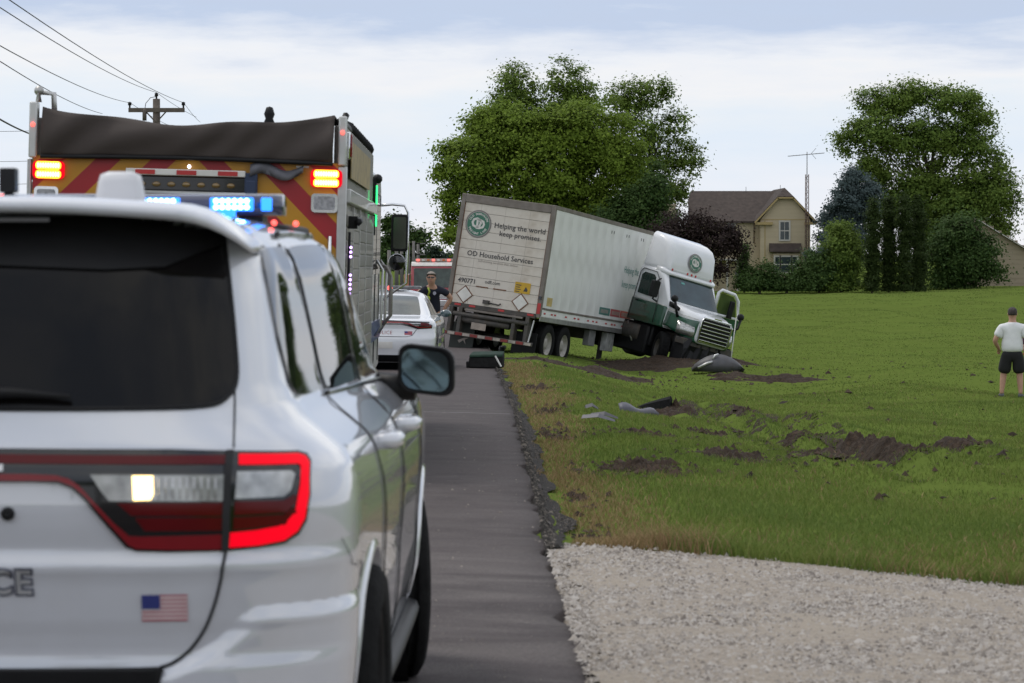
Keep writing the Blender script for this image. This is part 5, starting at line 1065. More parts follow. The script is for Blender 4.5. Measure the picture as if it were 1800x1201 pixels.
# running gear
wheel(tk, (1.0, -1.15, .46), .54, .32, 1, .52, steer=R(-26), rimmat=M['steel']); wheel(tk, (-1.03, -1.15, .52), .52, .30, -1, .56, steer=R(-26), rimmat=M['steel'])
for sx in (-1, 1):
    wheel(tk, (sx * 1.05, -4.6, .52), .52, .28, sx, .56, rimmat=M['steel']); wheel(tk, (sx * .74, -4.6, .52), .52, .28, sx, .56, rimmat=M['steel'])
    m = MB(); m.box(sx * .42 - .05, sx * .42 + .05, -5.4, -.3, .78, 1.05); m.build('frame_rail', M['steel'], tk)
    m = MB(); m.lathe([(.001, 0), (.31, .0), (.33, .03), (.33, 1.05), (.31, 1.08), (.001, 1.08)], (sx * .88, -3.35, .78), (0, 1, 0), 20); m.build('fuel_tank', M['steel'], tk)
m = MB(); m.box(-.45, .45, -1.4, -.25, .55, 1.25); m.build('engine', M['black'], tk, .05); m = MB(); m.box(-.95, 1.0, -2.9, -1.75, .42, 1.12); m.build('under_cab_gear', M['black'], tk, .06); m = MB(); m.box(.25, 1.10, -4.0, -1.85, .12, 1.10); m.build('underside_filler', M['black'], tk, .08)  # last box: black mass added only to darken the space under the cab
rings = []
for i, x in enumerate(np.linspace(-1.02, 1.05, 15)): rings.append([(x, -.62, 1.0), (x, -.10 + random.uniform(-.1, .06), 1.02), (x, -.06 + random.uniform(-.15, .1), .62 + random.uniform(-.1, .1)), (x, -.16 + random.uniform(-.15, .15), .18 + random.uniform(-.16, .2)), (x, -.60, .12)])
m = MB(); m.loft(rings, sm=False); m.build('crushed_front', M['black'], tk); m = MB(); m.box(-1.0, 1.0, -1.25, -1.05, .45, .60); m.build('front_axle', M['steel'], tk, .02)
m = MB(); m.box(-1.1, 1.1, -.5, -.1, .78, .98); m.tube([(-1, -.25, .65), (1, -.3, .6)], .05, 6); m.build('bumper_carrier', M['steel'], tk, .02)
for k in range(7): m = MB(); a = random.uniform(-1, 1); m.tube([(a, -.5, .9), (a + random.uniform(-.3, .3), -.3, .6), (a + random.uniform(-.4, .4), -.2, .35)], .018, 5); m.build('hanging_hose', M['black'], tk)
m = MB(); m.tube([(1.12, -2.92, 1.05), (1.15, -2.7, .75), (1.10, -2.5, .45)], .03, 6); m.build('air_hose', M['alu'], tk)
m = MB(); m.box(-.5, .5, -5.0, -4.1, 1.06, 1.18); m.build('fifth_wheel', M['steel'], tk)
# ================================================================ debris from the crash
def gpt(px, py):
    """ground point seen at a photo pixel"""
    lo, hi_ = 8., 400.
    Yv = np.concatenate([np.arange(9, 120, .1), np.arange(120, 420, 1.)])
    for y in Yv:
        p = at(px, py, y)
        if p.z <= float(zg(p.x, y)): return p
    return at(px, py, 400.)
DKGREEN = pm('scuffed_green', (.010, .032, .020), .7, var=.3, spec=.2); GREYPL = pm('grey_plastic', (.085, .085, .105), .5, var=.2, dirt=((.06, .045, .03), .5, 4)); DKPL = pm('dark_grey_plastic', (.06, .06, .066), .5, var=.25, dirt=((.05, .035, .025), .5, 4))
p = gpt(855, 656); p.z = zr_at(p.x, p.y)
o = thing('torn_truck_step', 'dark green torn step fairing lying on the edge of the road', 'wreckage', p, (0, R(-2), R(-6))); k_ = p.y / 5000
m = MB(); w_ = 30 * k_; m.loft([[(-w_, -.18, .02), (w_, -.2, .0), (w_ * 1.03, -.10, 20 * k_), (-w_ * .98, -.08, 21 * k_)], [(-w_, .2, .02), (w_, .2, .0), (w_ * 1.05, .2, 25 * k_), (-w_ * .95, .2, 27 * k_)]], sm=False); m.build('shell', M['rubber'], o, .03)
m = MB(); m.loft([[(-w_ * .98, -.10, 20 * k_), (w_, -.11, 19 * k_), (w_, -.08, 24 * k_), (-w_ * .95, -.07, 25 * k_)], [(-w_ * .9, .25, 26 * k_), (w_ * 1.02, .25, 25 * k_), (w_, .25, 29 * k_), (-w_ * .86, .25, 30 * k_)]], sm=False); m.build('top_panel', DKGREEN, o, .02)
m = MB(); m.bar((w_ * .62, -.215, 22 * k_), (w_ * .95, -.23, 3 * k_), .05, .02); m.build('pale_edge', M['whitetape'], o)
m = MB(); m.box(-w_ * 1.15, -w_ * .97, -.12, .0, .0, 14 * k_); m.build('torn_flap', M['black'], o, .02); m = MB(); m.tube([(w_ * .75, .3, .1), (w_ * .85, .35, 36 * k_), (w_ * 1.0, .32, 34 * k_)], .06, 6); m.build('bent_bracket', M['black'], o)
# curved bumper shell in front of the tractor
p = gpt(1262, 643); p = at(1262, 640, 71.5); p.z = float(zg(p.x, p.y)) + .05; o = thing('broken_bumper', 'curved dark grey bumper shell dropped in front of the tractor grille', 'wreckage', p, (0, 0, R(4))); k_ = p.y / 5000; rings = []
for t in np.linspace(0, 1, 17):
    x = (-46 + 92 * t) * k_; h = (26 * math.sin(math.pi * t) ** .75 + 1) * k_; rings.append([(x, -.25 + .25 * (1 - math.sin(math.pi * t)), -.05), (x, -.18, h * .55), (x, .02, h), (x, .2, h * .96), (x, .15, h * .8), (x, .05, h * .3), (x, .1, -.05)])
m = MB(); m.loft(rings); m.build('shell', DKPL, o)
m = MB(); m.tube([(-38 * k_, -.28, 4 * k_), (-20 * k_, -.24, 12 * k_), (-12 * k_, -.2, 14 * k_)], .035, 6); m.build('broken_edge', M['alu'], o); m = MB(); m.tube([(-10 * k_, -.1, 18 * k_), (-6 * k_, -.08, 25 * k_), (0, -.05, 27 * k_)], .03, 6); m.build('bracket', M['alu'], o)
# grey fender sheet in the lawn, and its dark inner side
p = gpt(1120, 727); o = thing('fender_sheet', 'pale grey curved fender piece stuck in the lawn', 'wreckage', p, (0, 0, R(8))); k_ = p.y / 5000; rings = []
for t in np.linspace(0, 1, 12):
    x = (-33 + 72 * t) * k_; h = (18 * (1 - t) ** .6 + 4 * math.sin(9 * t)) * k_; rings.append([(x, -.12 + .1 * t, -.03), (x, -.10 + .1 * t, h * .6), (x, .02 + .1 * t, h), (x, .04 + .1 * t, h * .97), (x, -.06 + .1 * t, h * .5), (x, -.08 + .1 * t, -.03)])
m = MB(); m.loft(rings); m.build('sheet', GREYPL, o)
p = gpt(1150, 722); p.y += .25; o = thing('wheel_liner', 'black crumpled wheel liner lying behind the grey fender piece', 'wreckage', p, (0, 0, R(-14))); rings = []
for t in np.linspace(0, 1, 10): x = (-30 + 62 * t) * k_; h = (6 + 20 * t ** .8) * k_; rings.append([(x, -.1, -.03), (x, -.05, h * .8), (x, .08, h), (x, .2, h * .7), (x, .1, -.03)])
m = MB(); m.loft(rings, sm=False); m.build('liner', M['rubber'], o)
mound('sod_clump', 'lump of turf and dirt against the black wheel liner', at(1185, 714, p.y).x, p.y, .17, .3, .12, 91, 'soil mound')
for k, (px, py, ln, lb) in enumerate(((1052, 745, 30, 'thin grey trim strip lying in the dry grass'), (1062, 741, 24, 'short dark plastic strip beside the thin grey trim strip'), (1040, 725, 12, 'small dark plastic splinter nearest the road side'))):
    p = gpt(px, py); k_ = p.y / 5000; o = thing('trim_strip', lb, 'wreckage', p, (0, R(3), R(-20 + 14 * k))); m = MB(); L_ = ln * k_
    m.loft([[(-L_, -.05, .05), (-L_, .05, .06), (-L_, .0, .09)], [(0, -.05, .08), (0, .06, .07), (0, .01, .12)], [(L_, -.02, .04), (L_, .03, .04), (L_, .01, .06)]], sm=False); m.build('strip', GREYPL if k == 0 else DKPL, o)
p = gpt(1283, 645); o = thing('marker_rod', 'thin pale rod standing upright in front of the bumper shell', 'marker', p); m = MB(); m.tube([(0, 0, -.1), (.06, 0, .45), (.16, 0, 1.25)], .014, 6); m.build('rod', pm('pale_rod', (.5, .5, .46), .5), o); m = MB(); m.ball((.16, 0, 1.25), .02, 6, 4); m.build('tip', M['whitetape'], o)

# ================================================================ utility pole, wires
def cable(name, label, A, B, sag, r, group=None):
    A, B = Vector(A), Vector(B); P = [A.lerp(B, t) - Vector((0, 0, sag * 4 * t * (1 - t))) for t in np.linspace(0, 1, 17)]; m = MB(); m.tube(P, r, 5); o = m.build(name, M['black'], None); return setp(o, label, 'wire', group)
PY = 95.; pb = at(275, 168, PY); gz = float(zg(pb.x, PY)); up = thing('utility_pole', 'wooden utility pole with crossarm rising behind the fire engine', 'utility pole', (pb.x, PY, gz)); H = pb.z - gz; kk = PY / 5000
m = MB(); m.tube([(0, 0, 0), (0, 0, H - 6 * kk)], [.17, .12], 12); m.build('post', M['wood'], up)
zc_ = H - 26 * kk; m = MB(); m.box(-48 * kk, 50 * kk, -.20, -.07, zc_ - .07, zc_ + .07); m.build('crossarm', M['wood'], up)
for sx in (-1, 1): m = MB(); m.bar((sx * 20 * kk, -.12, zc_), (0, -.12, zc_ - 22 * kk), .05, .04); m.build('brace', M['wood'], up)
for x, z in ((-46 * kk, zc_ + .07), (48 * kk, zc_ + .07), (0, H - 6 * kk)): m = MB(); m.lathe([(.03, 0), (.03, .08), (.07, .10), (.05, .14), (.07, .17), (.03, .2), (.001, .21)], (x, -.13 if x else 0, z), (0, 0, 1), 10); m.build('insulator', M['black'], up)
m = MB(); m.tube([(-20 * kk, -.1, zc_), (-18 * kk, -.1, zc_ + 12 * kk), (-10 * kk, -.05, zc_ + 22 * kk), (0, 0, H - 2 * kk)], .012, 5); m.build('jumper_wire', M['black'], up); m = MB(); m.tube([(-20 * kk, -.15, zc_ - .35), (-20 * kk, -.15, zc_ + .05)], .07, 8); m.build('cutout_fuse', M['wood'], up)
top = Vector((pb.x, PY, pb.z + .1)); la = Vector((pb.x - 46 * kk, PY, gz + zc_ + .25)); ra = Vector((pb.x + 48 * kk, PY, gz + zc_ + .25))
for (A, q, lb) in ((top, (22, 2), 'power line running from the pole top to the upper left'), (ra, (57, 2), 'power line from the right crossarm end, uppermost in the sky'), (la, (0, 55), 'power line from the left crossarm end to the left edge')):
    B = at(q[0], q[1], 40.); D = (B - A); cable('power_line', lb, A, A + D * 1.4, .25, .008, 'overhead wires')
cable('power_line', 'lower wire passing down behind the tarp', at(0, 108, 42.), at(180, 200, 88.), .1, .008, 'overhead wires'); cable('power_line', 'lowest thick wire meeting the fire engine corner', at(-60, 172, 40.), at(60, 238, 60.), .05, .016, 'overhead wires')
for A, q, lb in ((top, (345, 206), 'wire leaving the pole top to the far right'), (ra, (352, 215), 'wire leaving the right crossarm end behind the tarp'), (la, (300, 222), 'wire leaving the left crossarm end behind the tarp')): cable('power_line', lb, A, at(q[0], q[1], 125.), .05, .008, 'overhead wires')
for k, (y0, lb) in enumerate(((231, 'faint horizontal wire left of the fire engine'), (284, 'faint middle wire left of the fire engine'), (324, 'faint lowest wire left of the fire engine'))): cable('phone_line', lb, at(-40, y0, 150.), at(60, y0 - 1, 150.), .02, .012, 'thin wires')
cable('phone_line', 'thin wire crossing the sky behind the trailer', at(740, 424, 260.), at(830, 414, 260.), .1, .03, 'thin wires')
for k, (px, t, b_, Yp) in enumerate(((697, 428, 490, 210.), (706, 432, 488, 230.), (718, 424, 488, 220.), (727, 424, 486, 220.), (735, 427, 486, 240.), (684, 440, 492, 190.))):
    a = at(px, t, Yp); gz_ = at(px, b_, Yp).z; lbs = ['second far pole beside the patrol sedan roof', 'thin far pole third in the row of poles', 'far pole with crossbar left of the red truck', 'far pole with crossbar nearest the red truck', 'thin pole right beside the red truck', 'leftmost far pole behind the mirror']
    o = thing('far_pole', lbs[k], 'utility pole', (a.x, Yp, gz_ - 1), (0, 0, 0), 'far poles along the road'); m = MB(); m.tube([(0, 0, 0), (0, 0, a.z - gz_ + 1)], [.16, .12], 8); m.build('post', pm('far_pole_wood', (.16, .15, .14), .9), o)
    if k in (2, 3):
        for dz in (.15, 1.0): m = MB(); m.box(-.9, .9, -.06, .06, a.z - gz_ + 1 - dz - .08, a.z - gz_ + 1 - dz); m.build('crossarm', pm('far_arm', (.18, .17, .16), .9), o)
        m = MB(); m.lathe([(.001, 0), (.28, 0), (.28, .8), (.001, .8)], (.45, 0, a.z - gz_ - 1.9), (0, 0, 1), 10); m.build('transformer', pm('transformer_grey', (.34, .34, .34), .6), o)

# ================================================================ house and garage
TAN = pm('tan_siding', (.50, .42, .285), .8, var=.05, scale=1, bump=.15, bscale=4, stretch=(.2, .2, 6)); TRIMT = pm('tan_trim', (.40, .30, .13), .7, var=.06); ROOF = pm('brown_shingles', (.060, .045, .038), .9, var=.25, scale=3, bump=.4, bscale=4); WTRIM = pm('white_trim', (.55, .53, .48), .6, var=.05); PANE = pm('house_pane', (.035, .05, .055), .08, var=.5, scale=1.5)
HY_ = 240.; hk = HY_ / 5000
def hx(px): return (px - 900) * hk
def hz(py): return CAMZ - (py - 460) * hk
gz = hz(512); ho = thing('farm_house', 'tan two storey farmhouse with brown roof behind the hedges', 'house', (0, HY_, 0)); dp = 8.
X0, X1, XG0, XG1, XM = hx(1214), hx(1345), hx(1334), hx(1421), hx(1377); ZE, ZR = hz(387), hz(334); GD = 1.4
m = MB(); m.box(X0 + .25, XG0, 0, dp, gz, ZE); m.build('wall', TAN, ho)
zb = hz(349); xa, xb = hx(1364), hx(1390)
m = MB(); m.prism([(XG0, gz), (XG1, gz), (XG1, ZE), (xb, zb), (xa, zb), (XG0, ZE)], 'y', -GD, dp); m.build('gable_wall', TAN, ho)
m = MB(); m.prism([(-.35, ZE - .1), (dp / 2, ZR), (dp + .35, ZE - .1), (dp + .35, ZE - .25), (dp / 2, ZR - .2), (-.35, ZE - .25)], 'x', X0 + .3, XM); rf = m.build('roof', ROOF, ho)
m = MB(); m.add([(X0 + .3, -.35, ZE - .1), (X0 - .15, 1.0, ZE + .35), (X0 - .05, dp / 2 - 1, ZR - .75), (X0 + .3, dp / 2, ZR)], [(0, 1, 2, 3)]); m.build('roof_end', ROOF, ho)
def slab(a, b, c, d, name, mat, par, th=.14):
    m = MB(); v = [Vector(q) for q in (a, b, c, d)]; n_ = (v[1] - v[0]).cross(v[3] - v[0]).normalized() * th
    if n_.z > 0: n_ = -n_
    m.add(v + [q + n_ for q in v], [(0, 1, 2, 3), (7, 6, 5, 4), (0, 4, 5, 1), (1, 5, 6, 2), (2, 6, 7, 3), (3, 7, 4, 0)]); return m.build(name, mat, par)
yo = -GD - .35; zp = hz(331)
slab((XG0 - .5, yo, ZE - .12), (xa - .05, yo, zb + .12), (XM, yo + 1.1, zp), (XM - .3, 6, zp), 'gable_roof', ROOF, ho); slab((XG0 - .5, yo, ZE - .12), (XM - .3, 6, zp), (XM - 1.5, 7, ZR - .6), (XG0 - .5, 5, ZE), 'gable_roof', ROOF, ho)
slab((xb + .05, yo, zb + .12), (XG1 + .5, yo, ZE - .12), (XG1 + .5, 7, ZE - .12), (XM, 7, zp), 'gable_roof', ROOF, ho); slab((xa - .05, yo, zb + .12), (xb + .05, yo, zb + .12), (XM + .02, yo + 1.1, zp + .01), (XM - .02, yo + 1.1, zp + .01), 'gable_clip', ROOF, ho, .1)
slab((xb + .05, yo, zb + .12), (XM, yo + 1.1, zp), (XM, 7, zp), (xb, 7, zb), 'gable_roof', ROOF, ho)
for a, b in (((XG0 - .5, ZE - .25), (xa, zb)), ((xa - .1, zb), (xb + .1, zb)), ((xb, zb), (XG1 + .5, ZE - .25))): m = MB(); m.bar((a[0], yo + .02, a[1]), (b[0], yo + .02, b[1]), .12, .26, (0, 1, 0)); m.build('rake_board', TRIMT, ho)
for x0, x1 in ((XG0 - .45, XG0 + 1.0), (XG1 - .5, XG1 + .45)): m = MB(); m.box(x0, x1, yo - .0, -GD + .1, ZE - .42, ZE - .2); m.build('eave_return', TRIMT, ho)
m = MB(); m.box(XG0 + .05, XG1 - .05, -GD - .03, -GD - .003, hz(386) - .06, hz(386)); m.build('belt_board', TRIMT, ho)
m = MB(); m.box(hx(1341), hx(1342.5), -GD - .04, -GD - .004, gz, hz(386) - .1); m.build('corner_board', TRIMT, ho)
def house_win(px0, px1, py0, py1, y, cols=2, rows=4):
    x0, x1, z1, z0 = hx(px0), hx(px1), hz(py0), hz(py1); m = MB(); t = .13
    m.box(x0 - t, x0, y - .08, y, z0 - t, z1 + t); m.box(x1, x1 + t, y - .08, y, z0 - t, z1 + t); m.box(x0, x1, y - .08, y, z1, z1 + t); m.box(x0, x1, y - .10, y, z0 - t, z0); w = m.build('window', WTRIM, ho)
    m = MB(); m.box(x0, x1, y - .03, y - .004, z0, z1); m.build('pane', PANE, w)
    m = MB(); m.box(x0, x1, y - .05, y - .03, (z0 + z1) / 2 - .04, (z0 + z1) / 2 + .04)
    for i in range(1, cols): a = x0 + (x1 - x0) * i / cols; m.box(a - .018, a + .018, y - .045, y - .03, z0, (z0 + z1) / 2 - .045); m.box(a - .018, a + .018, y - .045, y - .03, (z0 + z1) / 2 + .045, z1)
    m.build('muntin', WTRIM, w)
house_win(1368.5, 1383.5, 391, 421.5, -GD - .003); house_win(1279, 1290.5, 392.5, 422, -.003)
house_win(1359, 1366, 452, 478, -GD - .45, 1); house_win(1369, 1386, 452, 478, -GD - .45, 1); house_win(1389, 1397, 452, 478, -GD - .45, 1)
m = MB(); m.box(hx(1355), hx(1402), -GD - .44, -GD, hz(500), hz(446)); m.build('bay', TAN, ho)
m = MB(); m.prism([(-GD - .8, hz(443)), (-GD - .75, hz(440)), (-GD - .0, hz(428)), (-GD, hz(443))], 'x', hx(1349), hx(1405)); m.build('bay_roof', ROOF, ho)
m = MB(); m.tube([(hx(1325), -.1, ZE - .3), (hx(1325), -.1, hz(427))], .05, 6); m.tube([(hx(1325), -.1, hz(427)), (hx(1327), -.2, hz(428))], .05, 6); m.build('downspout', pm('spout', (.20, .15, .09), .7), ho)
m = MB(); m.box(hx(1262), hx(1296), -1.6, 0, hz(458), hz(455)); m.build('porch_roof', WTRIM, ho)
for px in (1276, 1294): m = MB(); m.box(hx(px) - .07, hx(px) + .07, -1.5, -1.35, gz, hz(458)); m.build('porch_post', WTRIM, ho)
m = MB(); m.box(hx(1176), hx(1190), 2, 2.7, hz(420), hz(362)); m.box(hx(1175), hx(1191), 1.95, 2.75, hz(362), hz(358)); m.build('chimney', TAN, ho)
for px, py in ((1221, 334), (1316, 333), (1377, 330)): m = MB(); m.tube([(hx(px), 3, hz(py) - .2), (hx(px), 3, hz(py - 6))], .02, 5); m.build('lightning_rod', M['black'], ho)
# antenna mast
o = thing('antenna_tower', 'rusty lattice antenna tower with roof antenna standing beside the house', 'antenna', (hx(1411), HY_ - 3.2, 0)); RUSTY = pm('rusted_lattice', (.12, .075, .06), .8, var=.3)
legs = [(-.16, -.1), (.16, -.1), (0, .16)]; zb_, zt_ = gz, hz(309)
for a, b in legs: m = MB(); m.tube([(a, b, zb_), (a * .8, b * .8, zt_)], .035, 6); m.build('leg', RUSTY, o)
m = MB()
for k in range(22):
    z = zb_ + (zt_ - zb_) * k / 22; z2 = zb_ + (zt_ - zb_) * (k + 1) / 22
    for i in range(3): a, b = legs[i], legs[(i + 1) % 3]; m.tube([(*a, z), (*b, z)], .018, 4); m.tube([(*a, z), (*b, z2)], .014, 4)
setp(m.build('lattice', RUSTY, o), kind='stuff')
m = MB(); m.tube([(0, 0, zt_ - .5), (0, 0, hz(270))], .035, 6); m.build('mast', pm('mast_grey', (.2, .2, .2), .6), o)
za = hz(273); bm_ = [(-1.6, 0, za - .22), (1.45, 0, za + .05)]; m = MB(); m.tube(bm_, .03, 5); boom = m.build('boom', pm('antenna_grey', (.2, .2, .2), .6), o)
for k in range(9): t = k / 8; x = -1.2 + 2.2 * t; z = za - .18 + .2 * t; m = MB(); ln = .75 - .3 * t; m.tube([(x, -ln, z), (x, ln, z)], .015, 4); m.build('element', M['black'], boom)
for s_ in (-1, 1): m = MB(); m.tube([(.35, 0, za), (.75, .0, za + .45 * s_)], .02, 4); m.build('reflector', M['black'], boom)
# satellite dish
p = at(1297, 482, 232.); o = thing('satellite_dish', 'small grey satellite dish beside the porch', 'satellite dish', (p.x, 232., p.z)); m = MB(); m.lathe([(.001, 0), (.15, .02), (.28, .07), (.27, .085), (.001, .03)], (0, 0, 0), (.3, -1, .3), 18); m.build('dish', pm('dish_grey', (.10, .10, .11), .5), o); m = MB(); m.tube([(0, .05, 0), (0, .1, -1.2)], .03, 6); m.build('stand', M['steel'], o)
# garage
GAR = pm('garage_siding', (.34, .28, .20), .8, var=.05, bump=.2, bscale=3, stretch=(.2, .2, 8)); GY = 235.; gk = GY / 5000
def qx(px): return (px - 900) * gk
def qz(py): return CAMZ - (py - 460) * gk
o = thing('garage', 'tan garage with grey gable roof at the right edge', 'garage', (0, GY, 0)); m = MB(); gz2 = qz(509)
m.prism([(qx(1690), gz2), (qx(1870), gz2), (qx(1870), qz(478)), (qx(1720), qz(388)), (qx(1690), qz(405))], 'y', 0, 9); m.build('wall', GAR, o)
for a, b in (((1716, 384), (1876, 481)), ((1720, 386), (1680, 408))):
    slab((qx(a[0]), -.4, qz(a[1])), (qx(b[0]), -.4, qz(b[1])), (qx(b[0]), 9.4, qz(b[1])), (qx(a[0]), 9.4, qz(a[1])), 'roof', ROOF, o, .12)
m = MB(); m.bar((qx(1716), -.42, qz(386)), (qx(1876), -.42, qz(483)), .06, .22, (0, 1, 0)); m.build('rake_board', WTRIM, o)
for k in range(14):
    z = gz2 + .1 + k * .4; m = MB(); xr = qx(1870) if z < qz(478) else qx(1870) - (z - qz(478)) / (qz(388) - qz(478)) * (qx(1870) - qx(1720)); xl = qx(1692); m.box(xl, xr - .1, -.025, 0, z, z + .36)
    if xr - .1 > xl: m.build('siding_board', GAR, o)

# ================================================================ trees and shrubs
def leafmat(name, cols, tint, ts=.25):
    m = islandmat(name, cols, .75, .28); nt = m.node_tree; n = nt.nodes; l = nt.links; g = n.new('ShaderNodeNewGeometry'); nz = n.new('ShaderNodeTexNoise'); nz.inputs['Scale'].default_value = ts; nz.inputs['Detail'].default_value = 3; l.new(g.outputs['Position'], nz.inputs[0])
    mr_ = n.new('ShaderNodeMapRange'); mr_.inputs[1].default_value = .4; mr_.inputs[2].default_value = .65; l.new(nz.outputs[0], mr_.inputs[0]); mx = n.new('ShaderNodeMixRGB'); mx.blend_type = 'MIX'; mx.inputs[2].default_value = (*tint, 1)
    mm_ = n.new('ShaderNodeMath'); mm_.operation = 'MULTIPLY'; mm_.inputs[1].default_value = .6; l.new(mr_.outputs[0], mm_.inputs[0]); l.new(mm_.outputs[0], mx.inputs[0]); rp_ = [x for x in n if x.type == 'VALTORGB'][0]; l.new(rp_.outputs[0], mx.inputs[1])
    for nd in n:
        if nd.type == 'BSDF_PRINCIPLED': l.new(mx.outputs[0], nd.inputs['Base Color'])
        if nd.type == 'BSDF_TRANSLUCENT': l.new(mx.outputs[0], nd.inputs[0])
    return m
LM = {'yg': leafmat('leaf_yellow_green', [(0.089, 0.140, 0.013), (0.138, 0.206, 0.021), (0.196, 0.270, 0.031)], (0.163, 0.243, 0.025)), 'mid': leafmat('leaf_mid', [(0.069, 0.122, 0.022), (0.109, 0.177, 0.028), (0.164, 0.233, 0.039)], (0.137, 0.191, 0.028)),
      'dark': leafmat('leaf_dark', [(0.027, 0.058, 0.013), (0.045, 0.090, 0.019), (0.072, 0.117, 0.027)], (0.057, 0.102, 0.022)), 'blue': leafmat('leaf_blue_spruce', [(0.051, 0.076, 0.076), (0.076, 0.111, 0.111), (0.119, 0.153, 0.153)], (0.085, 0.119, 0.119)),
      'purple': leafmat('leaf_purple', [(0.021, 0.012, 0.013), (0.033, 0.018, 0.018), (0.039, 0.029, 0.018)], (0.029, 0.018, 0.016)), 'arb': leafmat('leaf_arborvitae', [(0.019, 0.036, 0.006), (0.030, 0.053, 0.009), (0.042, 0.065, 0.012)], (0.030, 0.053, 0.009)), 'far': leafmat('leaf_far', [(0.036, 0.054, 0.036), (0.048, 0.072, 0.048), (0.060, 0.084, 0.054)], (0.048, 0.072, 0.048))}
def tree(name, label, Y, base, blobs, mat, leaf=.26, dens=1., cat='tree', trunk=.35, limbs=True, group=None, up=.35, sig=.42, depth=.7):
    k = Y / 5000; bx_, bz_ = (base[0] - 900) * k, CAMZ - (base[1] - 460) * k; o = thing(name, label, cat, (bx_, Y, bz_), (0, 0, 0), group); C_ = []; O_ = []; tips = []
    for (px, py, rx, ry, d) in blobs:
        cx_, cz_, ax, az = (px - base[0]) * k, (base[1] - py) * k, rx * k, ry * k; ay = (ax * az) ** .5 * depth + .2; n = max(8, int(ax * az * 8.5 * d * dens)); v = RNG.normal(size=(n, 3)); v /= np.linalg.norm(v, axis=1)[:, None]; r = RNG.random(n) ** .38
        r *= .82 + .36 * RNG.random(n); c = v * r[:, None] * [ax, ay, az] + [cx_, RNG.normal(0, ay * .25), cz_]; C_.append(c); O_.append(v); tips += [c[i] * .9 for i in range(0, n, max(1, n // 3))][:3]
    C_ = np.concatenate(C_); O_ = np.concatenate(O_); nl = 105; n = len(C_) * nl; P = np.repeat(C_, nl, 0) + RNG.normal(0, sig, (n, 3)) * [1.15, 1.15, .72] * np.clip(RNG.gamma(5, .2, (n, 1)), 0, 1.35)
    nr = np.repeat(O_, nl, 0) * .75 + [0, -.15, up + .15] + RNG.normal(0, .42, (n, 3)); nr /= np.linalg.norm(nr, axis=1)[:, None] + 1e-9   # leaves face outwards and up
    a = np.cross(nr, RNG.normal(size=(n, 3))); a /= np.linalg.norm(a, axis=1)[:, None] + 1e-9; b = np.cross(nr, a)
    s_ = leaf * .84 * RNG.uniform(.55, 1.25, n)[:, None]; V = np.stack([P - a * s_ * .5, P + b * s_ * .34, P + a * s_ * .5, P - b * s_ * .34], 1); ok = P[:, 2] > .05; V = V[ok]
    rawmesh('crown', V.reshape(-1, 3), np.arange(len(V) * 4).reshape(-1, 4), mat, o)
    ztop = max(t[2] for t in tips); m = MB(); cxm = np.mean([t[0] for t in tips]); m.tube([(0, 0, -.3), (cxm * .2, 0, ztop * .3), (cxm * .6, .1, ztop * .6), (cxm, 0, ztop * .92)], [trunk, trunk * .75, trunk * .45, .04], 8); tk_ = m.build('trunk', M['trunk'], o)
    if limbs:
        m = MB()
        for t in tips:
            f = min(.8, max(.16, t[2] / ztop - .22 - .28 * random.random())); s0_ = Vector((cxm * (f ** 1.3), 0, ztop * f)); e = Vector(t); mid = s0_.lerp(e, .5) + Vector((0, 0, .06 * (e - s0_).length)); m.tube([s0_, mid, e], [trunk * .22, trunk * .12, .02], 5)
        m.build('limbs', M['trunk'], tk_)
    return o
# the big maple group behind the trailer
tree('maple_tree', 'tall dark green maple top rising at the back of the tree group', 262., (940, 505), [(905, 165, 42, 52, .9), (890, 215, 50, 45, 1), (1000, 160, 45, 52, .8), (985, 215, 55, 45, 1), (930, 230, 70, 40, 1), (1035, 190, 28, 28, .7)], LM['mid'], .34, 1.2)
tree('broad_tree', 'broad yellow green tree right behind the trailer', 240., (930, 508), [(900, 235, 95, 52, 1), (1010, 232, 110, 52, 1), (850, 280, 75, 55, 1), (960, 300, 120, 70, 1), (1070, 280, 70, 60, 1), (825, 340, 50, 55, .9), (900, 370, 90, 55, 1), (1010, 370, 90, 60, 1), (790, 262, 38, 14, .7), (800, 395, 28, 45, .7), (1060, 380, 60, 50, 1), (855, 210, 45, 26, .8), (780, 300, 25, 18, .7), (785, 350, 22, 20, .6)], LM['yg'], .34, 1.25)
tree('airy_tree', 'light airy tree at the right end of the tree group', 250., (1120, 508), [(1150, 165, 42, 28, .6), (1095, 175, 45, 32, .75), (1180, 215, 38, 26, .5), (1120, 235, 55, 42, .8), (1200, 262, 36, 26, .5), (1165, 285, 50, 38, .65), (1215, 290, 22, 16, .45), (1110, 310, 45, 50, .8), (1165, 345, 42, 40, .7), (1120, 380, 50, 40, 1), (1190, 330, 25, 25, .45)], LM['mid'], .30, 1.4)
tree('dark_tree', 'dark green undergrowth tree at the foot of the tree group', 236., (1130, 508), [(1120, 370, 40, 45, 1), (1150, 330, 22, 45, .9), (1080, 400, 50, 40, 1), (1150, 400, 40, 40, 1), (1170, 440, 30, 50, 1)], LM['dark'], .30, 2.)
tree('purple_tree', 'dark purple leaved ornamental tree in front of the house', 226., (1235, 510), [(1195, 400, 45, 30, 1), (1240, 400, 40, 28, 1), (1265, 425, 38, 32, 1), (1215, 440, 45, 40, 1), (1283, 412, 12, 12, .5), (1250, 468, 32, 28, .8), (1290, 432, 14, 12, .6), (1180, 440, 30, 50, 1)], LM['purple'], .26, 1.3, trunk=.2)
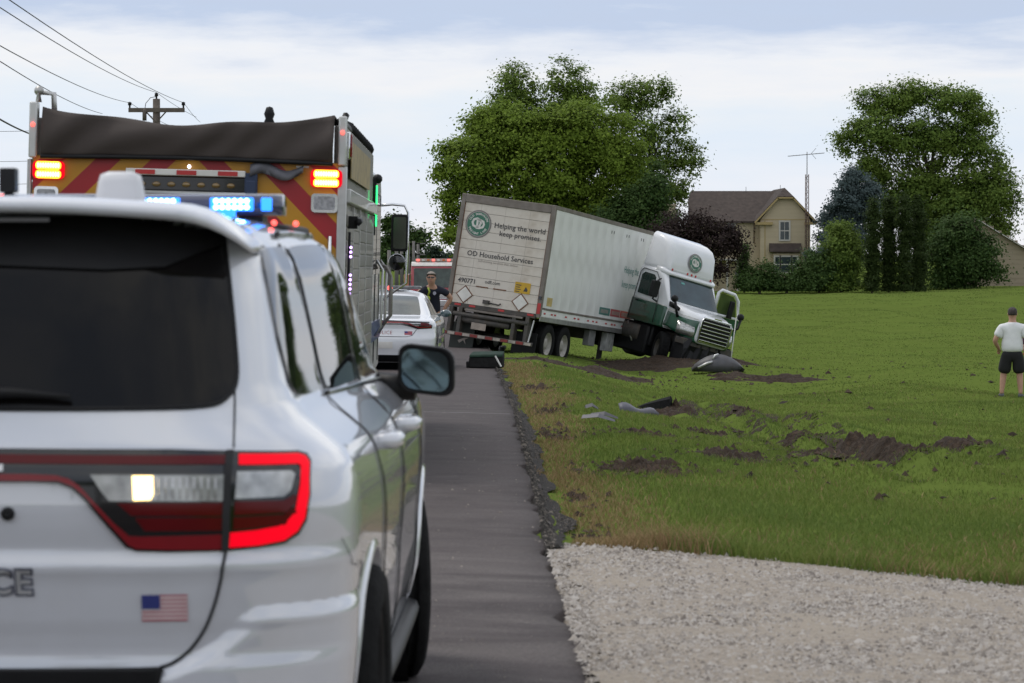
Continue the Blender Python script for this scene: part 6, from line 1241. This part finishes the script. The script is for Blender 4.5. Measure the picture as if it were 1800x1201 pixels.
tree('cone_shrub', 'slim dark conical evergreen beside the farmhouse wall', 228., (1308, 508), [(1308, 437, 3, 10, 1.6), (1308, 455, 6, 14, 1.6), (1308, 475, 9, 18, 1.4), (1308, 495, 11, 16, 1.4)], LM['dark'], .16, 9, 'shrub', .08, False, sig=.16)
# hedge masses in front of the house
for bl, lb, mt_ in (([(1335, 492, 35, 20, 1), (1320, 502, 28, 14, 1), (1346, 478, 18, 20, .9)], 'dark rounded shrub left of the bay window', 'dark'), ([(1382, 495, 42, 17, 1), (1412, 482, 22, 24, 1), (1375, 503, 40, 12, 1)], 'dark shrub below the bay window', 'dark'), ([(1440, 470, 30, 36, 1), (1430, 497, 45, 20, 1), (1440, 506, 40, 9, 1)], 'large dark shrub under the antenna tower', 'dark'), ([(1478, 435, 32, 40, 1), (1492, 460, 26, 38, 1), (1465, 485, 38, 28, 1), (1480, 405, 22, 18, .8), (1490, 504, 45, 11, 1)], 'bright green bush in front of the blue spruce', 'mid')):
    tree('shrub', lb, 224., (bl[0][0], 513), bl, LM[mt_], .24, 3, 'shrub', .12, False, 'shrubs along the house hedge', sig=.3)
tree('blue_spruce', 'blue grey spruce tree right of the house', 236., (1490, 512), [(1495, 310, 16, 16, 1.2), (1492, 335, 26, 18, 1.2), (1490, 360, 36, 20, 1.2), (1482, 388, 46, 22, 1.2), (1478, 415, 52, 24, 1.2), (1470, 445, 52, 26, 1.1), (1525, 350, 20, 40, 1)], LM['blue'], .24, 4, trunk=.25, limbs=False, sig=.25)
for k, (px, t, w_, lb) in enumerate(((1533, 352, 11.5, 'leftmost arborvitae column beside the spruce'), (1562, 350, 12.5, 'second arborvitae column from the spruce'), (1589, 344, 11.5, 'third arborvitae column from the spruce'), (1614, 347, 12.5, 'rightmost tall arborvitae column'))):
    n_ = 9; bl = [(px + random.uniform(-1.5, 1.5), t + 8 + (500 - t) * j / (n_ - 1), w_ * (.45 + .55 * min(1, j / 2.5)), (500 - t) / n_ * .75, 1.5) for j in range(n_)]
    tree('arborvitae', lb, 221. + (k % 2), (px, 513), bl, LM['arb'], .18, 7, 'shrub', .1, False, 'row of columnar arborvitae', sig=.17)
tree('big_shade_tree', 'large dark green shade tree at the right with open lower limbs', 246., (1615, 512), [(1600, 168, 55, 28, .9), (1545, 185, 50, 30, .8), (1680, 180, 50, 28, .85), (1510, 230, 42, 24, .75), (1570, 235, 65, 40, .85), (1650, 240, 65, 40, .85), (1715, 205, 35, 30, .7), (1715, 260, 45, 36, .7), (1540, 280, 45, 26, .6), (1620, 290, 45, 22, .5), (1690, 320, 60, 32, .7), (1750, 285, 30, 22, .5), (1740, 340, 50, 28, .65), (1770, 370, 24, 30, .5), (1660, 365, 50, 36, .9), (1720, 395, 45, 30, .7), (1485, 258, 22, 14, .5), (1640, 400, 40, 45, 1), (1545, 310, 40, 30, .8), (1600, 330, 45, 30, .8), (1570, 365, 40, 30, .9), (1640, 320, 40, 30, .7), (1745, 320, 40, 26, .8), (1700, 360, 60, 34, .9), (1760, 400, 26, 26, .6), (1690, 420, 45, 34, .9)], LM['mid'], .30, 1.75, trunk=.42)
tree('dark_yew', 'low dark evergreen mass in front of the garage', 228., (1680, 512), [(1668, 450, 38, 45, 1), (1664, 490, 35, 25, 1), (1700, 470, 40, 40, 1), (1720, 440, 40, 25, .9), (1745, 475, 25, 18, .6), (1690, 410, 40, 30, .9)], LM['dark'], .28, 2.6, 'shrub', .2, False)
# far trees at the end of the road
for k, (Yp, base, bl, lb) in enumerate(((300., (705, 478), [(690, 395, 22, 20, 1), (700, 420, 34, 28, 1), (725, 425, 20, 22, 1), (715, 450, 32, 20, 1), (738, 420, 9, 14, .8), (690, 450, 30, 30, 1)], 'dark tall tree row beside the road behind the mirror'), (520., (762, 474), [(760, 442, 14, 11, 1), (757, 458, 20, 12, 1), (780, 456, 18, 10, 1)], 'small hazy tree above the red fire truck'), (560., (800, 474), [(790, 455, 14, 8, 1), (815, 455, 20, 9, 1), (830, 460, 20, 12, 1)], 'hazy low tree just left of the trailer'))):
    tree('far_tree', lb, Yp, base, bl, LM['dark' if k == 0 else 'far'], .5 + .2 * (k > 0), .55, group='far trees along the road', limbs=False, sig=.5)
bl = []
for k in range(16):
    px = 560 + k * 105 + random.uniform(-20, 20); bl += [(px + random.uniform(-30, 30), 464 + random.uniform(-6, 6), random.uniform(30, 55), random.uniform(9, 14), 1) for _ in range(3)]
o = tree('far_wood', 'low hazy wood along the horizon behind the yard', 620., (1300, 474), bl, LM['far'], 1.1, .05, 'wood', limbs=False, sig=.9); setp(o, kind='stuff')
# trees behind the photographer's side, seen only as reflections in the car
for k, (x, y, lb) in enumerate(((9., -24., 'leafy tree behind the viewpoint, right of the road'), (-4., -34., 'leafy tree behind the viewpoint, near the road'), (18., -30., 'leafy tree behind the viewpoint, far to the right'), (-16., -30., 'leafy tree behind the viewpoint, left of the road'))):
    tree('roadside_tree', lb, 60., (300, 700), [(300, 350, 300, 220, .5), (180, 250, 200, 160, .4), (430, 220, 200, 140, .4)], LM['mid'], .5, .05).location = (x, y, -.6)
# ================================================================ people
def skinned(name, joints, edges, mat, parent, sub=2, root=0):
    """joints: [(x,y,z,r or (rx,ry))]; one continuous skinned surface"""
    me = bpy.data.meshes.new(name); me.from_pydata([j[:3] for j in joints], edges, []); o = bpy.data.objects.new(name, me); COL.objects.link(o); o.parent = parent; me.materials.append(mat)
    md = o.modifiers.new('skin', 'SKIN'); md.use_smooth_shade = True; md.branch_smoothing = .6
    for i, j in enumerate(joints): r = j[3] if isinstance(j[3], tuple) else (j[3], j[3]); me.skin_vertices[0].data[i].radius = r; me.skin_vertices[0].data[i].use_root = (i == root)
    s = o.modifiers.new('sub', 'SUBSURF'); s.levels = sub; s.render_levels = sub
    bpy.context.view_layer.update(); em = bpy.data.meshes.new_from_object(o.evaluated_get(bpy.context.evaluated_depsgraph_get())); o.modifiers.clear(); old = o.data; o.data = em; bpy.data.meshes.remove(old)
    em.polygons.foreach_set('use_smooth', [True] * len(em.polygons)); return o
def chain(J, E, pts, start=None):
    prev = start
    for p in pts:
        J.append(p); i = len(J) - 1
        if prev is not None: E.append((prev, i))
        prev = i
    return prev
def human(t, hip, kn, ank, sh, elb, wri, neck, head, H, skin, hand_dir=(0, 0, -1)):
    """bare body from joint positions given for both sides: lists [left, right]"""
    J = []; E = []; pel = chain(J, E, [(*hip['c'], (.15, .11))]); ch_ = chain(J, E, [(*hip['w'], (.135, .10)), (*sh['c'], (.16, .11))], pel); nk = chain(J, E, [(*neck, .058)], ch_); chain(J, E, [(head[0], head[1] - .0, head[2] - .05, .085), (head[0], head[1], head[2] + .03, (.098, .115)), (head[0], head[1] + .005, head[2] + .11, (.085, .095))], nk)
    for s in (0, 1):
        chain(J, E, [(*hip[s], .105), (*kn[s], .070), (kn[s][0] * .7 + ank[s][0] * .3, kn[s][1] * .7 + ank[s][1] * .3, kn[s][2] * .7 + ank[s][2] * .3, .072), (*ank[s], .046), (ank[s][0], ank[s][1] + .02, ank[s][2] - .05, .042)], pel)
        w = Vector(wri[s]); e = Vector(elb[s]); d = (w - e).normalized() if hand_dir is None else Vector(hand_dir)
        last = chain(J, E, [(*sh[s], .075), (*elb[s], .055), (*wri[s], .040), (*(w + d * .06), (.036, .022))], ch_)
        side = d.cross(Vector((0, 1, 0))); side = side.normalized() if side.length > .1 else Vector((1, 0, 0))
        for q in range(4): o_ = side * (.025 * (q - 1.5) / 1.5); b = w + d * .075 + o_; ln = (.075, .085, .08, .06)[q]; chain(J, E, [(*b, .0095), (*(b + d * ln * .55 + Vector((0, .008, 0))), .009), (*(b + d * ln + Vector((0, .022, 0))), .0075)], last)
        tb = w + d * .035 - side * .03; chain(J, E, [(*tb, .011), (*(tb + d * .035 - side * .018), .010), (*(tb + d * .06 - side * .012), .0085)], last)
    return skinned('body', J, E, skin, t, 1)
def garment(name, J, E, mat, parent, sub=2): return skinned(name, J, E, mat, parent, sub)
def shoe(t, x, y, mat, ang=0., z=0.):
    r = []
    for v, w, h in ((-.10, .030, .05), (-.07, .040, .09), (0, .043, .10), (.07, .05, .07), (.14, .045, .05), (.17, .02, .035)): r.append([(-w, v, 0), (w, v, 0), (w * .9, v, h * .6), (w * .4, v, h), (-w * .4, v, h), (-w * .9, v, h * .6)])
    m = MB(); m.loft(r); o = m.build('shoe', mat, t); o.location = (x, y, z); o.rotation_euler = (0, 0, ang); return o
def face(t, c, yaw, hairmat, hairlen=.0, glasses=False):
    """nose, ears, eyes, mouth and hair around head centre c; the face looks along local -y"""
    e = MB(); e.ball((0, -.100, .005), (.014, .022, .022), 8, 6); n_ = e.build('nose', M['skin'], t)
    parts = [n_]
    for s in (-1, 1):
        m = MB(); m.ball((s * .088, .01, .01), (.012, .022, .034), 8, 6); parts.append(m.build('ear', M['skin'], t)); m = MB(); m.ball((s * .033, -.088, .035), (.014, .010, .009), 8, 5); parts.append(m.build('eye', M['blackgloss'], t))
    m = MB(); m.ball((0, -.092, -.045), (.026, .008, .007), 8, 5); parts.append(m.build('mouth', pm('lips', (.32, .13, .11), .6), t))
    rings = []
    for a, q in ((-.55, .90), (-.2, 1.0), (.15, 1.02), (.45, .96), (.75, .80), (1.05, .55), (1.35, .2)): rings.append([(.094 * q * math.cos(b), .012 + .108 * q * math.sin(b) + (.05 * (.5 - a) if math.sin(b) < -.2 and a < .5 else 0), .045 + .112 * math.sin(a) + (.10 * (.5 - a) if math.sin(b) < -.2 and a < .5 else 0)) for b in np.linspace(0, 2 * math.pi, 20, endpoint=False)])
    m = MB(); m.loft(rings); parts.append(m.build('hair', hairmat, t))
    if glasses: m = MB(); m.box(-.075, -.008, -.112, -.098, .018, .05); m.box(.008, .075, -.112, -.098, .018, .05); m.tube([(-.088, .02, .042), (-.078, -.10, .042), (.078, -.10, .042), (.088, .02, .042)], .005, 5); parts.append(m.build('sunglasses', M['blackgloss'], t))
    for p_ in parts: p_.location = c; p_.rotation_euler = (0, 0, yaw)
SHIRT = pm('white_tshirt', (.72, .72, .73), .85, var=.06, scale=9, bump=.25, bscale=14); SHORT = pm('black_shorts', (.008, .008, .009), .85); NAVY = pm('navy_tshirt', (.008, .010, .022), .85, var=.2, bump=.2, bscale=14); KHAKI = pm('khaki_trousers', (.20, .15, .12), .85, var=.1)
GREYHAIR = pm('short_grey_hair', (.05, .04, .038), .8, var=.4, scale=40, bump=.6, bscale=120); BROWNHAIR = pm('brown_hair', (.05, .02, .012), .7, var=.3, scale=40); SHOE = pm('grey_shoe', (.10, .10, .11), .7)
# --- man in white T-shirt, seen from behind, hands at his front
g = gpt(1779, 698); Hs = 1.0 * (g.y * 155 / 5000) / 1.80
t = thing('person', 'man in white T-shirt and black shorts standing on the lawn, back turned', 'person', g, (0, 0, R(172)), None, Hs); t.location.z = float(zg(g.x, g.y))
hip = {'c': (0, 0, .95), 'w': (0, -.01, 1.15), 0: (-.10, 0, .88), 1: (.10, 0, .88)}; kn = [(-.15, -.03, .48), (.17, -.03, .48)]; ank = [(-.17, .03, .10), (.21, .03, .10)]
sh = {'c': (0, 0, 1.40), 0: (-.20, .0, 1.43), 1: (.20, 0, 1.43)}; elb = [(-.36, .03, 1.14), (.36, .03, 1.14)]; wri = [(-.27, -.13, .98), (.27, -.14, .98)]
human(t, hip, kn, ank, sh, elb, wri, (0, -.01, 1.55), (0, -.03, 1.66), 1.8, M['skin'], (.0, -.5, -.8))
face(t, (0, -.03, 1.68), 0, GREYHAIR)
garment('tshirt', [(0, .01, .86, (.24, .19)), (0, -.01, 1.06, (.245, .20)), (0, -.01, 1.26, (.24, .175)), (0, 0, 1.42, (.22, .14)), (0, 0, 1.53, (.10, .09)), (-.21, 0, 1.42, .115), (-.30, .01, 1.20, .108), (.21, 0, 1.42, .115), (.30, .01, 1.20, .108)], [(0, 1), (1, 2), (2, 3), (3, 4), (3, 5), (5, 6), (3, 7), (7, 8)], SHIRT, t)
garment('shorts', [(0, 0, 1.02, (.215, .17)), (0, 0, .88, (.22, .175)), (-.12, 0, .78, .155), (-.15, -.015, .46, .138), (.12, 0, .78, .155), (.17, -.015, .46, .138)], [(0, 1), (1, 2), (2, 3), (1, 4), (4, 5)], SHORT, t)
m = MB(); m.box(-.255, -.235, -.03, .05, .66, .68); m.build('shorts_logo', M['whitetape'], t)
for i in (0, 1): shoe(t, ank[i][0], ank[i][1] - .05, SHOE, R(180 + (12 if i else -12)))
# --- person at the very edge of the frame
p = at(1812, 640, g.y + 3); gz = float(zg(p.x, p.y)); t = thing('person', 'brown haired person in dark top, cut off by the right edge', 'person', (p.x, p.y, gz), (0, 0, R(40)), None, .93)
hip = {'c': (0, 0, .95), 'w': (0, 0, 1.13), 0: (-.09, 0, .88), 1: (.09, 0, .88)}; kn = [(-.10, -.02, .48), (.10, -.02, .48)]; ank = [(-.10, .03, .10), (.11, .03, .10)]; sh = {'c': (0, 0, 1.38), 0: (-.17, 0, 1.41), 1: (.17, 0, 1.41)}; elb = [(-.24, .02, 1.14), (.24, .02, 1.14)]; wri = [(-.22, -.12, .98), (.22, -.12, .98)]
human(t, hip, kn, ank, sh, elb, wri, (0, 0, 1.52), (0, -.02, 1.62), 1.7, M['skin'], (0, -.5, -.8)); face(t, (0, -.02, 1.64), 0, BROWNHAIR)
m = MB(); m.ball((0, .05, 1.62), (.10, .08, .16), 12, 8); m.build('long_hair', BROWNHAIR, t)
garment('top', [(0, 0, .98, (.16, .12)), (0, 0, 1.25, (.155, .12)), (0, 0, 1.40, (.15, .10)), (0, 0, 1.47, (.08, .07)), (-.18, 0, 1.40, .078), (-.235, .01, 1.2, .07), (.18, 0, 1.40, .078), (.235, .01, 1.2, .07)], [(0, 1), (1, 2), (2, 3), (2, 4), (4, 5), (2, 6), (6, 7)], pm('plum_top', (.05, .012, .04), .8), t)
garment('skirt', [(0, 0, 1.0, (.15, .12)), (0, 0, .86, (.17, .14)), (-.10, 0, .75, .11), (-.11, 0, .6, .10), (.10, 0, .75, .11), (.11, 0, .6, .10)], [(0, 1), (1, 2), (2, 3), (1, 4), (4, 5)], SHORT, t)
m = MB(); m.lathe([(.172, 0), (.178, .02), (.172, .04)], (0, 0, .985), (0, 0, 1), 20); m.build('belt', M['red'], t)
for i in (0, 1): shoe(t, ank[i][0], ank[i][1] - .05, SHOE, R(180))
# --- officer leaning forward by the trailer, hand on hip
oy = 61.; p = at(760, 560, oy); t = thing('person', 'man in navy T-shirt and sunglasses leaning beside the sedan', 'person', (p.x, oy, zr_at(p.x, oy)), (0, 0, R(-4)), None, 1.04)
hip = {'c': (0, .08, .98), 'w': (0, .02, 1.16), 0: (-.10, .08, .90), 1: (.10, .08, .90)}; kn = [(-.14, .02, .50), (.14, .04, .50)]; ank = [(-.16, .10, .10), (.17, .12, .10)]
sh = {'c': (0, -.12, 1.40), 0: (-.20, -.12, 1.42), 1: (.20, -.12, 1.42)}; elb = [(-.36, -.06, 1.22), (.40, .02, 1.24)]; wri = [(-.20, -.16, 1.04), (.24, .04, 1.02)]
human(t, hip, kn, ank, sh, elb, wri, (0, -.19, 1.53), (0, -.24, 1.62), 1.8, M['skin'], (-.0, -.2, -.9)); face(t, (0, -.24, 1.64), 0, pm('cropped_hair', (.27, .23, .20), .8, var=.3, scale=50), glasses=True)
garment('tshirt', [(0, .09, .88, (.185, .15)), (0, .03, 1.12, (.185, .15)), (0, -.08, 1.32, (.185, .13)), (0, -.12, 1.42, (.18, .11)), (0, -.16, 1.49, (.085, .075)), (-.21, -.12, 1.42, .085), (-.31, -.08, 1.30, .078), (.21, -.12, 1.42, .085), (.33, -.03, 1.31, .078)], [(0, 1), (1, 2), (2, 3), (3, 4), (3, 5), (5, 6), (3, 7), (7, 8)], NAVY, t)
garment('trousers', [(0, .08, 1.0, (.165, .125)), (0, .08, .90, (.165, .125)), (-.11, .07, .80, .105), (-.14, .02, .50, .082), (-.16, .09, .12, .072), (.11, .07, .80, .105), (.14, .04, .50, .082), (.17, .11, .12, .072)], [(0, 1), (1, 2), (2, 3), (3, 4), (1, 5), (5, 6), (6, 7)], KHAKI, t)
m = MB(); m.tube([(-.06, -.27, 1.46), (-.03, -.29, 1.38), (-.06, -.26, 1.30)], .02, 6); m.ball((-.06, -.255, 1.24), (.045, .03, .055), 8, 6); m.build('radio_mic', pm('lime_radio', (.30, .38, .03), .5), t)
m = MB(); m.prism([(.07, 1.30), (.105, 1.33), (.10, 1.37), (.07, 1.385), (.04, 1.37), (.035, 1.33)], 'y', -.262, -.245); m.build('chest_badge', pm('badge_print', (.30, .30, .36), .6), t)
for i in (0, 1): shoe(t, ank[i][0], ank[i][1] - .05, M['black'], R(180))
bpy.context.view_layer.update()
